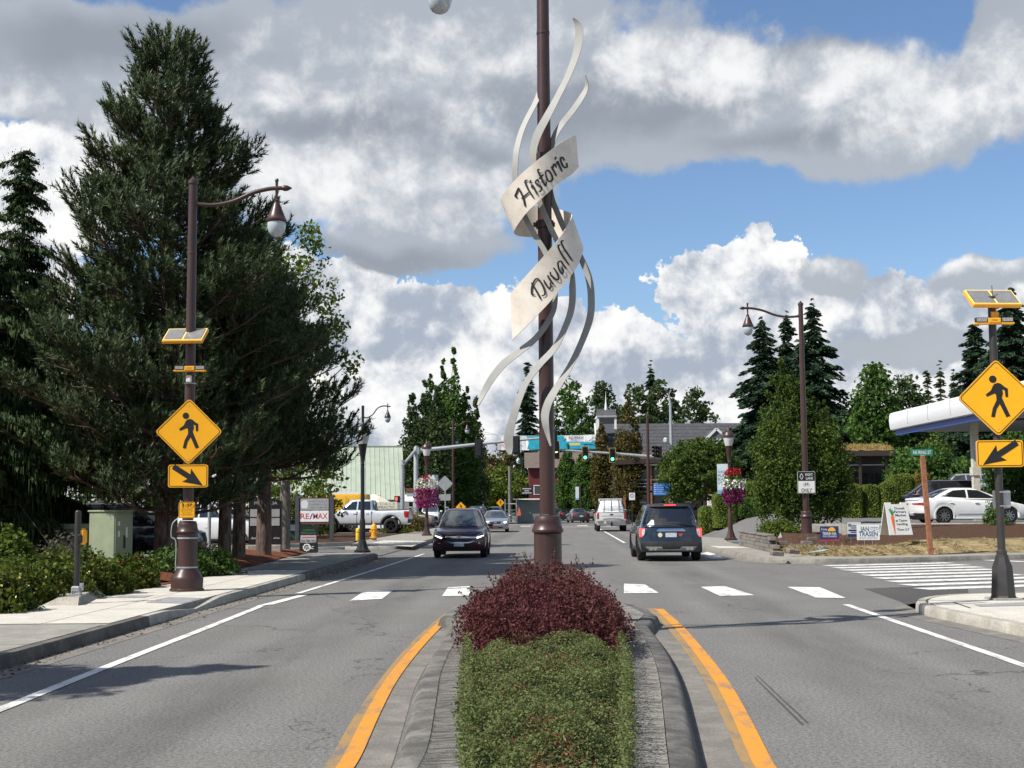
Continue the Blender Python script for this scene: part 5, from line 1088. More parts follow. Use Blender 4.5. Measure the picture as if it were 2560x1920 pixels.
# 6. white saloon in the upper lot ---------------------------------------------------------------
c = At(2428, 1313, 52.5)
s = car6 = Car('saloon_car', 'white saloon car parked on the right behind the brown street name post', 'car', (c.x + .15, 53.4, zlot(18, 53)), R(-90) + R(7), white, 4.70, 1.83, [(-2.35, .99), (-2.1, 1.04), (-1.4, 1.03), (0, .96), (1.1, .92), (1.7, .87), (2.3, .72)], .20, 2.72, .335, (-1.95, -.88, .15, 1.35, .97, 1.405, .82, .58), fz((.2, .1), (.45, 0), (.7, .04), (.95, .25)), fz((.2, .2), (.38, .06), (.55, .02), (.75, .0), (.95, -.03), (1.05, .03)), (.24, .16), rim=RIM, spokes=9)
s.cquad('front', [(-.9, .06), (.9, .06), (.84, .93), (-.84, .93)], CWIND, 'windscreen'); s.cquad('rear', [(-.88, .06), (.88, .06), (.8, .93), (-.8, .93)], CGLASS, 'rear_window'); s.gasket([[(-.30, .14), (.86, .10), (.20, .84), (-.26, .9)], [(-1.42, .30), (-.38, .15), (-.34, .9), (-.84, .84)]])
for sg in (1, -1):
    s.face(0, [(sg * .88, .86), (sg * .88, .74), (sg * .20, .80), (sg * .20, .83)], TAIL, 'tail_light', off=.02, n=8)
    b = MB().prism([(-.02, -.06), (.62, .0), (.30, .10), (-.02, .07)], -.012, .004); o = b.build('tail_light', TAIL, s.t, 0); o.location = (sg * (s.hw(-2.05) * .985), -2.14 if sg < 0 else -2.14, .79); o.rotation_euler = (0, 0, R(90)); o.scale = (1, sg * -1, 1)
s.face(0, [(-.86, .44), (.86, .44), (.78, .20), (-.78, .20)], PLAS, 'bumper', off=.03, n=12); s.face(0, [(-.19, .46), (.19, .46), (.19, .34), (-.19, .34)], PLATE, 'number_plate', off=.045); s.face(0, [(-.8, 1.03), (.8, 1.03), (.78, .96), (-.78, .96)], pale, 'boot_lip', off=.03); s.handles((0, -1.05), .84, white); s.cladding(white, .20, .28)
for sg in (1, -1): MB().box(-.004, .006, -2.0, -.30, -.012, .012).build('crease', pale, s.t, 0, loc=(sg * (s.W / 2 * .999), 1.2, .42))
# 7. more cars in the lot and the street -----------------------------------------------------------
def suv(label, x, y, z, head, paint, L=4.6, W=1.86, H=1.68, group=None, name='sport_utility_car', cat='car', rim=RIM):
    k = H / 1.68; s = Car(name, label, cat, (x, y, z), head, paint, L, W, [(-L / 2, .98 * k), (-L / 2 + .4, 1.04 * k), (0, 1.02 * k), (L * .22, 1.0 * k), (L * .4, .92 * k), (L / 2, .82 * k)], .26, L * .58, .345, (-L / 2 + .2, -L / 2 + .55, .22, 1.12, .99 * k, H - .06, .84 * W / 1.86, .62 * W / 1.86), fz((.2, .12), (.5, 0), (.85, .08), (1., .28)), fz((.2, .1), (.5, 0), (.8, .03), (1.1, .1)), (.2, .12), group, rim=rim)
    s.cquad('front', [(-.9, .06), (.9, .06), (.84, .93), (-.84, .93)], CWIND, 'windscreen'); s.cquad('rear', [(-.87, .08), (.87, .08), (.82, .9), (-.82, .9)], CGLASS, 'rear_window')
    s.gasket([[(-.30, .12), (.66, .12), (.26, .86), (-.26, .9)], [(-1.16, .12), (-.38, .12), (-.34, .9), (-1.1, .88)], [(-L / 2 + .45, .16), (-1.24, .14), (-1.18, .88), (-L / 2 + .72, .82)]])
    s.face(1, [(-.5, .80 * k), (.5, .80 * k), (.42, .56 * k), (-.42, .56 * k)], PLAS, 'grille'); s.faces(1, [(.54, .74 * k), (.84, .84 * k), (.84, .70 * k), (.58, .64 * k)], HEADL, 'headlight', off=.02); s.face(1, [(-.6, .40), (.6, .40), (.5, .28), (-.5, .28)], PLAS, 'lower_intake'); s.face(1, [(-.16, .52), (.16, .52), (.16, .42), (-.16, .42)], PLATE, 'number_plate', off=.03)
    s.faces(0, [(.62, 1.0 * k), (.88, 1.0 * k), (.88, .76 * k), (.66, .80 * k)], TAIL, 'tail_light', off=.02); s.face(0, [(-.17, .80), (.17, .80), (.17, .68), (-.17, .68)], PLATE, 'number_plate', off=.02); s.face(0, [(-.85, .5), (.85, .5), (.8, .3), (-.8, .3)], PLAS, 'bumper', off=.02); s.cladding(PLAS, .26, .35); s.handles((.05, -.9), .86, paint); return s
maroon = cpaint('black_maroon', (.022, .012, .016), .3); dgrey = cpaint('graphite', (.055, .06, .066), .5); blk = cpaint('black', (.008, .008, .009), .1); beige = cpaint('beige', (.36, .33, .27), .4); lblue = cpaint('ice_blue', (.42, .48, .52), .4)
def lot(px, Y, dz=0): q = At(px, 1260, Y); return q.x, Y, zlot(q.x, Y) + dz
x, y, z = lot(2330, 61.5); suv('dark maroon crossover parked nose to the left behind the market board', x, y, z, R(90) - R(16), maroon)
x, y, z = lot(2400, 79); suv('silver estate car parked uphill behind the two joined clipped hedges', x, y, z, R(90) - R(12), silver, 4.8, 1.8, 1.6)
x, y, z = lot(2272, 69); s = saloon('ice blue saloon car mostly hidden behind the clipped hedges at the lot', x, y, R(-90) + R(8), lblue); s.t.location.z = z
x, y, z = lot(2385, 97); s = saloon('pale blue saloon car high up the lot beneath the petrol station roof', x, y, R(90) - R(4), lblue); s.t.location.z = z
x, y, z = lot(2425, 92); suv('black pickup with bars and a red load high up the lot', x, y, z, R(90) - R(4), blk, 5.2, 1.9, 1.75)
x, y, z = lot(2120, 71); s = saloon('white saloon car peeping out left of the clipped hedge row', x - 1.2, y, R(-90), white); s.t.location.z = z
c = G(1447, 1307); s = saloon('grey hatchback car crossing the junction ahead of the white pickup', c.x, 134, HROAD + R(8), dgrey); s.faces(0, [(.50, .88), (.82, .90), (.82, .80), (.54, .80)], TAIL, 'lamp_strip', off=.03)
c = At(1416, 1262, 148); saloon('dark saloon car beyond the junction, left of the grey hatchback', c.x, 150, HROAD + R(4), blk)
c = At(1392, 1262, 156); s = suv('black off-road car with a spare wheel beyond the junction by the median post', c.x, 158, 0, HROAD, blk, 4.3, 1.88, 1.86); MB().lathe([(.001, .0), (.25, .02), (.38, .0), (.40, .14), (.38, .24), (.1, .25)], 20, Matrix.Rotation(R(90), 4, 'X')).build('spare_wheel', TYRE, s.t, 30, loc=(0, -2.12, 1.0))
c = At(1470, 1262, 146); suv('silver sport utility car partly behind the grey hatchback', c.x, 149, 0, HROAD, silver)
c = At(1236, 1262, 128); suv('white crossover parked beyond the silver saloon', c.x, 131, 0, HROAD + math.pi, white)
c = At(1190, 1262, 112); suv('black sport utility car following behind the burgundy crossover', c.x, 114, 0, HROAD + math.pi, blk, 4.9, 1.95, 1.8)
c = At(1022, 1262, 112); suv('beige sport utility car nose right behind the left mast', c.x, 114, 0, R(-90) - R(14), beige, 4.8, 1.88, 1.78)
c = At(1083, 1262, 118); suv('white van parked behind the brown lantern post with the pink basket', c.x - .4, 121, 0, HROAD + math.pi, white, 4.8, 1.9, 2.0, name='van', cat='van')
c = At(372, 1400, 40); dk = suv('old dark sport utility car with a roof rack standing behind the green cabinets', c.x - .6, 40, .16, R(-90) + R(6), cpaint('midnight', (.010, .012, .018), .1), 4.6, 1.8, 1.78)
b = MB(); [b.tube([(-.7, y0, 1.74), (-.7, y0, 1.92), (.7, y0, 1.92), (.7, y0, 1.74)], .02, 5) for y0 in (-1.4, -.4, .4)]; [b.tube([(x0, -1.7, zz), (x0, .6, zz)], .02, 5) for x0 in (-.68, -.3, .3, .68) for zz in (1.93,)]; b.build('roof_rack', BLACKM, dk.t)
c = At(500, 1300, 58); suv('white van standing in the left car park under the pines', c.x, 60, .02, R(-90), white, 4.9, 1.95, 2.05, name='van', cat='van')
# yellow panel van: tall box body
vy = pm('car_paint_van_yellow', (.74, .40, .012), .32, var=.04, coat=.8); c = At(852, 1290, 90)
s = Car('panel_van', 'bright yellow panel van behind the realty sign', 'van', (c.x - .9, 91.5, .05), R(90), vy, 5.6, 2.05, [(-2.8, 1.2), (1.0, 1.2), (2.0, 1.1), (2.7, .98)], .3, 3.3, .36, (-2.74, -2.66, .75, 1.75, 1.18, 2.55, .98, .88), fz((.3, .08), (.5, 0), (1.1, .14)), fz((.3, .06), (.6, .0), (1.2, 0)), (.2, .05))
s.cquad('front', [(-.88, .06), (.88, .06), (.80, .6), (-.80, .6)], CWIND, 'windscreen'); s.gasket([[(.75, .1), (1.4, .1), (1.15, .5), (.75, .52)]]); s.cladding(PLAS, .3, .42)
for sg in (1, -1): MB().box(-.01, .012, -1.2, -1.18, .5, 2.4).build('door_seam', PLAS, s.t, 0, loc=(sg * .985, 0, 0))
# ------------------------------------------------------------------ vegetation
BARK_P = bark('pine_bark', (.045, .030, .024), (.20, .14, .11)); BARK_G = bark('grey_bark', (.07, .06, .05), (.22, .19, .16)); TWIG = pm('twig', (.085, .055, .038), .9, var=.3)
NEED = leaf('pine_needle', [(.014, .028, .011), (.038, .062, .024), (.080, .110, .045), (.130, .158, .072)], .6, .15, .2)
SPRN = leaf('spruce_needle', [(0.018, 0.033, 0.013), (0.039, 0.068, 0.024), (0.083, 0.112, 0.042)], .6, .15); FIRN = leaf('fir_needle', [(0.013, 0.030, 0.018), (0.030, 0.060, 0.032), (0.060, 0.099, 0.048)], .6, .12)
L_MAP = leaf('maple_leaf', [(0.029, 0.061, 0.014), (0.061, 0.123, 0.026), (0.123, 0.196, 0.043)]); L_HORN = leaf('hornbeam_leaf', [(0.029, 0.052, 0.012), (0.065, 0.109, 0.020), (0.123, 0.167, 0.035)]); L_BRN = leaf('turning_leaf', [(.050, .060, .018), (.10, .092, .028), (.155, .10, .036), (.06, .085, .022), (.12, .10, .03)])
L_LIME = leaf('yellow_green_leaf', [(0.042, 0.074, 0.012), (0.102, 0.144, 0.024), (0.168, 0.204, 0.036)]); L_FAR = leaf('far_leaf', [(0.034, 0.055, 0.022), (0.062, 0.096, 0.036), (0.102, 0.138, 0.050)]); L_YEW = leaf('clipped_hedge_leaf', [(0.068, 0.109, 0.021), (0.140, 0.187, 0.036), (0.227, 0.261, 0.049)], .6, .15); L_YEWB = leaf('brown_hedge_leaf', [(0.101, 0.105, 0.029), (0.201, 0.171, 0.040), (0.282, 0.201, 0.060)], .6, .15); L_BOX = leaf('dark_hedge_leaf', [(0.030, 0.068, 0.015), (0.068, 0.124, 0.026), (0.122, 0.188, 0.041)], .6, .15)
L_ROSE = leaf('rose_leaf', [(.022, .044, .008), (.055, .088, .014), (.11, .14, .025), (.16, .15, .03)], .45); L_COV = leaf('ground_cover_leaf', [(.058, .076, .024), (.105, .135, .042), (.175, .200, .080), (.13, .11, .05)]); L_BARB = leaf('barberry_leaf', [(.045, .014, .015), (.085, .027, .027), (.140, .048, .046), (.085, .046, .034)], .6, .22)
CORE = pm('shaded_core', (.020, .024, .012), .95, var=.4, spec=.03)  # dark fill for the solid cores added inside foliage
def tree(name, label, cat, x, y, z, group=None): return thing(name, label, cat, (x, y, z), rng.random() * 0, group)
def trunk(par, pts, rad, mat=BARK_P, name='trunk', n=10): return MB().tube(pts, rad, n).build(name, mat, par, 60)
def unit(v): return v / np.linalg.norm(v, axis=-1, keepdims=True)
def pine(label, x, y, z, H, prof, nwh=24, per=7, dens=1., tlen=.42, needles=34, lean=0., bias=None, group='pines by the left pavement', tr=.22, only=None):
    """whorled pine: limbs that sweep up at the tip, every twig ending in a bottle-brush of needles"""
    t = tree('pine_tree', label, 'tree', x, y, z, group); hs = [p[0] for p in prof]; h0, h1 = min(hs), max(hs)
    trunk(t, [(0, 0, -.1), (.02, .02, H * .3), (lean * .5, 0, H * .6), (lean, 0, H * .97)], [tr * 1.25, tr, tr * .6, .03])
    br = MB(); TP = []; TD = []
    for w in range(nwh):
        h = h0 + (h1 - h0) * ((w + rng.random() * .7) / nwh)
        for k in range(per):
            a = 2 * math.pi * (k + rng.random() * .8) / per + w * 1.1; Rr = interp(h, prof) * (.60 + .52 * rng.random()) * (1 + .12 * math.sin(a * 3 + h * 2.1))
            if bias: Rr *= bias(a, h)
            if Rr < .25: continue
            up = lerp(-.05, .75, (h - h0) / (h1 - h0)) + .2 * rng.normal() * .5; d = np.array([math.sin(a), math.cos(a), 0.]); b0 = np.array([lean * h / H, 0, h - Rr * .12]); P = []
            for q in np.linspace(0, 1, 6): P.append(b0 + d * Rr * q + np.array([0, 0, Rr * (up * q * .35 + .32 * q * q - .12 * q)]) + rng.normal(size=3) * .03 * q)
            P = np.array(P); br.tube(P, list(np.linspace(.05 * Rr / 3 + .012, .010, 6)), 5, False)
            n = max(6, int(Rr * 18 * dens)); qs = .22 + .78 * rng.random(n) ** .7; side = np.array([d[1], -d[0], 0])
            base = np.stack([np.interp(qs, np.linspace(0, 1, 6), P[:, c]) for c in range(3)], 1); sp = (1.12 - qs) * Rr * .42 + .10
            ss = (rng.random(n) * 2 - 1); tip = base + side * (ss * sp)[:, None] + d * (np.abs(ss) * sp * .5)[:, None] + np.array([0, 0, 1.]) * ((rng.random(n) - .25) * .55 * sp + .10)[:, None]
            dr = unit(d * .55 + side * (ss * .5)[:, None] + np.array([0, 0, 1.]) * (.6 + 1.0 * rng.random(n))[:, None] + rng.normal(size=(n, 3)) * .22); TP.append(tip); TD.append(dr)
            for i in range(0, n, 3): br.tube([base[i], tip[i]], [.012, .007], 3, False)
    br.build('limbs', TWIG, t, 0, kind='stuff')
    TP = np.concatenate(TP); TD = np.concatenate(TD); n = len(TP); L = tlen * (.7 + .6 * rng.random(n)); k = needles
    q = np.repeat(np.arange(n), k); s = rng.random(n * k); ax = TD[q]; e1 = unit(np.cross(ax, rng.normal(size=(n * k, 3)))); base = TP[q] + ax * (s * L[q])[:, None]
    nl = (.085 + .05 * rng.random(n * k)) * tlen / .3; tip = base + unit(ax * (.75 + .5 * s)[:, None] + e1) * nl[:, None]; wd = unit(np.cross(ax, e1)) * .0125 * (tlen / .3)
    V = np.stack([base + wd, base - wd, tip], 1).reshape(-1, 3); npmesh('needles', V, np.arange(len(V)).reshape(-1, 3), NEED, t, kind='stuff'); return t
def conifer(label, x, y, z, H, Rb, mat, sp=.42, group=None, droop=.35, lv=None, h0=.06, dens=1., power=.78, name='fir_tree', hang=0.):
    """layered fir or spruce: flat sprays along drooping limbs, optional hanging twigs"""
    t = tree(name, label, 'tree', x, y, z, group); trunk(t, [(0, 0, -.2), (0, 0, H * .5), (0, 0, H * .99)], [.02 * H, .011 * H, .01], BARK_G)
    lv = int((lv or int(H * 2.2)) * 1.5); sp *= .85; C = []; D = []; S_ = []; br = MB()
    for i in range(lv):
        f = h0 + (1 - h0) * (i + rng.random()) / lv; Rr = Rb * 1.28 * (1 - f) ** power * (.70 + .5 * rng.random()) * (1 + .18 * math.sin(f * 23 + x)) + .2; nb = max(4, int(5 + 5 * (1 - f)))
        for k in range(nb):
            a = 2 * math.pi * (k + rng.random()) / nb + i * 2.4; r = Rr * (.62 + .52 * rng.random()) * (1 + .15 * math.sin(a * 2 + x)); d = np.array([math.sin(a), math.cos(a), 0]); n = max(6, int(r / sp * 22 * dens)); q = rng.random(n) ** .75
            fb = f + rng.normal() * .55 / lv * 1.5; p = d * (r * q)[:, None]; p[:, 2] = fb * H + r * (.30 * q - (droop + .30) * q * q) + .12 * r * (q > .85) ; side = np.array([d[1], -d[0], 0]); off = (rng.random(n) * 2 - 1) * (r * .38 * (1.15 - q) + .1); p += side * off[:, None]; p[:, 2] -= np.abs(off) * .25
            C.append(p); dd = d + side * (np.sign(off) * .8)[:, None] + np.array([0, 0, -.35 - hang]) ; D.append(unit(dd + rng.normal(size=(n, 3)) * .25)); S_.append(np.full(n, sp * (.6 + .7 * rng.random())))
            br.tube([(0, 0, f * H), tuple(d * r * .5 + np.array([0, 0, f * H + r * .02])), tuple(d * r * .95 + np.array([0, 0, f * H - r * droop * .8]))], [.03, .012, .006], 3, False)
    br.build('limbs', TWIG, t, 0, kind='stuff'); C = np.concatenate(C); D = np.concatenate(D); s = np.concatenate(S_)[:, None] * (.6 + .8 * rng.random((len(C), 1))); b = unit(np.cross(D, rng.normal(size=D.shape)))
    V = np.stack([C - D * s * .5, C + b * s * .19, C + D * s * .5, C - b * s * .19], 1).reshape(-1, 3); npmesh('foliage', V, np.arange(len(V)).reshape(-1, 4), mat, t, kind='stuff')
    if hang:
        n = int(len(C) * .8); j = rng.integers(0, len(C), n); c = C[j] + rng.normal(size=(n, 3)) * .08; h = (.12 + .32 * rng.random((n, 1))) * hang * np.clip(1.15 - c[:, 2:3] / H, .12, 1); w = unit(np.cross(rng.normal(size=(n, 3)), [0, 0, 1.])) * .014
        dn = np.array([0, 0, -1.]) * h; V = np.stack([c - w, c + w, c + w * .5 + dn, c - w * .5 + dn], 1).reshape(-1, 3); npmesh('hanging_twigs', V, np.arange(len(V)).reshape(-1, 4), mat, t, kind='stuff')
    return t
def leafy(label, x, y, z, env, mat, ncl, rc, m, size, group=None, th=None, tr=.12, bark_=None, name='broadleaf_tree', cat='tree', fill=.35, limbs=8, flat=.8, up=0., trunk_to=None, spire=False):
    """broadleaf crown: env = list of (height, radius) or of such lists with an x,y shift for several leaders"""
    t = tree(name, label, cat, x, y, z, group); envs = env if isinstance(env[0][0], (tuple, list)) else [((0, 0), env)]
    top = max(h for _, e in envs for h, r in e); low = min(h for _, e in envs for h, r in e); tt = trunk_to or low + (top - low) * .55
    trunk(t, [(0, 0, -.1), (.02, 0, tt * .5), (0, .02, tt)], [tr * 1.2, tr * .9, tr * .35], bark_ or BARK_G); CC = []; RF = []
    tot = sum((max(h for h, r in e) - min(h for h, r in e)) * max(r for h, r in e) for _, e in envs); br = MB()
    for (sx, sy), e in envs:
        h0, h1 = e[0][0], e[-1][0]; hh = np.linspace(h0, h1, 60); w = np.interp(hh, [p[0] for p in e], [p[1] for p in e]); k = max(4, int(ncl * 1.3 * (h1 - h0) * max(r for h, r in e) / tot))
        h = rng.choice(hh, k, p=(w + .05) / (w + .05).sum()) + rng.normal(size=k) * (h1 - h0) * .012; Rr = np.interp(h, [p[0] for p in e], [p[1] for p in e]); a = rng.random(k) * 2 * math.pi; q = np.where(rng.random(k) < fill, rng.random(k) ** .5 * .8, .80 + .26 * rng.random(k))
        lump = 1 + .16 * np.sin(a * 3 + h * 1.7) + .12 * np.sin(a * 5 - h * 2.9); c = np.stack([sx + np.cos(a) * Rr * q * lump, sy + np.sin(a) * Rr * q * lump, h], 1); CC.append(c); RF.append(np.clip(Rr / (w.max() * .8), .28, 1.) if spire else np.ones(k))
        for i in range(min(limbs, k)): j = rng.integers(k); br.tube([(0, 0, max(.2, min(tt, c[j][2] * .6))), tuple(c[j] * [.55, .55, .85]), tuple(c[j])], [tr * .4, tr * .22, .012], 4, False)
    C = np.concatenate(CC); m = int(m * 1.45); size = size * 1.12; n = len(C) * m; j = np.repeat(np.arange(len(C)), m); r = (rc * (.6 + .8 * rng.random(len(C))) * np.concatenate(RF))[j]; d = unit(rng.normal(size=(n, 3))); d[:, 2] *= flat
    P = C[j] + d * (r * (.45 + .55 * rng.random(n)))[:, None]; nd = unit(d * .9 + rng.normal(size=(n, 3)) * .8 + np.array([0, 0, up])); V, Q = quad_cloud(P, size, .45, .62, dirs=np.cross(nd, unit(rng.normal(size=(n, 3)))), spread=.15)
    br.build('limbs', bark_ or BARK_G, t, 0, kind='stuff'); npmesh('foliage', V, Q, mat, t, kind='stuff'); return t
def at(px, Y, z=0.): q = At(px, 1262, Y); return q.x, Y, z
# --- the tall pine and its neighbours
x, y, _ = at(415, 33); pine('tallest dark pine behind the left lamp post, its tip above every other tree', x, y, .15, 13.65, [(1.7, 2.4), (2.6, 3.3), (4.2, 3.5), (6.2, 3.1), (8.2, 2.45), (10.2, 1.85), (11.6, 1.3), (12.7, .8), (13.4, .35)], 27, 8, 1.0, tr=.24, lean=-.1)
x, y, _ = at(562, 35.5); pine('lower pine with a pale trunk just right of the left lamp post', x, y, .15, 9.0, [(2.6, 1.7), (4, 2.3), (6, 2.0), (8, 1.2), (8.9, .4)], 15, 7, .9, tr=.15)
x, y, _ = at(598, 38.5); pine('dark pine between the pale trunk and the black board', x, y, .15, 9.6, [(2.8, 1.7), (4.5, 2.5), (6.5, 2.1), (8.6, 1.2), (9.5, .4)], 14, 7, .8, tr=.16)
x, y, _ = at(660, 41.5); pine('pine before the black board, its low branches reaching towards the lantern post', x, y, .15, 10.0, [(2.7, 2.0), (3.4, 2.7), (5, 2.3), (6.6, 2.2), (7.6, 1.4), (8.9, .4)], 17, 7, .8, tr=.2, bias=lambda a, h: 1.28 if h < 3.9 and math.sin(a) > .6 else (1.0 if math.sin(a) > -.2 else .8))
x, y, _ = at(40, 36); conifer('drooping spruce at the left picture edge beside the tall pine', x, y, .1, 11.6, 2.0, SPRN, .20, None, .30, 26, .05, 1.5, .8, 'spruce_tree', .8)
x, y, _ = at(-95, 33); conifer('dark spruce cut off by the left edge of the view', x, y, .1, 9.5, 2.3, SPRN, .26, None, .5, 26, .03, 2.0, .6, 'spruce_tree', 1.)
x, y, _ = at(712, 54); leafy('broadleaf tree with sunlit leaves showing right of the tall pine', x, y, 0, [((-1.6, 0), [(4, 1.5), (8, 2.3), (12.6, 1.3), (14.2, .4)]), ((.75, 0), [(3, 1.2), (8, 1.9), (11, 1.3), (13.1, .4)])], L_LIME, 200, .55, 34, .17, tr=.2)
x, y, _ = at(735, 70); leafy('bright green shrub behind the realty sign posts', x, y, 0, [(.2, 1.6), (2, 2.3), (3.6, 1.4), (4.3, .4)], L_LIME, 90, .5, 30, .17, name='shrub', cat='shrub')
x, y, _ = at(530, 64); leafy('yellow green shrub glimpsed between the pine trunks', x, y, 0, [(.2, 1.5), (1.6, 2.0), (3.0, 1.0)], L_LIME, 60, .5, 26, .17, name='shrub', cat='shrub')
x, y, _ = at(250, 62); leafy('broad dark tree filling the gap behind the green cabinets', x, y, 0, [(1.0, 3.0), (4, 4.6), (8, 3.6), (11, 1.5)], L_MAP, 170, .8, 26, .24, tr=.25)
x, y, _ = at(60, 66); leafy('shadowed tree far left behind the spruces', x, y, 0, [(.8, 3.5), (4, 4.6), (8, 3.6), (12, 1.5)], L_MAP, 150, .8, 24, .26, tr=.25)
# --- columnar group left of the junction
for px, Y, top, W, lab in ((1062, 124, 920, 3, 'left and lowest of the pointed columnar trees behind the left signal arm'), (1122, 128, 838, 4, 'tallest pointed columnar tree behind the left signal arm'), (1176, 132, 958, 2, 'right hand slim columnar tree behind the lamp on the left')):
    x, y, _ = at(px, Y); Ht = 1.75 + (1264 - top) * Y / F; e = []
    for k in range(W): sx = (k - (W - 1) / 2) * 1.15; hh = Ht * (1 - .13 * abs(k - (W - 1) / 2) - .06 * (k % 2)); e.append(((sx, .5 * math.sin(k * 2.2)), [(1., .85), (hh * .3, 1.15), (hh * .55, .95), (hh * .8, .45), (hh, .06)]))
    leafy(lab, x, y, 0, e, L_FAR if px != 1122 else L_MAP, 560 if W > 2 else 240, .62, 22, .27, 'columnar trees left of the junction', tr=.2, name='columnar_tree', fill=.3, spire=True, flat=1.7)
# --- far trees
def far(label, px, Y, top, rad, mat=L_FAR, low=.12, n=110, size=.5, grp=None, rc=1.0, shape=((.0, .5), (.35, 1.0), (.7, .85), (1, .2))):
    x, y, _ = at(px, Y); H = 1.75 + (1262 - top) * Y / F; r = rad * Y / F; b = H * low
    return leafy(label, x, y, 0, [(b + (H - b) * h, r * k) for h, k in shape], mat, n, rc, 26, size, grp, tr=.25, limbs=4)
far('round yellow green tree beyond the junction, left of the median post', 1262, 185, 1168, 62, L_LIME, .2, 120, .42)
far('brownish tree behind the round yellow green one', 1272, 225, 1105, 66, L_BRN, .2, 120, .5); far('dark distant tree left of the yellow green one', 1205, 230, 1120, 34, L_FAR, .1, 60, .55); far('low distant tree behind the parked white crossover', 1225, 205, 1212, 34, L_FAR, .05, 60, .5)
far('large green tree just right of the median post', 1428, 215, 958, 66, L_MAP, .15, 170, .5, None, 1.2); far('leafy tree behind the little cupola', 1510, 225, 958, 52, L_FAR, .2, 110, .55); far('broad tree left of the tall light pole', 1592, 235, 968, 62, L_FAR, .2, 130, .55)
far('broad tree behind the grey roof, centre', 1662, 240, 955, 62, L_FAR, .2, 130, .6); far('rightmost round tree above the grey roof', 1742, 232, 980, 56, L_FAR, .2, 120, .55)
conx = []
def fir(label, px, Y, top, rad, base=0., mat=FIRN, sp=.8, lv=None, dens=1., h0=.04): x, y, _ = at(px, Y); H = 1.75 - base + (1260 - top) * Y / F; return conifer(label, x, y, base, H, rad * Y / F, mat, sp, None, .38, lv, h0, dens)
fir('lone dark fir left of the median post beyond the banner', 1322, 210, 908, 46, 0, FIRN, .9, 30); fir('pointed fir rising among the trees above the grey roof', 1632, 245, 908, 40, 0, FIRN, 1., 30); fir('small far fir behind the brown lamp left of the junction', 1196, 240, 1085, 26, 0, FIRN, .9, 18)
fir('left fir of the dark group behind the right lamp post', 1915, 128, 800, 104, 1.2, FIRN, .62, 40, 1.1); fir('middle fir of the dark group, set back behind the right lamp post', 1978, 136, 790, 96, 1.2, FIRN, .62, 38, 1.0); fir('tallest fir of the dark group, just right of the lamp post', 2044, 126, 760, 112, 1.2, FIRN, .62, 42, 1.1)
fir('large dark fir at the right picture edge behind the crossing sign', 2545, 96, 728, 120, 2.2, FIRN, .5, 44, 1.2); fir('slimmer fir behind the dark corner post', 2452, 104, 812, 84, 2.2, FIRN, .5, 40, 1.1)
for px, top, lab in ((2330, 932, 'first'), (2362, 925, 'second'), (2396, 935, 'third')): fir(lab + ' small pointed fir from the left above the petrol station roof', px, 170, top, 30, 2., L_FAR, .6, 26)
def rtree(label, px, Y, top, rad, mat, n=130, size=.3, rc=.7, base=1.2, low=.12, shape=((.0, .6), (.35, 1.0), (.7, .8), (1, .15)), name='broadleaf_tree', cat='tree', grp=None, m=30, fill=.35):
    x, y, _ = at(px, Y); H = 1.75 - base + (1259 - top) * Y / F; r = rad * Y / F; b = H * low; return leafy(label, x, y, base, [(b + (H - b) * h, r * k) for h, k in shape], mat, n, rc, m, size, grp, tr=.16, limbs=8, name=name, cat=cat, fill=fill)
rtree('broadleaf tree with a loose crown between the firs and the petrol station roof', 2195, 118, 918, 62, L_MAP, 130, .34, .9, 1.8); rtree('dark wide tree behind the grass roofed house at the right', 2150, 128, 1000, 66, L_FAR, 120, .36, .9, 1.8); rtree('rounded tree above the left end of the petrol station roof', 2268, 122, 945, 56, L_FAR, 120, .36, .9, 1.8); rtree('low tree filling the view under the petrol station roof', 2320, 82, 1112, 95, L_MAP, 170, .2, .55, 1.8, .12)
rtree('green tree behind the silver estate car under the petrol station roof', 2420, 112, 1030, 90, L_LIME, 120, .3, .8, 2.4); rtree('leafy tree at the right edge behind the arrow sign', 2548, 66, 1085, 78, L_MAP, 170, .16, .45, 1.2, .1); rtree('dark tree behind the crossing sign at the right edge', 2500, 118, 960, 90, L_FAR, 120, .34, .9, 2.4)
rtree('tall dark tree mass behind the right lamp post', 2090, 140, 1010, 80, L_FAR, 110, .4, 1., 1.6)
x, y, _ = at(2008, 53); leafy('big dense hornbeam behind the right lamp post and lane sign', x, y, .75, [((-.72, 0), [(.4, 1.0), (2.2, 1.25), (4.2, .95), (5.6, .55), (6.7, .1)]), ((.1, .3), [(.3, 1.1), (2.2, 1.4), (3.8, 1.1), (4.9, .6), (5.7, .12)]), ((.9, 0), [(.5, .7), (2.2, 1.0), (3.8, .75), (5.1, .15)]), ((-1.25, .1), [(.8, .6), (2.4, .85), (3.6, .6), (4.4, .12)]), ((1.2, .2), [(.9, .45), (2.4, .65), (3.6, .5), (4.2, .1)]), ((-.35, .2), [(4, .7), (5.4, .45), (6.5, .1)])], L_HORN, 680, .32, 34, .10, None, tr=.16, name='hornbeam_tree', fill=.3, up=.2, spire=True, flat=1.3)
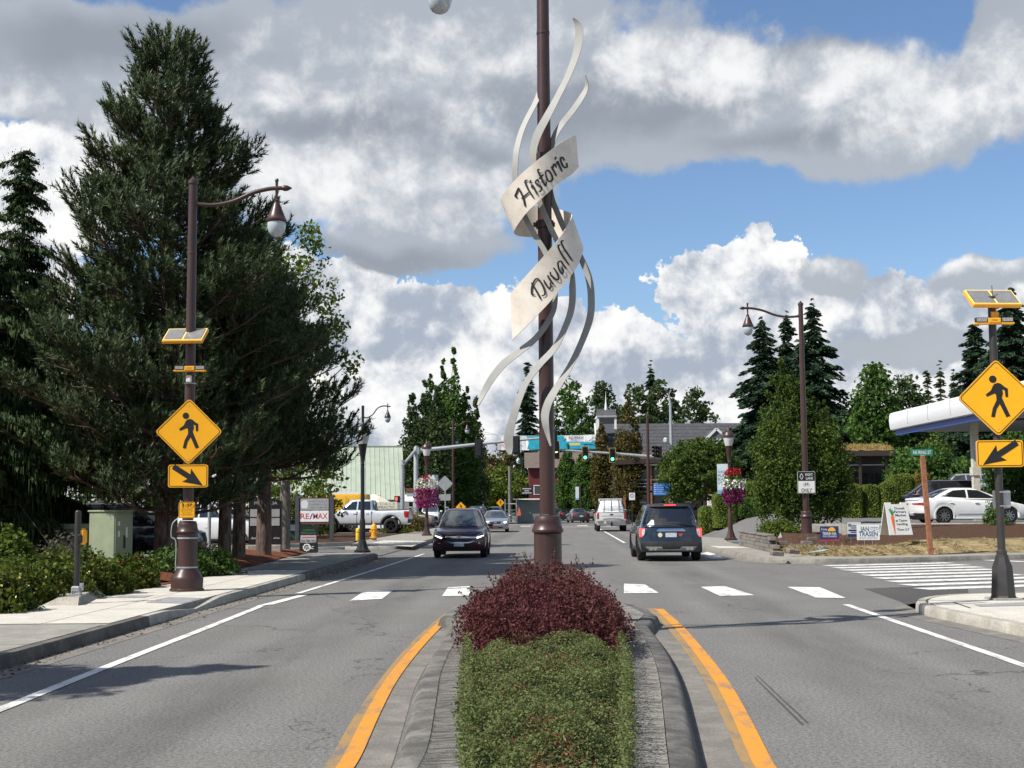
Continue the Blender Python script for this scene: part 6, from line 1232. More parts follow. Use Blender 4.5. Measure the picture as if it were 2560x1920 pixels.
# --- street trees
x, y, _ = at(1748, 79); leafy('round street tree with a bare trunk right of the blue sport utility car', x, y, .1, [(2.0, .9), (2.7, 1.9), (3.8, 2.15), (4.8, 1.7), (5.5, .6)], L_HORN, 230, .38, 36, .15, None, tr=.13, up=.3)
x, y, _ = at(1694, 83); leafy('small street tree just right of the blue direction sign', x, y, .1, [(1.9, .5), (2.8, 1.1), (3.7, 1.0), (4.4, .3)], L_HORN, 70, .34, 30, .15, None, tr=.07)
for px, Y, top, rad, mat, lab in ((1420, 150, 1118, 24, L_MAP, 'green columnar street tree nearest the median post'), (1464, 148, 1122, 27, L_MAP, 'second green columnar street tree right of the median post'), (1506, 140, 1062, 20, L_BRN, 'slim columnar tree turning brown, before the cupola'), (1572, 130, 998, 33, L_BRN, 'tall columnar tree turning brown, left of the brown pole')):
    x, y, _ = at(px, Y); H = 1.75 + (1262 - top) * Y / F; r = rad * Y / F; leafy(lab, x, y, .1, [(H * .08, r * .7), (H * .3, r * 1.08), (H * .6, r * .95), (H * .85, r * .5), (H, r * .12)], mat, 220, .42, 26, .22, 'columnar street trees right of the median post', tr=.1, name='columnar_tree', fill=.3, spire=True, flat=1.4)
# --- clipped hedges
def hedge(label, px0, px1, ytop, ybase, Y, mat=L_YEW, dep=1.3, rnd=.3, size=.07, n=None, taper=.92, group='clipped hedges on the right', name='clipped_hedge', zb=None):
    a, b = At(px0, ybase, Y), At(px1, ybase, Y); cx = (a.x + b.x) / 2; W_ = b.x - a.x; z0 = min(a.z, zlot(cx, Y) - .03); Hh = At(px0, ytop, Y).z - z0
    t = thing(name, label, 'hedge', (cx, Y + dep / 2, z0), 0, group); r = min(rnd, W_ * .3, Hh * .3, dep * .35)
    n = n or int((2 * W_ * Hh + 2 * dep * Hh + W_ * dep) * 1500); p = np.empty((n, 3)); nr_ = np.zeros((n, 3)); A = np.array([W_ * Hh, W_ * Hh, dep * Hh, dep * Hh, W_ * dep]); f = rng.choice(5, n, p=A / A.sum()); u, v = rng.random(n) * 2 - 1, rng.random(n)
    for k in range(5):
        q = f == k; c = [np.zeros(q.sum())] * 3
        if k < 2: p[q] = np.stack([u[q] * W_ / 2, np.full(q.sum(), (-1 if k == 0 else 1) * dep / 2), v[q] * Hh], 1); nr_[q] = (0, -1 if k == 0 else 1, 0)
        elif k < 4: p[q] = np.stack([np.full(q.sum(), (-1 if k == 2 else 1) * W_ / 2), u[q] * dep / 2, v[q] * Hh], 1); nr_[q] = (-1 if k == 2 else 1, 0, 0)
        else: p[q] = np.stack([u[q] * W_ / 2, (v[q] - .5) * dep, np.full(q.sum(), Hh)], 1); nr_[q] = (0, 0, 1)
    def shape(p):   # round the edges, narrow the top, add slow bumps
        p = p.copy(); c = np.clip(p, [-W_ / 2 + r, -dep / 2 + r, 0], [W_ / 2 - r, dep / 2 - r, Hh - r]); d = p - c; L = np.linalg.norm(d, axis=1, keepdims=True); p = c + np.where(L > r, d / np.maximum(L, 1e-6) * r, d)
        k = 1 - (1 - taper) * (p[:, 2:3] / Hh) ** 2; p[:, :2] *= k; w = .035 * np.sin(p[:, 0] * 4.1 + p[:, 2] * 3.3 + px0) + .03 * np.sin(p[:, 1] * 5 + p[:, 2] * 4.7 + px1); p[:, :2] *= (1 + w)[:, None]; p[:, 2] *= 1 + w * .6; return p
    V, Q = quad_cloud(shape(p) + nr_ * (rng.random((n, 1)) * .05 - .01), size, .5, .55, dirs=nr_ * .25, spread=.9); npmesh('foliage', V, Q, mat, t, kind='stuff')
    g = np.array([(i, j, k) for i in np.linspace(-1, 1, 9) for j in np.linspace(-1, 1, 7) for k in np.linspace(0, 1, 8)]); b = MB(); nx, ny, nz = 9, 7, 8
    V = shape(g * [W_ / 2, dep / 2, Hh]) * .97; idx = lambda i, j, k: (i * ny + j) * nz + k; fs = []
    for i in range(nx - 1):
        for k in range(nz - 1): fs += [(idx(i, 0, k), idx(i + 1, 0, k), idx(i + 1, 0, k + 1), idx(i, 0, k + 1)), (idx(i, ny - 1, k), idx(i, ny - 1, k + 1), idx(i + 1, ny - 1, k + 1), idx(i + 1, ny - 1, k))]
        for j in range(ny - 1): fs.append((idx(i, j, nz - 1), idx(i + 1, j, nz - 1), idx(i + 1, j + 1, nz - 1), idx(i, j + 1, nz - 1)))
    for j in range(ny - 1):
        for k in range(nz - 1): fs += [(idx(0, j, k), idx(0, j, k + 1), idx(0, j + 1, k + 1), idx(0, j + 1, k)), (idx(nx - 1, j, k), idx(nx - 1, j + 1, k), idx(nx - 1, j + 1, k + 1), idx(nx - 1, j, k + 1))]
    b.add([tuple(q) for q in V], fs); b.build('solid_core', CORE, t, 0); return t  # solid core added inside the leaves to block light
hedge('left of the three upright clipped hedges behind the market board', 2120, 2160, 1212, 1291, 60, rnd=.5, taper=.84); hedge('middle one of the three upright clipped hedges behind the market board', 2165, 2203, 1215, 1291, 60.2, rnd=.5, taper=.84); hedge('right and tallest of the three upright clipped hedges behind the market board', 2209, 2258, 1208, 1291, 60, rnd=.5, taper=.84)
hedge('wide clipped hedge block above the ice blue car', 2231, 2288, 1188, 1236, 68, dep=1.6); hedge('brownish clipped hedge block behind the street name post', 2287, 2332, 1186, 1236, 68, L_YEWB, 1.6); hedge('clipped hedge block above the roof of the white saloon', 2374, 2436, 1201, 1240, 64, dep=1.6)
hedge('tall square clipped hedge left of the lantern post with flowers', 1790, 1846, 1232, 1296, 66, L_YEW); hedge('broad dark clipped hedge right of the lantern post', 1843, 1926, 1246, 1296, 66, L_BOX, 1.6, .4); hedge('tall clipped hedge standing behind the broad dark one', 1862, 1922, 1206, 1262, 70, L_YEW, 1.6); hedge('brownish clipped hedge between the broad dark one and the hornbeam', 1904, 1952, 1217, 1293, 68, L_YEWB)
hedge('clipped hedge right of the hornbeam, partly in its shade', 2074, 2114, 1238, 1291, 62, L_YEW); hedge('low clipped mound left of the tall square hedge', 1752, 1792, 1268, 1294, 67, L_YEW, 1.4, .5, taper=.7)
def bush(label, c, r, mat, n, size, name='shrub', cat='shrub', group=None, core=.8, flowers=None, surf=.72, low=0., noise=.18):
    t = thing(name, label, cat, c, 0, group); d = unit(rng.normal(size=(n, 3))); d[:, 2] = np.abs(d[:, 2]) if low == 0 else np.clip(d[:, 2], -low, 1)
    q = surf + (1.06 - surf) * rng.random(n); lump = 1 + noise * np.sin(d[:, 0] * 5 + c[0] * 3 + d[:, 2] * 4) * np.sin(d[:, 1] * 6 + d[:, 2] * 5 + c[1]) + noise * .5 * np.sin(d[:, 0] * 13 + d[:, 2] * 11) * np.sin(d[:, 1] * 12)
    P = d * (q * lump)[:, None] * np.array(r); V, Q = quad_cloud(P, size, .5, .58, dirs=np.cross(d, unit(rng.normal(size=(n, 3)))), spread=.55); npmesh('foliage', V, Q, mat, t, kind='stuff')
    MB().sphere((0, 0, 0), (r[0] * core, r[1] * core, r[2] * core), 14, 8).build('solid_core', CORE, t, 60)  # added solid core fills the middle of the bush
    if flowers:
        for fm, fn, fs in flowers: k = unit(rng.normal(size=(fn, 3))); k[:, 2] = np.abs(k[:, 2]) + .2; k = unit(k); V, Q = quad_cloud(k * np.array(r) * 1.04, fs, .3, .95); npmesh('flowers', V, Q, fm, t, kind='stuff')
    return t
PYEL = petal('pale_yellow_petals', (.62, .56, .16)); PROSE = petal('coral_petals', (.60, .10, .09))
for px, Y, r, n, lab in ((-5, 22.6, (1.0, .9, .74), 9000, 'leftmost rose bush, cut by the picture edge, dotted with pale yellow flowers'), (112, 23.9, (.95, .85, .75), 9000, 'rose bush left of the push button post with yellow flowers'), (222, 25.1, (.80, .8, .72), 8500, 'rose bush right behind the push button post with coral flowers'), (-20, 20.9, (.7, .6, .7), 4000, 'low rose bush at the lower left picture edge'), (322, 26.9, (.58, .55, .62), 6500, 'rose bush before the tall green cabinet with one coral bloom')):
    x, y, _ = at(px, Y); bush(lab, (x, y, .15), r, L_ROSE, n, .075, 'rose_bush', 'shrub', 'rose bushes along the left pavement', .82, ((PYEL, 26 if px < 200 else 5, .055), (PROSE, 3 if px < 200 else 14, .06)))
x, y, _ = at(375, 28.6); bush('little green sapling in the mulch left of the left lamp post', (x, y, .2), (.24, .24, .5), L_LIME, 420, .085, core=.3); x, y, _ = at(440, 31); bush('dark shrub at the foot of the tall pine', (x, y, .2), (.8, .6, .62), L_BOX, 2600, .08)
x, y, _ = at(520, 31.5); bush('dark low shrub between the lamp post and the pale pine trunk', (x, y, .2), (.75, .5, .62), L_BOX, 2600, .08); x, y, _ = at(40, 25.5); bush('tall green grass clump behind the rose bushes', (x, y, .15), (.45, .4, 1.15), L_LIME, 2600, .12, 'grass_clump', 'plant'); x, y, _ = at(160, 27); bush('mauve lavender clump behind the rose bushes', (x, y, .15), (.7, .5, .95), leaf('lavender', [(.06, .075, .035), (.11, .10, .09), (.13, .13, .06)]), 2600, .09, 'lavender_clump', 'plant')
x, y, _ = at(1022, 84); bush('rounded olive shrub between the white pickup and the left mast', (x, y, .1), (.95, .8, 1.35), L_YEWB, 3800, .10); x, y, _ = at(990, 82); bush('low yellow green shrub under the tail of the white pickup', (x, y, .1), (.9, .6, .5), L_LIME, 1800, .1)
x, y, _ = at(1960, 47.3); bush('bright green spreading juniper on the retaining wall', (x + .0, y + .9, .55), (.78, .7, .62), L_LIME, 5200, .075, 'juniper_bush'); x, y, _ = at(2488, 50.2); bush('small dark upright conifer before the white saloon', (x, y, .80), (.44, .44, .98), L_BOX, 4200, .075, 'conifer_bush', low=.3)
x, y, _ = at(1180, 150); bush('small shrub with orange flowers by the kiosk', (at(1330, 132)[0], 132, .1), (1.4, .8, .9), L_LIME, 900, .2, flowers=((petal('orange_petals', (.62, .16, .04)), 120, .2),))
# --- median planting
n = 140000
def medx(Y): return np.interp(Y, [5, 6.3, 9.4, 12.6, 14.5], [-.15, -.17, -.33, -.43, -.46]), np.interp(Y, [5, 6.3, 9.4, 12.6, 14.5], [.46, .48, .76, 1.04, 1.08])
Yy = 4.6 + 9.2 * rng.random(n) ** 1.1; l, r = medx(Yy); u = rng.random(n) * 1.06 - .03; X = l + (r - l) * u
ed = np.minimum(u, 1 - u) * (r - l); top = .43 * np.clip(.55 + ed * 1.7, .45, 1) + .05 * np.sin(X * 5.1 + Yy * 2.3) + .035 * np.sin(Yy * 6.1 - X * 7) + .02 * np.sin(X * 17 + Yy * 13)
Z = top - (rng.random(n) ** 2) * .14; side = rng.random(n) < .24; Z = np.where(side, .12 + rng.random(n) * (top - .12), Z); X = np.where(side, np.where(rng.random(n) < .5, l - .02, r + .02) + rng.normal(size=n) * .03, X)
C = np.stack([X, Yy, Z], 1); V, Q = quad_cloud(C, .0215, .45, .55, dirs=np.array([0, 0, .0]) + rng.normal(size=(n, 3)) * [1, 1, .5], spread=.2)
gc = npmesh('ground_cover', V, Q, L_COV, None, kind='stuff')
k = 2200; pc = np.array([(.12, 8.1), (.25, 7.4), (-.02, 9.6), (.35, 11), (.05, 6.7)]); wt = .12 + np.exp(-(((C[:, None, :2] - pc[None]) * [1, .6]) ** 2).sum(2) / .02).sum(1) * 3; j = rng.choice(n, k, p=wt / wt.sum()); V, Q = quad_cloud(C[j] * [1, 1, 1] + [0, 0, .012], .021, .4, .7); npmesh('red_leaves', V, Q, leaf('red_cover_leaf', [(.10, .015, .015), (.20, .04, .035)]), gc, kind='stuff')
b = MB(); ys = np.linspace(4.4, 14, 40)
for q in ys:
    l, r = medx(q)
    for u in np.linspace(0, 1, 9): e = min(u, 1 - u) * (r - l); b.v.append((l + (r - l) * u, q, .12 if u in (0., 1.) else .335 * min(1, .55 + e * 1.7) + .04 * math.sin((l + (r - l) * u) * 5.1 + q * 2.3) + .03 * math.sin(q * 6.1))); b.n += 1
b.f = [(i * 9 + c, i * 9 + c + 1, (i + 1) * 9 + c + 1, (i + 1) * 9 + c) for i in range(39) for c in range(8)]; b.build('ground_cover_core', CORE, gc, 60, kind='stuff')  # solid mound added beneath the leaves as a dark core
bb = thing('barberry_shrub', 'dark red barberry shrub filling the median round the foot of the post', 'shrub', (.36, 15.6, .12)); n = 64000; rx, ry, rz_ = .90, 2.5, .86
d = unit(rng.normal(size=(n, 3))); d[:, 2] = np.abs(d[:, 2]); e = np.abs(d) ** .6; e = unit(np.sign(d) * e); q = .78 + .27 * rng.random(n) ** 1.0; lump = 1 + .09 * np.sin(d[:, 0] * 6 + d[:, 1] * 5 + 1) + .06 * np.sin(d[:, 0] * 21 + d[:, 1] * 17 + 2) * np.sin(d[:, 2] * 9)
P = e * (q * lump)[:, None] * [rx * 1.08, ry, rz_]; V, Q = quad_cloud(P, .032, .45, .6); npmesh('foliage', V, Q, L_BARB, bb, kind='stuff')
tw = MB(); PT = []
for i in range(170):
    a = rng.random() * 2 * math.pi; f = math.sqrt(rng.random()); d = np.array([math.cos(a) * f * rx, math.sin(a) * f * ry, rz_ * math.sqrt(max(.05, 1 - f * f)) * .95]); u = unit(d / np.array([rx, ry, rz_]) * [.5, .5, .9] + rng.normal(size=3) * .25); L = .10 + .28 * rng.random() ** 2; tw.tube([d, d + u * L], [.004, .002], 3, False)
    for k in range(int(L * 90)): PT.append(d + u * L * rng.random() + rng.normal(size=3) * .010)
tw.build('twigs', TWIG, bb, 0, kind='stuff'); V, Q = quad_cloud(np.array(PT), .030, .4, .6); npmesh('twig_leaves', V, Q, L_BARB, bb, kind='stuff'); MB().sphere((0, 0, 0), (rx * .9, ry * .93, rz_ * .86), 20, 10).build('solid_core', pm('barberry_core', (.030, .008, .010), .95, var=.4, spec=.02), bb, 60)  # last mesh is a solid dark core added under the leaves
# --- dry grass blades on the verge
vv = [v.co for v in turf.data.vertices]; fs = [p.vertices for p in turf.data.polygons]; n = 9000; pk = rng.integers(0, len(fs), n); w = rng.random((n, 4)); w /= w.sum(1)[:, None]
C = np.array([[sum(vv[fs[i][k]][c] * w[r_, k] for k in range(4)) for c in range(3)] for r_, i in enumerate(pk)]); V, Q = quad_cloud(C + [0, 0, .03], .16, .5, .12, dirs=rng.normal(size=(n, 3)) * [1, 1, .35] + [0, 0, .2], spread=.1)
npmesh('dry_grass_blades', V, Q, leaf('dry_blade', [(.24, .175, .085), (.36, .28, .16), (.15, .155, .06)], .8, .2), None, kind='stuff')

x, y = -10.1, 11.0; conifer('young fir outside the left edge of the view that shades the road', x, y, .1, 8.8, 2.0, SPRN, .22, None, .3, 26, .1, 1.2, .8)
# ------------------------------------------------------------------ buildings
SHING = pm('grey_roof_shingle', (.062, .064, .070), .9, var=.25, scale=3, bump=.5, bscale=20); SHINGB = pm('brown_roof_shingle', (.12, .09, .078), .9, var=.2, scale=3, bump=.5, bscale=20)
GREENR = pm('pale_green_metal_roof', (.36, .41, .32), .5, .1, var=.06, scale=1.2); SID = pm('grey_siding', (.13, .14, .155), .75, var=.1); REDW = pm('barn_red_boards', (.105, .016, .018), .8, var=.2); TRIMW = pm('white_trim_paint', (.74, .74, .72), .5, var=.05)
CREAM = pm('cream_render', (.60, .54, .44), .8, var=.12); DBROWN = pm('dark_brown_boards', (.035, .023, .019), .7, var=.2); DGLASS = pm('dark_window_glass', (.018, .021, .022), .07, var=.3, spec=.8, coat=.4); CEDAR = pm('orange_cedar_boards', (.36, .115, .030), .7, var=.2, scale=5); GREYP = pm('pale_grey_paint', (.36, .37, .38), .6, var=.1)
WOODP = pm('weathered_post_wood', (.27, .11, .055), .8, var=.25, scale=10); GRNW = pm('grey_green_siding', (.17, .20, .19), .7, var=.12)
def px(x, Y, y=1262): q = At(x, y, Y); return q.x, q.z
def bx(par, name, mat, x0, x1, y0, y1, z0, z1, **k): return MB().box(x0, x1, y0, y1, z0, z1, bev=k.pop('bev', 0)).build(name, mat, par, 30, **k)
# --- barn with the pale green roof
x0, _ = px(690, 100); x1, ze = px(1012, 100, 1248); x2, zr = px(1005, 106, 1116); b = thing('barn', 'dark red barn with a pale green ribbed metal roof left of the signal mast', 'barn', ((x0 + x1) / 2, 100, 0), R(7)); hx = (x1 - x0) / 2
n = 26; zr, ze = zr, ze
for i in range(n):
    a, c = -hx + 2 * hx * i / n, -hx + 2 * hx * (i + 1) / n - .012
    MB().add([(a, 0, ze), (c, 0, ze), (c, 6, zr), (a, 6, zr), (a, 0, ze - .06), (c, 0, ze - .06), (c, 6, zr - .06), (a, 6, zr - .06)], [(0, 1, 2, 3), (4, 7, 6, 5), (0, 4, 5, 1), (1, 5, 6, 2), (3, 7, 4, 0), (2, 6, 7, 3)]).add([(c, 0, ze), (c + .03, 0, ze + .05), (c + .03, 6, zr + .05), (c, 6, zr)], [(0, 1, 2, 3)]).build('roof_panel', GREENR, b, 0)
MB().add([(-hx, 6.02, zr - .03), (hx, 6.02, zr - .03), (hx, 12, ze), (-hx, 12, ze)], [(0, 1, 2, 3)]).build('back_roof', GREENR, b, 0)
bx(b, 'ridge_cap', GREENR, -hx, hx, 5.9, 6.1, zr, zr + .08); w = MB().box(-hx + .3, hx - .3, .6, 11.5, -.6, ze - .05); w.prism([(-5.4, ze - .06), (5.4, ze - .06), (0, zr - .12)], 0, .15, Matrix.Translation((hx - .6, 6, 0)) @ Matrix.Rotation(R(90), 4, 'Z')); w.build('wall', REDW, b, 0)
bx(b, 'porch_roof', GREYP, -1.2, hx + .2, -2.4, .3, ze - .55, ze - .30); bx(b, 'fascia', GREYP, -1.2, hx + .2, -2.46, -2.4, ze - .75, ze - .25)
for i in range(4): 
    xx = -.9 + i * 1.95; p = bx(b, 'porch_post', TRIMW, xx - .07, xx + .07, -2.35, -2.2, -.5, ze - .5); MB().stroke([(xx, ze - 1.2), (xx + .55, ze - .62)], .09, -2.32, -2.24).build('brace', TRIMW, p, 0)
b.location.z = 0
an = thing('lean_to', 'low building with a pale ribbed awning left of the barn front', 'building', (px(846, 92)[0], 92, 0)); zt = px(846, 92, 1229)[1]
bx(an, 'wall', REDW, -2.6, 1.2, .8, 5, -.4, zt - .2); MB().add([(-3, -.6, zt - .55), (1.6, -.6, zt - .55), (1.2, 1.2, zt), (-2.8, 1.2, zt)], [(0, 1, 2, 3)]).build('awning', GREYP, an, 0); bx(an, 'awning_edge', TRIMW, -3, 1.6, -.65, -.58, zt - .68, zt - .52)
um = thing('umbrella', 'closed cream patio umbrella before the barn porch', 'umbrella', (px(935, 94)[0], 94, 0)); zt = px(935, 94, 1236)[1]; MB().lathe([(1.35, zt - .62), (.95, zt - .38), (.55, zt - .16), (.1, zt)], 8).build('canopy', pm('cream_canvas', (.66, .60, .50), .8), um, 20); MB().tube([(0, 0, 0), (0, 0, zt)], .03).build('pole', GREYP, um)
MB().tube([(.3, -.2, zt - .3), (.32, -.2, zt - .02), (.42, -.2, zt - .02), (.45, -.2, zt - .3)], .06).build('folds', pm('cream_canvas', (.66, .60, .50), .8), um)
# --- low clinic sign behind the pale pickup
xa, zt = px(880, 89, 1255); xb, zb = px(993, 89, 1300); cs = thing('clinic_sign', 'long low cream clinic sign behind the pale pickup', 'sign', ((xa + xb) / 2, 89, 0)); hw_ = (xb - xa) / 2
bx(cs, 'board', pm('cream_board', (.62, .60, .48), .6), -hw_, hw_, 0, .12, zt - .72, zt); bx(cs, 'lower_board', TRIMW, -hw_ + .4, hw_, .01, .11, .3, zt - .76); [bx(cs, 'post', DKGREY, s * (hw_ - .1) - .05, s * (hw_ - .1) + .05, .13, .2, -.2, zt) for s in (-1, 1)]
TINK = pm('taupe_lettering', (.20, .17, .12), .6); fit('METCALF', hw_ * 1.25, .13, TINK, cs, hw_ * .28, zt - .15, sp=1.6); fit('CHIROPRACTIC', hw_ * 1.25, .17, TINK, cs, hw_ * .28, zt - .37, bold=.02); fit('HEALTH CENTER', hw_ * 1.25, .14, TINK, cs, hw_ * .28, zt - .58)
# --- realty sign
rx = thing('realty_sign', 'two panel business sign on dark posts reading RE/MAX beside the pale pickup', 'sign', (px(786, 61)[0], 61, .17)); s_ = 3300 / 61; zz = lambda y: 1.75 - .17 + (1266.5 - y) / s_
SLATE = pm('slate_post_paint', (.055, .06, .072), .6, var=.15); [bx(rx, 'post', SLATE, xx - .085, xx + .085, -.06, .12, 0, zz(1238)) for xx in (-.79, .80)]
RUST = pm('rust_frame', (.16, .05, .03), .7); bx(rx, 'frame', RUST, -.70, .70, .0, .06, zz(1309), zz(1244)); bx(rx, 'panel', pm('silver_panel', (.40, .41, .42), .4, .2), -.66, .655, -.02, 0, zz(1273.5), zz(1246)); bx(rx, 'panel', pm('white_panel', (.78, .78, .78), .4), -.66, .655, -.02, 0, zz(1303), zz(1275.5))
RRED = pm('red_print', (.50, .03, .04), .5); RBLU = pm('blue_print', (.03, .10, .35), .5); fit('RE', .40, .25, RRED, rx, -.43, zz(1289), y=-.024, bold=.012); fit('/', .16, .27, RBLU, rx, -.14, zz(1289), y=-.024, bold=.012); fit('MAX', .66, .25, RRED, rx, .28, zz(1289), y=-.024, bold=.012)
for i, (t_, h_) in enumerate((('METCALF', .075), ('CHIROPRACTIC', .08), ('HEALTH CENTER', .07))): fit(t_, .80, h_, pm('grey_print', (.20, .21, .22), .6), rx, .19, zz(1252.5) - i * .145, y=-.024, bold=.0)
MB().prism([(-.45 + .17 * math.cos(a), zz(1258.5) + .17 * math.sin(a)) for a in np.linspace(R(-20), R(200), 14)] + [(-.58, zz(1270)), (-.32, zz(1270))], -.024, -.0205).build('emblem', WHITE, rx, 0)
# --- black monument board behind the pine
mo = thing('monument_sign', 'tall black directory board on a stone base behind a pine trunk', 'sign', (px(663, 44.6)[0], 44.6, .15)); s_ = 3300 / 44.6; zz = lambda y: 1.75 - .15 + (1267.5 - y) / s_
bx(mo, 'base', concrete('stone_base', (.34, .32, .28), .3), -.56, .56, -.12, .2, 0, zz(1360), bev=.02); bx(mo, 'cabinet', BLACKM, -.54, .56, -.06, .16, zz(1360), zz(1252)); MB().prism([(-.54, zz(1252)), (.56, zz(1252)), (.3, zz(1246)), (0, zz(1243)), (-.3, zz(1246))], -.06, .16).build('crown', BLACKM, mo, 20)
for y0, y1 in ((1291, 1272), (1313, 1294)): bx(mo, 'panel', pm('grey_directory_panel', (.34, .34, .35), .35), -.49, .50, -.072, -.062, zz(y0), zz(y1))
fit('MIN', .26, .11, pm('pale_grey_print', (.42, .42, .42), .5), mo, -.22, zz(1257), y=-.064); fit('LIA', .24, .11, pm('pale_grey_print', (.42, .42, .42), .5), mo, .30, zz(1257), y=-.064); fit('Automo', .36, .08, WHITE, mo, -.28, zz(1343), y=-.064, shear=.25); fit('sine', .2, .07, WHITE, mo, .40, zz(1343), y=-.064, shear=.25); fit('and', .17, .07, WHITE, mo, -.15, zz(1350), y=-.064, shear=.25); fit('service', .22, .05, pm('lime_print', (.30, .48, .05), .5), mo, -.14, zz(1355), y=-.064)
# --- sandwich boards
def aframe(label, c, rz, w, h, spread, mat, name='sandwich_board'):
    t = thing(name, label, 'sandwich board', c, rz); a = math.atan(spread / h); kids = []
    for sg in (-1, 1):
        M = Matrix.Translation((0, sg * spread, 0)) @ Matrix.Rotation(-sg * -a * -1 if False else sg * a, 4, 'X'); o = MB().prism([(-w / 2, 0), (w / 2, 0), (w / 2 * .92, h), (w / 2 * .45, h), (w / 2 * .4, h - .06), (-w / 2 * .4, h - .06), (-w / 2 * .45, h), (-w / 2 * .92, h)], -.015, .015).build('panel', mat, t, 20); o.matrix_local = M; kids.append(o)
    return t, kids
c = G(781, 1380, .15); sb_, kd = aframe('black sandwich board with a phone number and white gear emblem', (c.x, 46.6, .16), R(4), .62, .96, .24, BLACKM); k = kd[0]
fit('AUTOMOTIVE', .40, .06, pm('green_print', (.03, .22, .06), .5), k, 0, .80, y=-.018); fit('REPAIR & SERVICE', .48, .06, pm('green_print', (.03, .22, .06), .5), k, 0, .70, y=-.018); MB().box(-.27, .27, -.019, -.0155, .36, .62).build('grey_field', pm('grey_field', (.33, .33, .34), .5), k, 0); MB().box(-.22, .24, -.022, -.0195, .53, .56).build('red_stripe', RRED, k, 0); fit('425-788-7450', .50, .085, INK, k, 0, .42, y=-.0215, bold=.02)
g_ = MB().ring(-.05, .19, .09, .035, -.019, -.0155, 16); [g_.box(-.012, .012, -.019, -.0155, .12, .145, Matrix.Translation((-.05, 0, .19)) @ Matrix.Rotation(a, 4, 'Y')) for a in np.linspace(0, 2 * math.pi, 11)[:-1]]; g_.build('gear_emblem', WHITE, k, 0); fit('ETAC', .30, .10, WHITE, k, .05, .18, y=-.022, shear=.2, bold=.02)
# --- hydrant, bollard, bins
hy = thing('fire_hydrant', 'yellow fire hydrant before the pale pickup', 'fire hydrant', (px(935, 63)[0], 63, .15)); HYD = pm('hydrant_yellow', (.72, .34, .02), .45, var=.08)
MB().lathe([(.13, .0), (.13, .12)], 12).build('footing', KERB_N, hy, 30); MB().lathe([(.20, .12), (.20, .16), (.12, .17), (.115, .50), (.165, .52), (.165, .57), (.14, .58), (.135, .66), (.10, .74), (.05, .79), (.05, .84), (.02, .85)], 14).build('barrel', HYD, hy, 35)
for a in (0, 90, 180): MB().lathe([(.06, .10), (.06, .17), (.075, .175), (.075, .21), (.03, .215)], 10, Matrix.Translation((0, 0, .42)) @ Matrix.Rotation(R(90), 4, 'Y') @ Matrix.Rotation(R(a), 4, 'X')).build('nozzle', HYD, hy, 30)
bo = thing('bollard', 'short bright yellow bollard beside the black lantern post', 'bollard', (px(895, 62.4)[0], 62.4, .15)); MB().lathe([(.10, 0), (.10, .52), (.085, .57), (.04, .60)], 14).build('post', pm('bollard_yellow', (.78, .52, .02), .5), bo, 40); MB().lathe([(.101, .40), (.104, .40), (.104, .42), (.101, .42)], 14).build('band', BLACKM, bo, 0)
def skip_(label, pxx, Y, w, h): 
    t = thing('dumpster', label, 'dumpster', (px(pxx, Y)[0], Y, .02)); GR = pm('dumpster_green', (.020, .085, .050), .5, var=.2); MB().prism([(-w / 2, .15), (w / 2, .15), (w / 2 + .08, h - .2), (w / 2 + .08, h), (-w / 2 - .08, h), (-w / 2 - .08, h - .2)], 0, 1.1).build('bin', GR, t, 20); bx(t, 'lid', BLACKM, -w / 2 - .08, w / 2 + .08, -.05, 1.15, h, h + .07); bx(t, 'label', WHITE, -.5, -.05, -.006, -.002, h * .55, h * .85); [MB().lathe([(.07, -.03), (.09, 0), (.07, .03)], 10, Matrix.Translation((s * w * .4, .2, .09)) @ Matrix.Rotation(R(90), 4, 'Y')).build('castor', TYRE, t) for s in (-1, 1)]
skip_('green dumpster with a white label seen behind the realty sign', 748, 67, 1.5, 1.0); skip_('shaded green dumpster between the pine trunks', 600, 67, 1.6, .95)
# --- push-button post, cabinets, fence
pb = thing('push_button_post', 'dark push button post with yellow box in front of the rose bushes', 'post', G(191, 1489, .29)); MB().tube([(0, 0, .1), (0, 0, 1.41)], .052, 14).build('shaft', DKGREY, pb, 40); MB().lathe([(.052, 1.40), (.04, 1.425), (.01, 1.435)], 14).build('cap', DKGREY, pb, 40)
q = MB().box(-.10, .10, -.10, .10, 0, .02).box(-.075, .075, -.075, .075, .06, .16, bev=.02); [q.tube([(sx * .06, sy * .06, 0), (sx * .06, sy * .06, .1)], .012, 6) for sx in (-1, 1) for sy in (-1, 1)]; q.box(.06, .11, -.04, .04, .08, .21); q.build('base', GALV, pb, 30); MB().box(-.055, .135, -.02, .12, .85, 1.13, bev=.04).build('button_box', YELP, pb, 30); MB().box(.0, .09, -.06, -.018, .88, 1.03, bev=.02).build('button', BLACKM, pb, 30)
CAB = pm('sage_green_enamel', (.24, .28, .18), .5, var=.08, scale=3, dirt=((.17, .19, .13), 4, .3)); ca = thing('utility_cabinet', 'tall sage green utility cabinet behind the rose bushes', 'utility cabinet', At(303, 1418, 31) + Vector((-.05, .3, -.02)), R(-24))
bx(ca, 'case', CAB, -.76, .0, -.32, .32, 0, 1.30, bev=.012); bx(ca, 'roof', CAB, -.79, .03, -.35, .35, 1.30, 1.345, bev=.01); d_ = bx(ca, 'door', CAB, .002, .022, -.30, .30, .06, 1.26, bev=.006); bx(ca, 'handle', BLACKM, .024, .05, -.02, .02, .45, .75); [bx(ca, 'label', TRIMW, .024, .027, y0, y0 + .06, z0, z0 + h0) for y0, z0, h0 in ((-.22, .98, .1), (-.22, .72, .14), (.05, .7, .24), (.1, .1, .25))]
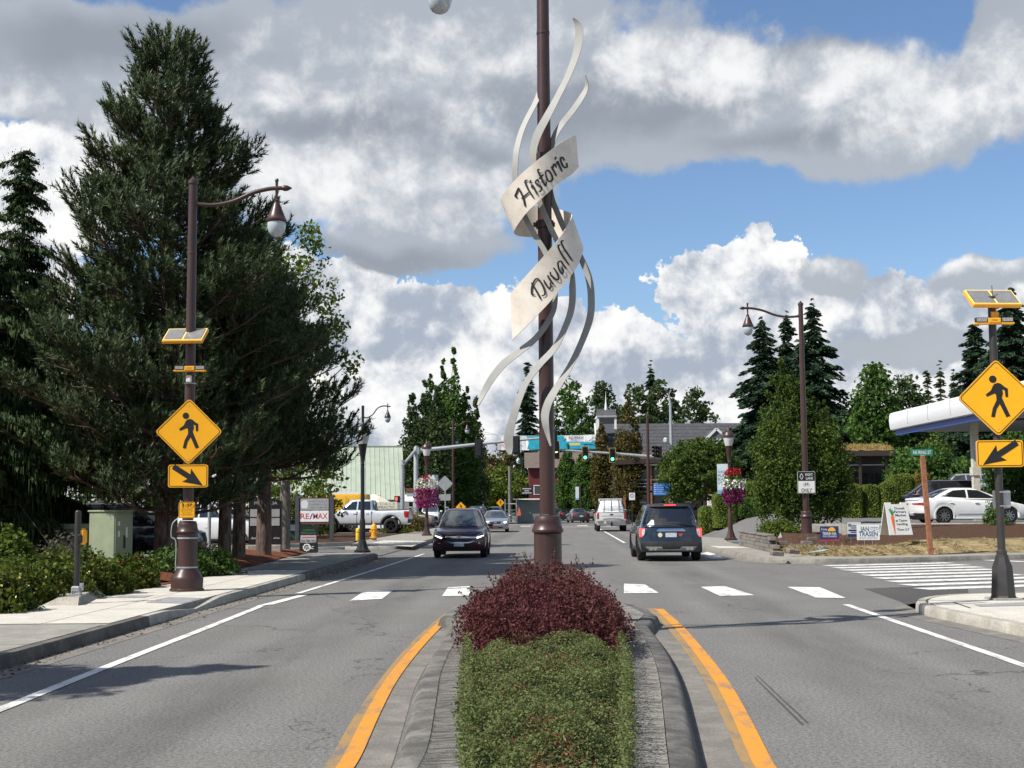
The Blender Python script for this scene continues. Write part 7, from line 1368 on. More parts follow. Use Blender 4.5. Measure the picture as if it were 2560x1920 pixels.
c2 = thing('utility_cabinet', 'lower sage green cabinet left of the tall one', 'utility cabinet', At(204, 1418, 33.5), R(-10)); bx(c2, 'case', CAB, -.42, .42, -.3, .3, 0, .95, bev=.012); bx(c2, 'roof', CAB, -.45, .45, -.34, .34, .95, 1.09, bev=.012); bx(c2, 'bracket', RUST, .30, .34, -.36, -.32, .3, .95)
fe = thing('rail_fence', 'black rail fence far left behind the rose bushes', 'fence', (px(115, 46)[0], 46, .1))
for i in range(6): bx(fe, 'post', BLACKM, -2.6 + i * 1.05, -2.52 + i * 1.05, -.04, .04, 0, 1.3)
for z in (.25, .5, .75, 1.0, 1.22): MB().tube([(-2.7, 0, z), (2.8, 0, z)], .022, 6).build('rail', BLACKM, fe)
lp_ = thing('grey_pole', 'thin pale grey pole among the pine trunks', 'pole', (px(524, 46)[0], 46, .1)); MB().tube([(0, 0, 0), (0, 0, 3.2)], .06, 10).build('shaft', GALV, lp_, 40); bx(lp_, 'base_plate', GALV, -.12, .12, -.12, .12, 0, .03)
# ------------------------------------------------------------------ signals
AMB2 = pm('amber_housing_edge', (.55, .30, .03), .5); LENSD = pm('unlit_lens', (.02, .012, .010), .3); LG = pm('lit_green_lens', (.05, .7, .55), .3, emit=((.10, 1., .72), 2.6)); LA = pm('lit_arrow', (.8, .7, .3), .3, emit=((1., .85, .40), 2.2)); LR = pm('lit_red_hand', (.6, .05, .04), .4, emit=((1., .10, .06), 1.2))
def signal(label, c, n=3, rz=0., lit=None, edge=True, group='traffic signals over the junction', bp=True):
    t = thing('traffic_signal', label, 'traffic signal', c, rz, group); h = .36 * n
    bx(t, 'housing', BLACKM, -.17, .17, -.02, .20, -h / 2, h / 2, bev=.02)
    if bp: bx(t, 'backplate', BLACKM, -.30, .30, .02, .035, -h / 2 - .14, h / 2 + .14)
    if edge:
        q = MB(); [q.box(a, b_, .012, .02, c_, d) for a, b_, c_, d in ((-.30, -.265, -h / 2 - .14, h / 2 + .14), (.265, .30, -h / 2 - .14, h / 2 + .14), (-.265, .265, h / 2 + .105, h / 2 + .14), (-.265, .265, -h / 2 - .14, -h / 2 - .105))]; q.build('yellow_border', AMB2, t, 0)
    for k in range(n):
        z = h / 2 - .18 - .36 * k; on_ = lit and lit[0] == k; M = Matrix.Translation((0, -.03, z)) @ Matrix.Rotation(R(90), 4, 'X')
        arrow = on_ and lit[1] == 'arrow'; MB().lathe([(.001, .02), (.10, .015), (.15, .0)], 14, M).build('lens', LG if on_ and not arrow else LENSD, t, 0)
        if arrow: MB().prism([(-.13, z), (-.02, z + .10), (-.02, z + .04), (.12, z + .04), (.12, z - .04), (-.02, z - .04), (-.02, z - .10)], -.075, -.055).build('arrow', LA, t, 0)
        v = MB(); nn = 10; R1 = .16
        for i in range(nn): a, b_ = R(-20 + 220 * i / nn), R(-20 + 220 * (i + 1) / nn); v.add([(R1 * math.cos(a), -.02, z + R1 * math.sin(a)), (R1 * math.cos(b_), -.02, z + R1 * math.sin(b_)), (R1 * math.cos(b_), -.24, z + R1 * math.sin(b_)), (R1 * math.cos(a), -.24, z + R1 * math.sin(a))], [(0, 1, 2, 3)])
        v.build('visor', BLACKM, t, 0)
    return t
YL = 97; xl, _ = px(1040, YL); ml = thing('signal_mast', 'grey signal mast on the left whose arm crosses towards the median post', 'signal mast', (xl, YL, 0)); zt = px(1040, YL, 1117)[1]; za = px(1046, YL, 1127)[1]
MB().lathe([(.28, 0), (.28, .05), (.19, .06), (.17, zt - .1), (.14, zt), (.02, zt + .08)], 16).build('pole', GALV, ml, 35); e_ = At(1366, 1094, YL); MB().tube([(.1, 0, za), ((e_.x - xl) * .5, 0, (za + e_.z) / 2 + .03), (e_.x - xl, 0, e_.z)], [.15, .115, .075], 14).build('arm', GALV, ml, 40); bx(ml, 'flange', GALV, .12, .24, -.2, .2, za - .25, za + .25)
MB().tube([(-.05, 0, za + .02), (At(1007, 1164, 95).x - xl, -2.2, At(1007, 1164, 95).z)], [.12, .09], 12).build('brace_arm', GALV, ml, 40)
m2 = thing('signal_pole', 'shorter grey pole with a pedestrian signal left of the signal mast', 'pole', (px(1006, 95)[0], 95, 0)); zt = px(1006, 95, 1150)[1]; MB().tube([(0, 0, -.2), (0, 0, zt)], .15, 14).build('pole', GALV, m2, 40)
for i, (pxx, py, n) in enumerate(((1197, 1121, 3), (1290, 1113, 3), (1383, 1100, 4))): q = At(pxx, py, YL - .3); signal(('left', 'middle', 'right')[i] + ' black signal back on the left mast arm, facing away', q, n, math.pi, None, False)
ps = thing('pedestrian_signal', 'pedestrian signal with a red hand beside the short grey pole', 'pedestrian signal', At(993, 1247, 93)); bx(ps, 'case', BLACKM, -.2, .2, -.05, .2, -.2, .2, bev=.02); MB().box(-.14, .02, -.06, -.052, -.12, .12).build('hand_symbol', LR, ps, 0); bx(ps, 'bracket', GALV, .2, .4, .0, .06, -.03, .03)
pq = thing('pedestrian_signal', 'red and grey pedestrian signal between the mast pole and short pole', 'pedestrian signal', At(1025, 1231, 95)); bx(pq, 'case', GREYP, -.25, .25, -.05, .2, -.3, .02, bev=.02); bx(pq, 'hood', RUST, -.27, .27, -.1, .22, .02, .28, bev=.02)
YR = 122; xr, _ = px(1681, YR); mr = thing('signal_mast', 'grey signal mast on the right with a tall street light above it', 'signal mast', (xr, YR, 0)); zt = px(1679, YR, 985)[1]; za = px(1660, YR, 1146)[1]
MB().tube([(0, 0, 0), (0, 0, za + .5), (-.02, 0, zt - 1), (-.15, 0, zt)], [.22, .18, .12, .09], 14).build('pole', GALV, mr, 40); e_ = At(1400, 1125, YR); MB().tube([(-.1, 0, za), ((e_.x - xr) * .5, 0, (za + e_.z) / 2 + .05), (e_.x - xr, 0, e_.z)], [.16, .12, .07], 14).build('arm', GALV, mr, 40); MB().tube([(-.15, 0, zt), (-.5, -.6, zt + .25), (-.7, -1.6, zt + .3)], .05, 8).build('light_arm', GALV, mr, 40)
for i, (pxx, py, n, lit, lab) in enumerate(((1391, 1125, 4, (2, 'arrow'), 'four lens signal showing a pale arrow, leftmost on the right mast arm'), (1463, 1134, 3, (2, 'g'), 'signal showing green in the middle of the right mast arm'), (1531, 1138, 3, (2, 'g'), 'signal showing green nearest the tall brown columnar tree'))): signal(lab, At(pxx, py, YR - .35), n, R(-2), lit)
q = At(1637, 1129, YR - .4); signal('left of two dark signals set side by side by the right mast pole', q, 3, R(-50), None, False, bp=False); q = At(1648, 1130, YR - .3); signal('right of two dark signals set side by side by the right mast pole', q, 3, R(-50), None, False, bp=False)
dc = thing('detector_camera', 'white detector camera mounted beside the right mast pole', 'camera', At(1664, 1101, YR - .2)); MB().tube([(-.1, -.25, 0), (0, .1, .1)], .17, 12).build('case', TRIMW, dc, 40); MB().tube([(0, .1, .0), (.3, .15, -.25), (.55, .2, -.2)], .05, 8).build('bracket', GALV, dc)
# ------------------------------------------------------------------ banner across the street
YB = 150; cl, cr_ = At(1243, 1088, YB), At(1490, 1086, YB); bn = thing('street_banner', 'white and turquoise banner hung across the street behind the signals', 'banner', ((cl.x + cr_.x) / 2, YB, cl.z)); hx = (cr_.x - cl.x) / 2; hh = 37 * YB / F
TURQ = pm('turquoise_print', (.02, .38, .52), .6, var=.12, scale=2); BANW = pm('banner_white', (.76, .76, .75), .6)
cols = 24; V = []; b = MB()
for i in range(cols + 1): u = -hx + 2 * hx * i / cols; V += [(u, .05 * math.sin(i), 0 - .10 * math.sin(math.pi * i / cols)), (u, .12 * math.sin(i * 1.3), -hh - .06 * math.sin(math.pi * i / cols))]
b.add(V, [(2 * i, 2 * i + 1, 2 * i + 3, 2 * i + 2)[::1] for i in range(cols)]); b.build('cloth', BANW, bn, 0)
q = MB().prism([(-.42 * hx, -.12), (.36 * hx, -.14), (.34 * hx, -hh * .45), (.98 * hx, -hh * .52), (.98 * hx, -hh * .95), (-.40 * hx, -hh * .97), (-.36 * hx, -hh * .5)][::-1], -.16, -.14); q.build('turquoise_field', TURQ, bn, 0)
fit('RE/MAX', .30 * hx, .32, INK, bn, .60 * hx, -.36, y=-.17); fit('M.D.', .12 * hx, .35, RRED, bn, -.88 * hx, -hh * .72, y=-.17); MB().prism([(.46 * hx, -hh * .56), (.68 * hx, -hh * .56), (.68 * hx, -hh * .74), (.46 * hx, -hh * .74)], -.18, -.165).build('yellow_field', pm('pale_yellow_print', (.66, .60, .25), .6), bn, 0)
q = MB(); q.stroke([(.86 * hx, -hh * .42), (.96 * hx, -.28)], .06, -.18, -.165); q.stroke([(.80 * hx, -hh * .46), (.96 * hx, -hh * .42)], .05, -.18, -.165); q.stroke([(-.62 * hx, -hh * .8), (-.54 * hx, -hh * .68), (-.47 * hx, -hh * .8)], .05, -.18, -.165); q.stroke([(.74 * hx, -hh * .66), (.94 * hx, -hh * .68)], .09, -.18, -.165); q.build('drawn_lines', pm('dark_blue_print', (.03, .06, .16), .6), bn, 0)
MB().tube([(-hx, 0, 0), (-hx - 9, 2, .9)], .02, 4).build('cable', BLACKM, bn); MB().tube([(hx, 0, 0), (hx + 7, 2, .6)], .02, 4).build('cable', BLACKM, bn); MB().tube([(hx + .05, 0, .3), (hx + .02, 0, -5.5)], .05, 6).build('pole', GALV, bn)
# ------------------------------------------------------------------ right-hand buildings
YC = 150; xa, zr = px(1488, YC + 5, 1060); xb, _ = px(1912, YC + 5); ze = px(1488, YC, 1180)[1]; ch = thing('church_hall', 'long hall with a grey shingle roof and small white cupola behind the signals', 'building', ((xa + xb) / 2, YC, 0)); hx = (xb - xa) / 2
nr_ = 14
for i in range(nr_):
    a, c = i / nr_, (i + 1) / nr_; MB().add([(-hx, 5 * a - .0, lerp(ze, zr, a) + .05), (hx, 5 * a, lerp(ze, zr, a) + .05), (hx, 5 * c, lerp(ze, zr, c) + .0), (-hx, 5 * c, lerp(ze, zr, c) + .0), (-hx, 5 * a, lerp(ze, zr, a) - .04), (hx, 5 * a, lerp(ze, zr, a) - .04)], [(0, 1, 2, 3), (4, 5, 1, 0)]).build('shingle_course', SHING, ch, 0)
MB().add([(-hx, 5.02, zr), (hx, 5.02, zr), (hx, 10, ze), (-hx, 10, ze)], [(0, 1, 2, 3)]).build('back_roof', SHING, ch, 0); w = MB().box(-hx + .3, hx - .3, .5, 9.5, 0, ze); w.prism([(-4.6, ze - .1), (4.6, ze - .1), (0, zr - .2)], 0, .15, Matrix.Translation((-hx + .3, 5, 0)) @ Matrix.Rotation(R(90), 4, 'Z')); w.build('wall', SID, ch, 0)
for i in range(9): bx(ch, 'siding_board', SID, -hx + .3, -hx + 4.5, .44, .5, .4 + i * .5, .86 + i * .5)
MB().tube([(-hx - .05, 0, ze), (-hx - .05, 5, zr + .05)], .10, 4).build('bargeboard', TRIMW, ch, 0)
for u in (1.0, 2.1, 3.2): f_ = bx(ch, 'window', TRIMW, -hx + u, -hx + u + .7, .38, .44, 1.2, 2.8); bx(f_, 'pane', DGLASS, -hx + u + .08, -hx + u + .62, .36, .378, 1.28, 2.72)
cu = thing('cupola', 'small white cupola with a grey roof and spire on the hall roof', 'cupola', (px(1518, 152)[0], 152, 0)); s_ = F / 152; zz = lambda y: 1.75 + (1262.5 - y) / s_; wv = 1.0
[bx(cu, 'post', TRIMW, sx * wv - .12, sx * wv + .12, sy * wv - .12, sy * wv + .12, zz(1075), zz(1044)) for sx in (-1, 1) for sy in (-1, 1)]; bx(cu, 'dark_opening', DGLASS, -.85, .85, -.85, .85, zz(1064), zz(1047)); bx(cu, 'base', SID, -.9, .9, -.92, .92, zz(1085), zz(1062)); bx(cu, 'frieze', TRIMW, -1.15, 1.15, -1.15, 1.15, zz(1047), zz(1042))  # dark box between the posts stands for the shade in the open belfry
MB().add([(-1.15, -1.25, zz(1045)), (1.15, -1.25, zz(1045)), (1.05, 0, zz(1024)), (-1.05, 0, zz(1024)), (-1.15, 1.25, zz(1045)), (1.15, 1.25, zz(1045))], [(0, 1, 2, 3), (3, 2, 5, 4), (0, 3, 4), (1, 5, 2)]).build('roof', SHING, cu, 0); MB().lathe([(.16, zz(1026)), (.16, zz(1018)), (.05, zz(1000)), (.01, zz(978))], 8).build('spire', TRIMW, cu, 30)
dm = thing('dormer', 'white edged gable dormer on the grey hall roof', 'dormer', (px(1795, 148)[0], 148, 0)); s_ = F / 148; zz = lambda y: 1.75 + (1261 - y) / s_
MB().prism([(-1.7, zz(1112)), (1.7, zz(1112)), (0, zz(1076))], 0, 6).build('gable', SID, dm, 0); q = MB().stroke([(-2.0, zz(1116)), (0, zz(1073))], .26, -.15, -.02).stroke([(2.0, zz(1116)), (0, zz(1073))], .26, -.15, -.02); q.build('bargeboard', TRIMW, dm, 0); q = MB(); [q.stroke([(-.9 + i * .4, zz(1110)), (-.3 + i * .4, zz(1098))], .08, -.08, -.02) for i in range(4)]; q.build('lattice', TRIMW, dm, 0); MB().add([(-2.0, -.1, zz(1116)), (0, -.1, zz(1073)), (0, 7, zz(1073)), (-2, 7, zz(1116)), (2.0, -.1, zz(1116)), (2, 7, zz(1116))], [(0, 1, 2, 3), (1, 4, 5, 2)]).build('roof', SHING, dm, 0)
# red house behind the post
rh = thing('red_house', 'dark red house with a brown shingle roof behind the median post', 'house', (px(1384, 180)[0], 180, 0)); s_ = F / 180; zz = lambda y: 1.75 + (1263 - y) / s_
bx(rh, 'wall', REDW, -3.3, 5.2, 0, 9, 0, zz(1168)); MB().add([(-3.9, -.6, zz(1170)), (5.6, -.6, zz(1170)), (5.6, 4.5, zz(1128)), (-3.9, 4.5, zz(1128)), (-3.9, 9.6, zz(1170)), (5.6, 9.6, zz(1170))], [(0, 1, 2, 3), (3, 2, 5, 4)]).build('roof', SHINGB, rh, 0); MB().prism([(-4.5, 0), (4.5, 0), (0, zz(1128) - zz(1170))], 0, .1, Matrix.Translation((-3.35, 4.5, zz(1170))) @ Matrix.Rotation(R(90), 4, 'Z')).build('gable', TRIMW, rh, 0)
for u, z in ((-2.6, 1.0), (-1.2, 1.0), (1.6, 1.0), (3.4, 1.0), (-2.2, 3.2), (2.4, 3.2)): f_ = bx(rh, 'window', TRIMW, u - .5, u + .5, -.06, 0, z, z + 1.3); bx(f_, 'pane', DGLASS, u - .4, u + .4, -.08, -.062, z + .1, z + 1.2)
# kiosk
ki = thing('kiosk', 'small grey green kiosk with white posts and a black hanging sign', 'kiosk', (px(1308, 128)[0], 128, 0)); s_ = F / 128; zz = lambda y: 1.75 + (1264 - y) / s_
for i in range(9): bx(ki, 'siding_board', GRNW, -.55, .75, 0, .06, .15 + i * .2, .34 + i * .2)
bx(ki, 'wall', GRNW, -.56, 2.4, .07, 2.4, 0, 2.2); [bx(ki, 'post', TRIMW, u - .06, u + .06, -.05, .05, 0, 2.4) for u in (-1.75, -.65)]; bx(ki, 'roof', TRIMW, -1.0, 2.6, -.5, 2.5, 2.3, 2.42); [bx(ki, 'rail', TRIMW, -1.75, -.65, -.03, .03, z, z + .06) for z in (.4, .9, 1.3, 1.9)]
sg_ = thing('hanging_sign', 'black shop sign with three pale lines above the kiosk roof', 'sign', At(1317, 1227, 126)); bx(sg_, 'board', BLACKM, -.56, .56, 0, .06, -.37, .37); q = MB(); [q.box(-w_, w_, -.004, -.001, z - .05, z + .05) for w_, z in ((.42, .2), (.22, .0), (.45, -.2))]; q.build('text_lines', pm('pale_grey_print', (.42, .42, .42), .5), sg_, 0); bx(sg_, 'bracket', BLACKM, .5, 1.3, 0, .05, .36, .42); MB().tube([(1.3, .03, .5), (1.3, .03, -3.1)], .05, 8).build('post', BLACKM, sg_)
# grass-roofed building
YG = 130; g0, _ = px(1552, YG); g1, _ = px(1965, YG); gb = thing('grass_roof_building', 'low dark brown building under a dry grass roof right of the junction', 'building', ((g0 + g1) / 2, YG, .3)); hx = (g1 - g0) / 2; TH = pm('dry_grass_roof', (.30, .20, .075), .95, var=.3, scale=3, bump=.9, bscale=30, dirt=((.15, .14, .05), 1., .6))
zf = lambda u: 5.55 + .7 * (u + hx) / (2 * hx)
V = []; nn = 30
for i in range(nn + 1):
    u = -hx - .5 + (2 * hx + 1) * i / nn
    for j in range(6): V.append((u, -1.4 + 9 * j / 5, zf(u) + .25 + .75 * j / 5 + .06 * math.sin(i * 2.1 + j * 3)))
b = MB(); b.add(V, [(i * 6 + j, (i + 1) * 6 + j, (i + 1) * 6 + j + 1, i * 6 + j + 1) for i in range(nn) for j in range(5)]); b.build('grass_roof', TH, gb, 60)
MB().add([(-hx - .5, -1.42, zf(-hx) - .22), (hx + .5, -1.42, zf(hx) - .22), (hx + .5, -1.42, zf(hx) + .24), (-hx - .5, -1.42, zf(-hx) + .24), (-hx - .5, .8, zf(-hx) - .25), (hx + .5, .8, zf(hx) - .25)], [(0, 1, 2, 3), (0, 4, 5, 1)]).build('fascia', DBROWN, gb, 0); bx(gb, 'wall', DBROWN, -hx, hx, .8, 7, -.3, 5.3); n = 7000
C = np.stack([rng.random(n) * (2 * hx + 1) - hx - .5, -1.4 + 6 * rng.random(n) ** 1.5, np.zeros(n)], 1); C[:, 2] = 5.55 + .7 * (C[:, 0] + hx) / (2 * hx) + .30 + .75 * (C[:, 1] + 1.4) / 9; V, Q = quad_cloud(C, .32, .5, .14, dirs=rng.normal(size=(n, 3)) * [.6, .4, .3] + [0, 0, 1.], spread=.1); npmesh('roof_grass', V, Q, leaf('roof_grass', [(.24, .16, .055), (.40, .28, .11), (.17, .16, .05)], .8), gb, kind='stuff')
for i in range(12):
    u = -hx + .6 + i * (2 * hx - 1.2) / 12; w_ = (2 * hx - 1.2) / 12 - .18
    for z0, z1 in ((.2, 2.5), (3.0, 5.0)): f_ = bx(gb, 'window', BLACKM, u, u + w_, .72, .8, z0, z1); bx(f_, 'pane', DGLASS, u + .07, u + w_ - .07, .70, .718, z0 + .07, z1 - .07)
for i in range(7): u = -hx + .3 + i * (2 * hx - .6) / 6; bx(gb, 'post', WOODP if i < 3 else DBROWN, u - .11, u + .11, -.9, -.68, -.3, 5.3)
bx(gb, 'balcony', DBROWN, -hx, hx, -.9, .8, 2.62, 2.82); [MB().tube([(-hx, -.85, z), (hx, -.85, z)], .03, 6).build('railing', GREYP if z > 2.9 else BLACKM, gb) for z in (3.2, 3.5, 3.85)]
cb_ = thing('roof_screen', 'orange cedar board screen standing on the grass roof', 'screen', (px(1868, 136)[0], 136, 0)); s_ = F / 136; zz = lambda y: 1.75 + (1260 - y) / s_
for i in range(14): bx(cb_, 'board', CEDAR, -1.6 + i * .235, -1.6 + i * .235 + .225, .01 * (i % 2), .06, zz(1126), zz(1094.5))
bx(cb_, 'side', CEDAR, -1.66, -1.6, .0, 1.6, zz(1126), zz(1094.5))
a_, _ = px(2078, 90); c_, _ = px(2216, 90); gw = thing('grass_roof_wing', 'dark wing with a dry grass roof between the hornbeam and the street name post', 'building', ((a_ + c_) / 2, 90, 1.6)); hx = (c_ - a_) / 2
bx(gw, 'wall', DBROWN, -hx, hx, .8, 6, -.3, 3.4); bx(gw, 'fascia', DBROWN, -hx - .4, hx + .4, -1.0, .9, 3.32, 3.68); V = [(-hx - .4 + (2 * hx + .8) * i / 12, -1.0 + 7 * j / 4, 3.69 + .62 * (j > 0) * (j / 4) ** .5 + .05 * math.sin(i * 2.3 + j)) for i in range(13) for j in range(5)]; b = MB(); b.add(V, [(i * 5 + j, (i + 1) * 5 + j, (i + 1) * 5 + j + 1, i * 5 + j + 1) for i in range(12) for j in range(4)]); b.build('grass_roof', TH, gw, 60)
n = 1600; C = np.stack([rng.random(n) * (2 * hx + .8) - hx - .4, -1.0 + 5 * rng.random(n) ** 1.5, np.zeros(n)], 1); C[:, 2] = 3.76 + .62 * ((C[:, 1] + 1) / 7) ** .5; V, Q = quad_cloud(C, .28, .5, .14, dirs=rng.normal(size=(n, 3)) * [.6, .4, .3] + [0, 0, 1.], spread=.1); npmesh('roof_grass', V, Q, leaf('roof_grass', [(.24, .16, .055), (.40, .28, .11), (.17, .16, .05)], .8), gw, kind='stuff')
for i in range(4): u = -hx + .1 + i * hx / 2; f_ = bx(gw, 'window', BLACKM, u, u + hx / 2 - .12, .72, .8, .2, 2.3); bx(f_, 'pane', DGLASS, u + .06, u + hx / 2 - .18, .70, .718, .27, 2.23)
MB().tube([(-hx, -.6, 2.72), (hx, -.6, 2.72)], .035, 6).build('railing', GREYP, gw); [bx(gw, 'post', DBROWN, u - .08, u + .08, -.7, -.54, -.3, 3.35) for u in (-hx + .1, 0, hx - .1)]
# petrol station canopy, runs away from us on the right
cp = thing('station_canopy', 'white petrol station canopy with blue stripe above the right car park', 'canopy', (18.3, 46, 0)); zt, zb = 6.12, 5.22; CW = pm('canopy_white', (.72, .72, .73), .35, var=.03, coat=.3); CB = pm('canopy_blue', (.015, .06, .30), .4)
prof = [(.16, zb + .02), (.05, zb + .06), (.01, zb + .22), (-.01, zb + .5), (.01, zt - .16), (.06, zt - .05), (.20, zt)]; b = MB(); V = [(x_, y_, z_) for y_ in (0, 5.9, 5.95, 12, 12.05, 18) for x_, z_ in prof]; k = len(prof); b.add(V, [(i * k + j, (i + 1) * k + j, (i + 1) * k + j + 1, i * k + j + 1) for i in range(5) for j in range(k - 1)]); b.add([(x_, 18, z_) for x_, z_ in prof] + [(8.7, 18, zt), (8.7, 18, zb)], [tuple(range(k + 2))]); b.add([(x_, 0, z_) for x_, z_ in prof] + [(8.7, 0, zt), (8.7, 0, zb)], [tuple(range(k + 1, -1, -1))]); b.build('fascia', CW, cp, 40)
[bx(cp, 'panel_seam', GREYP, -.024, .06, y_ - .012, y_ + .012, zb + .2, zt - .1) for y_ in (3, 6, 9, 12, 15)]; bx(cp, 'blue_stripe', CB, .24, .30, .2, 17.8, zb - .22, zb + .04); bx(cp, 'soffit', GREYP, .30, 8.6, .05, 17.95, zb - .05, zb); bx(cp, 'roof', CW, .25, 8.65, .05, 17.95, zt - .03, zt); [bx(cp, 'light', DKGREY, 2.5 + i * 3, 3.1 + i * 3, 8, 8.6, zb - .09, zb - .052) for i in range(2)]
for y_ in (2.0, 10.4): c_ = bx(cp, 'column', pm('cream_column', (.52, .49, .41), .5), 1.35, 1.62, y_, y_ + .27, .7, zb - .05); bx(c_, 'cap', pm('cream_column', (.52, .49, .41), .5), 1.3, 1.67, y_ - .05, y_ + .32, 2.9, 3.25)
# far left shops
st = thing('stepped_facade', 'cream stepped facade with grey side wall far down the street', 'building', (px(1178, 170)[0], 170, 0)); s_ = F / 170; zz = lambda y: 1.75 + (1264 - y) / s_
for w_, y_ in ((.58, 1244), (.45, 1236), (.30, 1229)): bx(st, 'step', CREAM, -w_, w_, -.1 - w_ * .05, .4, zz(1244) - .8 if w_ < .55 else 0, zz(y_))
[bx(st, 'rib', CREAM, u - .03, u + .03, -.22, -.1, .5, 1.9) for u in (-.1, 0, .1)]; bx(st, 'side_wall', SID, .6, 1.7, .2, 8, 0, zz(1231))
gs = thing('grey_shop', 'grey flat roofed shop behind the left signal poles', 'building', (px(1045, 128)[0], 128, 0)); s_ = F / 128; zz = lambda y: 1.75 + (1265 - y) / s_; bx(gs, 'wall', GREYP, -2.2, .95, 0, 6, 0, zz(1197)); bx(gs, 'parapet', SID, -2.3, 1.05, -.12, 6.1, zz(1205), zz(1193)); bx(gs, 'band', SID, -2.25, 1.0, -.06, 0, zz(1218), zz(1213)); f_ = bx(gs, 'window', TRIMW, -1.6, .4, -.05, 0, .6, zz(1232)); bx(f_, 'pane', DGLASS, -1.5, .3, -.07, -.052, .7, zz(1232) - .1)
aw = thing('awning', 'white shop awning left of the signal mast', 'awning', (px(1016, 116)[0], 116, 0)); s_ = F / 116; zz = lambda y: 1.75 + (1265 - y) / s_; MB().add([(-.8, -.6, zz(1250)), (.7, -.6, zz(1250)), (.7, .6, zz(1236)), (-.8, .6, zz(1236)), (-.8, -.6, zz(1254)), (.7, -.6, zz(1254))], [(0, 1, 2, 3), (4, 5, 1, 0)]).build('cloth', TRIMW, aw, 0); [bx(aw, 'leg', TRIMW, u, u + .05, -.55, -.5, 0, zz(1252)) for u in (-.75, .62)]
rb = thing('red_hut', 'small red hut far down the street by the stepped facade', 'building', (px(1161, 150)[0], 150, 0)); bx(rb, 'wall', pm('bright_red_wall', (.45, .02, .02), .6), -.25, .25, 0, 2, 0, 2.2); bx(rb, 'roof', SID, -.4, .4, -.1, 2.1, 2.2, 2.3)
# ------------------------------------------------------------------ more street furniture
lamp_post('street_lamp', 'distant brown lamp post left of the junction, lamp hanging on the right', (px(1133, 107)[0], 107, .0), 8.8, 1, 1.15, LPG); lamp_post('street_lamp', 'farthest brown lamp post, thin, left of the diamond sign back', (px(1118, 126)[0], 126, 0), 8.8, 1, .9, LPG)
bpz = thing('brown_pole', 'tall bare brown pole right of the brown columnar trees', 'pole', (px(1622, 100)[0], 100, .1)); MB().tube([(0, 0, 0), (0, 0, 4), (0, 0, 8.3)], [.15, .125, .105], 14).build('shaft', BROWN, bpz, 40); MB().lathe([(.12, 8.3), (.12, 8.38), (.03, 8.46)], 12).build('cap', BROWN, bpz, 30); MB().lathe([(.26, 0), (.26, .3), (.18, .45), (.18, 1.1), (.22, 1.2), (.15, 1.36)], 14).build('base', BROWN, bpz, 30)
up_ = thing('utility_pole', 'grey wooden utility pole in front of the yellow green tree', 'pole', (px(1275, 140)[0], 140, 0)); MB().tube([(0, 0, 0), (0, 0, 5.9)], [.19, .16], 10).build('shaft', pm('grey_wood', (.16, .15, .14), .9, var=.3, scale=8), up_, 40); q = At(1275, 1195, 139.7); MB().lathe([(.03, .3), (.2, .1), (.22, 0), (.15, -.3), (.02, -.35)], 10).build('lamp', GLASSF, up_, 40, loc=(.9, -.3, 6.5)); MB().tube([(0, 0, 5.8), (.4, -.2, 6.8), (.9, -.3, 6.8)], .04, 6).build('lamp_arm', BLACKM, up_)
wb_ = thing('reversed_sign', 'grey back of a diamond warning sign with a small plate below it', 'road sign', At(1112, 1209, 92)); MB().prism(rot45(rpoly(.80, .80, .06)), 0, .01).build('panel', ALU, wb_, 0); MB().prism(rpoly(.80, .44, .03, cz=-.95), 0, .01).build('plate', ALU, wb_, 0); MB().tube([(.03, .03, .5), (.03, .03, -3.4)], .04, 8).build('post', GALV, wb_); MB().lathe([(.012, -.01), (.012, .0)], 6, Matrix.Translation((.45, -.004, 0)) @ Matrix.Rotation(R(90), 4, 'X')).build('bolt', GALV, wb_)
def small_diamond(label, pxx, py, Y, sd_): t = diamond(label, At(pxx, py, Y), sd_, R(180) * 0, 1); q = t.location.z; MB().tube([(0, .1, -.3), (0, .1, -q)], .04, 8).build('post', GALV, t)
small_diamond('small distant yellow walking figure sign behind the burgundy crossover', 1152, 1268, 104, .60); small_diamond('small distant yellow walking figure sign left of the utility pole', 1251, 1257, 140, .62)
def vbanner(label, c, w, h, lines, far=False):
    t = thing('post_banner', label, 'banner', c); bx(t, 'cloth', pm('pale_blue_cloth', (.60, .70, .72), .7, var=.1), -w / 2, w / 2, -.006, .006, -h / 2, h / 2); [MB().tube([(-w / 2, 0, z), (w / 2 + .18, 0, z)], .012, 6).build('rod', BLACKM, t) for z in (h / 2, -h / 2)]
    if far: MB().tube([(w / 2 + .16, .02, h / 2 + .2), (w / 2 + .16, .02, -c.z)], .06, 8).build('post', BROWN, t)
    bx(t, 'blue_block', pm('sky_blue_print', (.18, .42, .62), .7), -w / 2, w / 2, -.010, -.0065, -h / 2, -h * .37)
    for i, s in enumerate(lines): fit(s, w * .82, h * .085, pm('navy_print', (.03, .10, .16), .6), t, 0, h * .23 - i * h * .125, y=-.0075, bold=.015)
    return t
vbanner('pale banner reading SHOP PLAY EAT STAY left of the right lantern post', At(1806.5, 1197, lp3.y - .05), .48, 1.36, ('SHOP', 'PLAY', 'EAT', 'STAY')); vbanner('pale banner reading SHOP PLAY EAT STAY right of the lantern post with pink basket', At(1083, 1221, lp2.y + .3), .55, 1.5, ('SHOP', 'PLAY', 'EAT', 'STAY')); vbanner('pale narrow banner between the two green columnar trees', At(1443, 1233, 135), .35, 1.35, (), True)
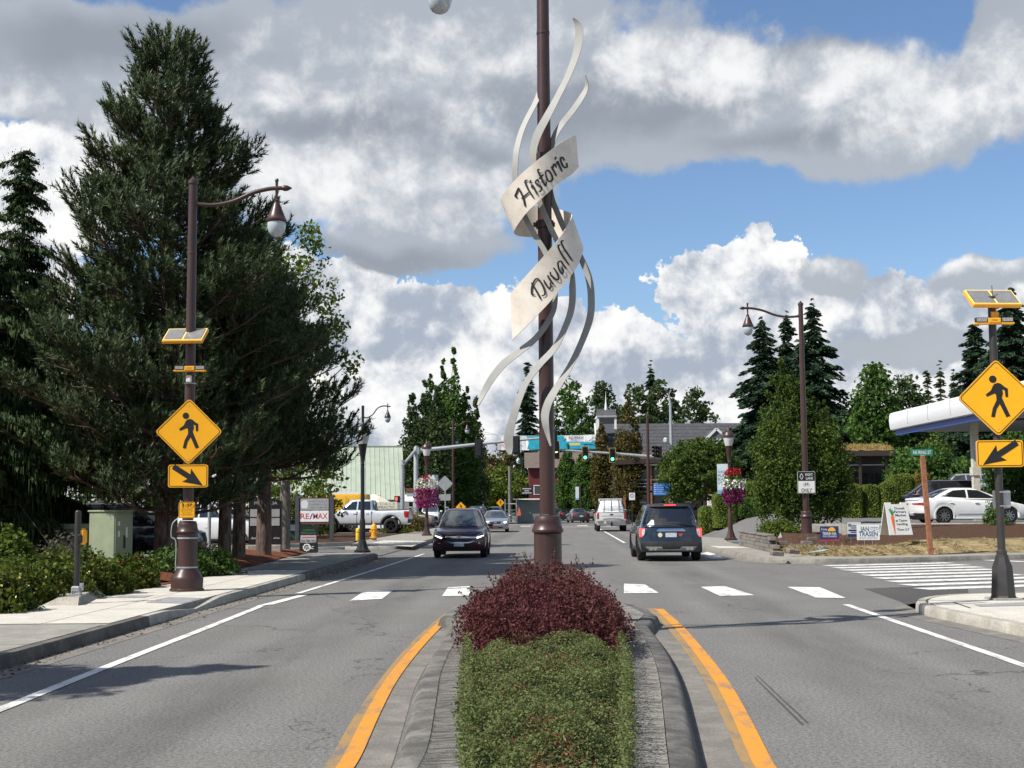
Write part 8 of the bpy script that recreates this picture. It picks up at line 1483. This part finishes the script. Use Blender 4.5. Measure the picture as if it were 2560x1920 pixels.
ds = thing('direction_sign', 'blue direction sign with five white lines beside the street tree', 'road sign', At(1654, 1223.5, 79), R(-4)); MB().prism(rpoly(.98, .68, .03), 0, .01).build('panel', pm('sign_blue', (.02, .16, .50), .5), ds, 0); bx(ds, 'post', WOODP, .42, .52, .02, .1, -2.6, .34)
for i, s in enumerate(('City Hall', 'McCormick Park', 'Public Parking', 'Fire Department', 'Police Department')): text(s, .058, WHITE, ds, -.30, .25 - i * .125, -.003, align='LEFT'); bx(ds, 'arrow', WHITE, -.43, -.36, -.004, -.001, .225 - i * .125, .275 - i * .125)
ns = thing('small_sign', 'small white sign on a thin post before the grass roofed building', 'road sign', At(1580, 1241, 100)); MB().prism(rpoly(.45, .55, .03), 0, .01).build('panel', WHITE, ns, 0); MB().tube([(0, .04, .2), (0, .04, -2.5)], .03, 6).build('post', DKGREY, ns); MB().ring(0, .05, .1, .04, -.004, -.001).build('symbol', INK, ns, 0)
cls = thing('marquee_sign', 'white shop sign with a red top and the red word CLASS behind the street tree', 'sign', At(1783, 1262, 96)); bx(cls, 'board', TRIMW, -.42, .42, 0, .15, -.75, .75); bx(cls, 'base', GREYP, -.36, .36, .02, .13, -1.8, -.75); bx(cls, 'top', pm('bright_red_wall', (.45, .02, .02), .6), -.48, .48, -.02, .17, .76, 1.1); fit('CLASS', .66, .20, RRED, cls, 0, .2, y=-.004, bold=.02); bx(cls, 'dark_panel', DGLASS, -.36, .36, -.006, -.001, .38, .68); bx(cls, 'grey_panel', GREYP, -.36, .36, -.006, -.001, -.25, .0)
fl = thing('flag', 'orange and white flag beside the kiosk', 'flag', At(1297, 1280, 124)); MB().add([(0, 0, .5), (.12, 0, .2), (.22, 0, -.3), (.02, 0, -.35), (-.2, 0, -.3), (-.08, 0, .1)], [(0, 1, 2, 3, 4, 5)]).build('cloth', pm('orange_cloth', (.60, .12, .05), .7), fl, 0); MB().tube([(0, .02, .6), (0, .02, -1.2)], .02, 5).build('pole', BLACKM, fl)
# --- corner: retaining wall, yard signs, market board, street name
BLK = [pm('wall_block_%s' % n_, c_, .9, var=.25, scale=9, bump=.8, bscale=25, spec=.15) for n_, c_ in (('grey', (.17, .16, .145)), ('brown', (.19, .165, .14)), ('dark', (.125, .12, .115)))]
rw = thing('retaining_wall', 'low crumbling retaining wall of grey blocks behind the right lamp post', 'wall', (0, 0, 0)); bmesh_ = None
def block(x, y, z, rz, tilt=0, w=.36, d=.24, h=.125): o = MB().box(-w / 2, w / 2, -d / 2, d / 2, 0, h, bev=.012).build('block', BLK[rng.integers(3)], rw, 25, loc=(x, y, z)); o.rotation_euler = (tilt, tilt * .6, rz + rng.normal() * .03); return o
a, c = G(1856, 1363, .15), G(1940, 1382, .15); L = (c - a).length; n = int(L / .37)
for k in range(5):
    for i in range(n):
        if i > n - 2 - k // 2 and k > 1: continue
        p = a.lerp(c, (i + .5 + .5 * (k % 2)) / n); block(p.x, p.y, .15 + k * .127, math.atan2(c.y - a.y, c.x - a.x)) if k < 4 else block(p.x, p.y, .15 + k * .127, math.atan2(c.y - a.y, c.x - a.x), w=.40, d=.30, h=.07)
a2, c2_ = G(1962, 1376, .2), G(2052, 1371, .25); n2 = int((c2_ - a2).length / .37)
for k in range(4):
    for i in range(n2):
        if rng.random() < .10 * k or (k > 2 and i in (0,)): continue
        p = a2.lerp(c2_, (i + .5 * (k % 2)) / n2); block(p.x, p.y + .3, .12 + k * .127, 0)
for q in ((1985, 1379, .3, .2), (2048, 1352, 1.0, .4), (2062, 1372, .6, .35), (1945, 1385, .2, .1)): p = G(q[0], q[1], .3); block(p.x, p.y + .2, .25, q[2], q[3])
fill_ = structure(grid('mulch_bed', 8.95, 11.4, 44.6, 50.0, 14, 14, lambda x, y: .16 + .52 * min(1, max(0, (x - 9.1) / .5)) * min(1, max(0, (y - 44.9) / 1.2)) * (1 - .5 * max(0, (46 - y) / 2)) + .04 * math.sin(x * 5 + y * 3), MULCH))
def yard(label, pxx, pyt, pyb, Y, w, face, rz=0., wires=True):
    q = At(pxx, pyb, Y); h = (pyb - pyt) * Y / F; t = thing('yard_sign', label, 'yard sign', q, rz); bx(t, 'panel', face, -w / 2, w / 2, -.004, .004, 0, h)
    if wires: MB().tube([(-.12, .006, .1), (-.12, .006, -.45)], .006, 5).tube([(.12, .006, .1), (.12, .006, -.45)], .006, 5).build('wire_stake', GALV, t)
    return t, h
NAVY = pm('navy_board', (.020, .035, .14), .5); t, h = yard('navy yard sign with a yellow sun reading Vote Trinh Ha for Congress', 2074, 1316, 1352, 44.4, .63, NAVY, R(2)); bx(t, 'red_band', RRED, -.315, .315, -.007, -.0045, 0, h * .09); fit('Vote', .20, .09, WHITE, t, -.17, h * .80, shear=.3, y=-.006); fit('TRINH HA', .48, .10, WHITE, t, 0, h * .50, bold=.03, y=-.006); fit('FOR CONGRESS', .46, .055, WHITE, t, .01, h * .30, y=-.006, bold=.02)
MB().prism([(.08 + .13 * math.cos(a_), h * .66 + .13 * math.sin(a_)) for a_ in np.linspace(0, math.pi, 12)], -.008, -.0045).build('sun_symbol', pm('sun_yellow', (.80, .42, .04), .5), t, 0)
t, h = yard('white yard sign reading Jan Trasen with a scales emblem, in the dry grass', 2171, 1312, 1350, 41.2, .70, WHITE, R(-3)); NPR = pm('navy_lettering', (.03, .09, .19), .5); fit('JAN', .27, .14, NPR, t, -.11, h * .72, bold=.035, y=-.006); fit('TRASEN', .58, .15, NPR, t, 0, h * .40, bold=.035, y=-.006); fit('DISTRICT COURT JUDGE', .55, .04, NPR, t, 0, h * .13, y=-.006)
q = MB().stroke([(.19, h * .62), (.19, h * .86)], .012, -.007, -.0045).stroke([(.10, h * .83), (.28, h * .83)], .012, -.007, -.0045).stroke([(.15, h * .62), (.23, h * .62)], .014, -.007, -.0045); [q.ring(x_, h * .74, .03, .010, -.007, -.0045, 10) for x_ in (.10, .28)]; q.build('scales_emblem', NPR, t, 0)
t, h = yard('white and navy yard sign half hidden behind the white Jan Trasen sign', 2136, 1306, 1342, 46.0, .48, WHITE, R(4)); bx(t, 'navy_band', NAVY, -.24, .24, -.007, -.0045, 0, h * .2); bx(t, 'navy_bar', NAVY, -.2, .2, -.007, -.0045, h * .38, h * .5); q = MB(); [q.box(-.12, .2, -.007, -.0045, h * z, h * (z + .06)) for z in (.72, .58, .27)]; q.ring(-.16, h * .80, .02, .03, -.007, -.0045, 10); q.build('print', NAVY, t, 0)
WPL = pm('white_board_plastic', (.64, .64, .62), .45, var=.04); c = At(2238, 1336, 43.6); mk_, kd = aframe('white sandwich board for the farmers market with an orange carrot on it', (c.x + .12, 43.9, c.z - .02), R(15), .86, 1.10, .30, WPL, 'market_board'); k = kd[0]
for i, (s, w_) in enumerate((('Duvall', .36), ('Farmers', .44), ('Market', .40), ('at Taylor', .44), ('Landing', .40), ('Thurs 3-7', .46))): fit(s, w_, .075, INK, k, .10, .90 - i * .118 - (.06 if i > 2 else 0) - (.07 if i > 4 else 0), y=-.018, bold=.03)
MB().prism([(-.28, .60), (-.25, .65), (-.17, .66), (-.15, .60), (-.21, .06), (-.23, .02)], -.022, -.0155).build('carrot', pm('carrot_orange', (.62, .15, .05), .5), k, 0); q = MB(); [q.stroke([(-.21, .65), (-.21 + dx, .65 + dz)], .035, -.022, -.0155) for dx, dz in ((-.09, .22), (-.04, .25), (.02, .2), (.07, .14))]; q.build('carrot_leaves', pm('carrot_green', (.05, .25, .06), .5), k, 0)
q = MB(); [q.box(-.38, .38, .02, .035, z, z + .05) for z in (.15, .4, .65, .9)]; q.build('ribs', pale, kd[1], 0)
c = G(2327, 1383, .2); tp = At(2306, 1139, c.y); sn = thing('street_name_post', 'leaning brown wooden post with the green NE Ring St name plate', 'street sign', c); d_ = tp - c; L = d_.length; M = Vector((0, 0, 1)).rotation_difference(d_.normalized()).to_matrix().to_4x4()
MB().box(-.075, .075, -.055, .055, -.2, L, M, .008).build('post', WOODP, sn, 20); gp = MB().box(-.36, .33, -.008, .008, 0, .20, Matrix.Translation(d_ + Vector((0, -.02, 0)))).build('name_plate', pm('street_sign_green', (.01, .16, .10), .5), sn, 0); fit('NE RING ST', .56, .11, WHITE, sn, d_.x - .015, d_.z + .10, y=d_.y - .032, bold=.015); bx(sn, 'bracket', GALV, d_.x - .06, d_.x + .06, -.03 + d_.y, .03 + d_.y, d_.z - .02, d_.z + .02)
bc = thing('blue_cloth', 'pale blue paint splash on the dry grass before the lamp post', 'paint mark', G(2045, 1381, .26)); MB().add([(-.35, -.1, 0), (-.1, -.12, .02), (.2, .02, .05), (.36, .16, .09), (.2, .2, .08), (-.15, .05, .03)], [(0, 1, 2, 3, 4, 5)]).build('paint', pm('pale_blue_paint', (.24, .36, .42), .8, var=.3, scale=12), bc, 0)
wf_ = thing('marker_flag', 'tiny white marker flag in the mulch by the retaining wall', 'flag', At(1949, 1345, 45.4)); MB().add([(-.06, 0, 0), (.08, 0, .02), (.04, 0, .2)], [(0, 1, 2)]).build('cloth', WHITE, wf_, 0); MB().tube([(0, 0, .1), (0, 0, -.12)], .004, 4).build('wire', GALV, wf_)
em_ = structure(grid('earth_mound', 10.1, 13.0, 68, 76, 12, 14, lambda x, y: .05 + .75 * max(0, 1 - ((x - 11.5) / 1.5) ** 2) * max(0, 1 - ((y - 72) / 4) ** 2) + .05 * math.sin(x * 7 + y * 5), MULCH)); kerb([(12.2, 66.5), (12.9, 69), (13.0, 73), (12.6, 76)], em_, -1, top=.35, gutter=False, matf=lambda p, i: KERB_N)
# --- wires and small litter
wr = thing('overhead_wires', 'thin overhead wires crossing the street near the banner', 'wire', (0, 0, 0))
for (xa_, ya_, Ya), (xb_, yb_, Yb) in (((1090, 1050, 140), (1242, 1086, 150)), ((1137, 1165, 108), (1250, 1120, 170)), ((1490, 1086, 150), (1660, 1110, 122))):
    p0, p1 = At(xa_, ya_, Ya), At(xb_, yb_, Yb); MB().tube([p0, p0.lerp(p1, .5) - Vector((0, 0, .15)), p1], .018, 4).build('wire', BLACKM, wr)
lt = stuff(MB().build('leaf_litter', TWIG, None, 0)); n = 900; Yq = 14 + 32 * rng.random(n); uq = -6.1 + np.abs(rng.normal(size=n)) * .16 + .02; C = np.stack([uq + Yq * .034, Yq, np.full(n, .012)], 1); bpy.data.objects.remove(lt)
V, Q = quad_cloud(C, .045, .5, .3, dirs=rng.normal(size=(n, 3)) * [1, 1, .1], spread=.05); npmesh('leaf_litter', V, Q, leaf('dead_needles', [(.07, .035, .02), (.14, .07, .035)]), None, kind='stuff')
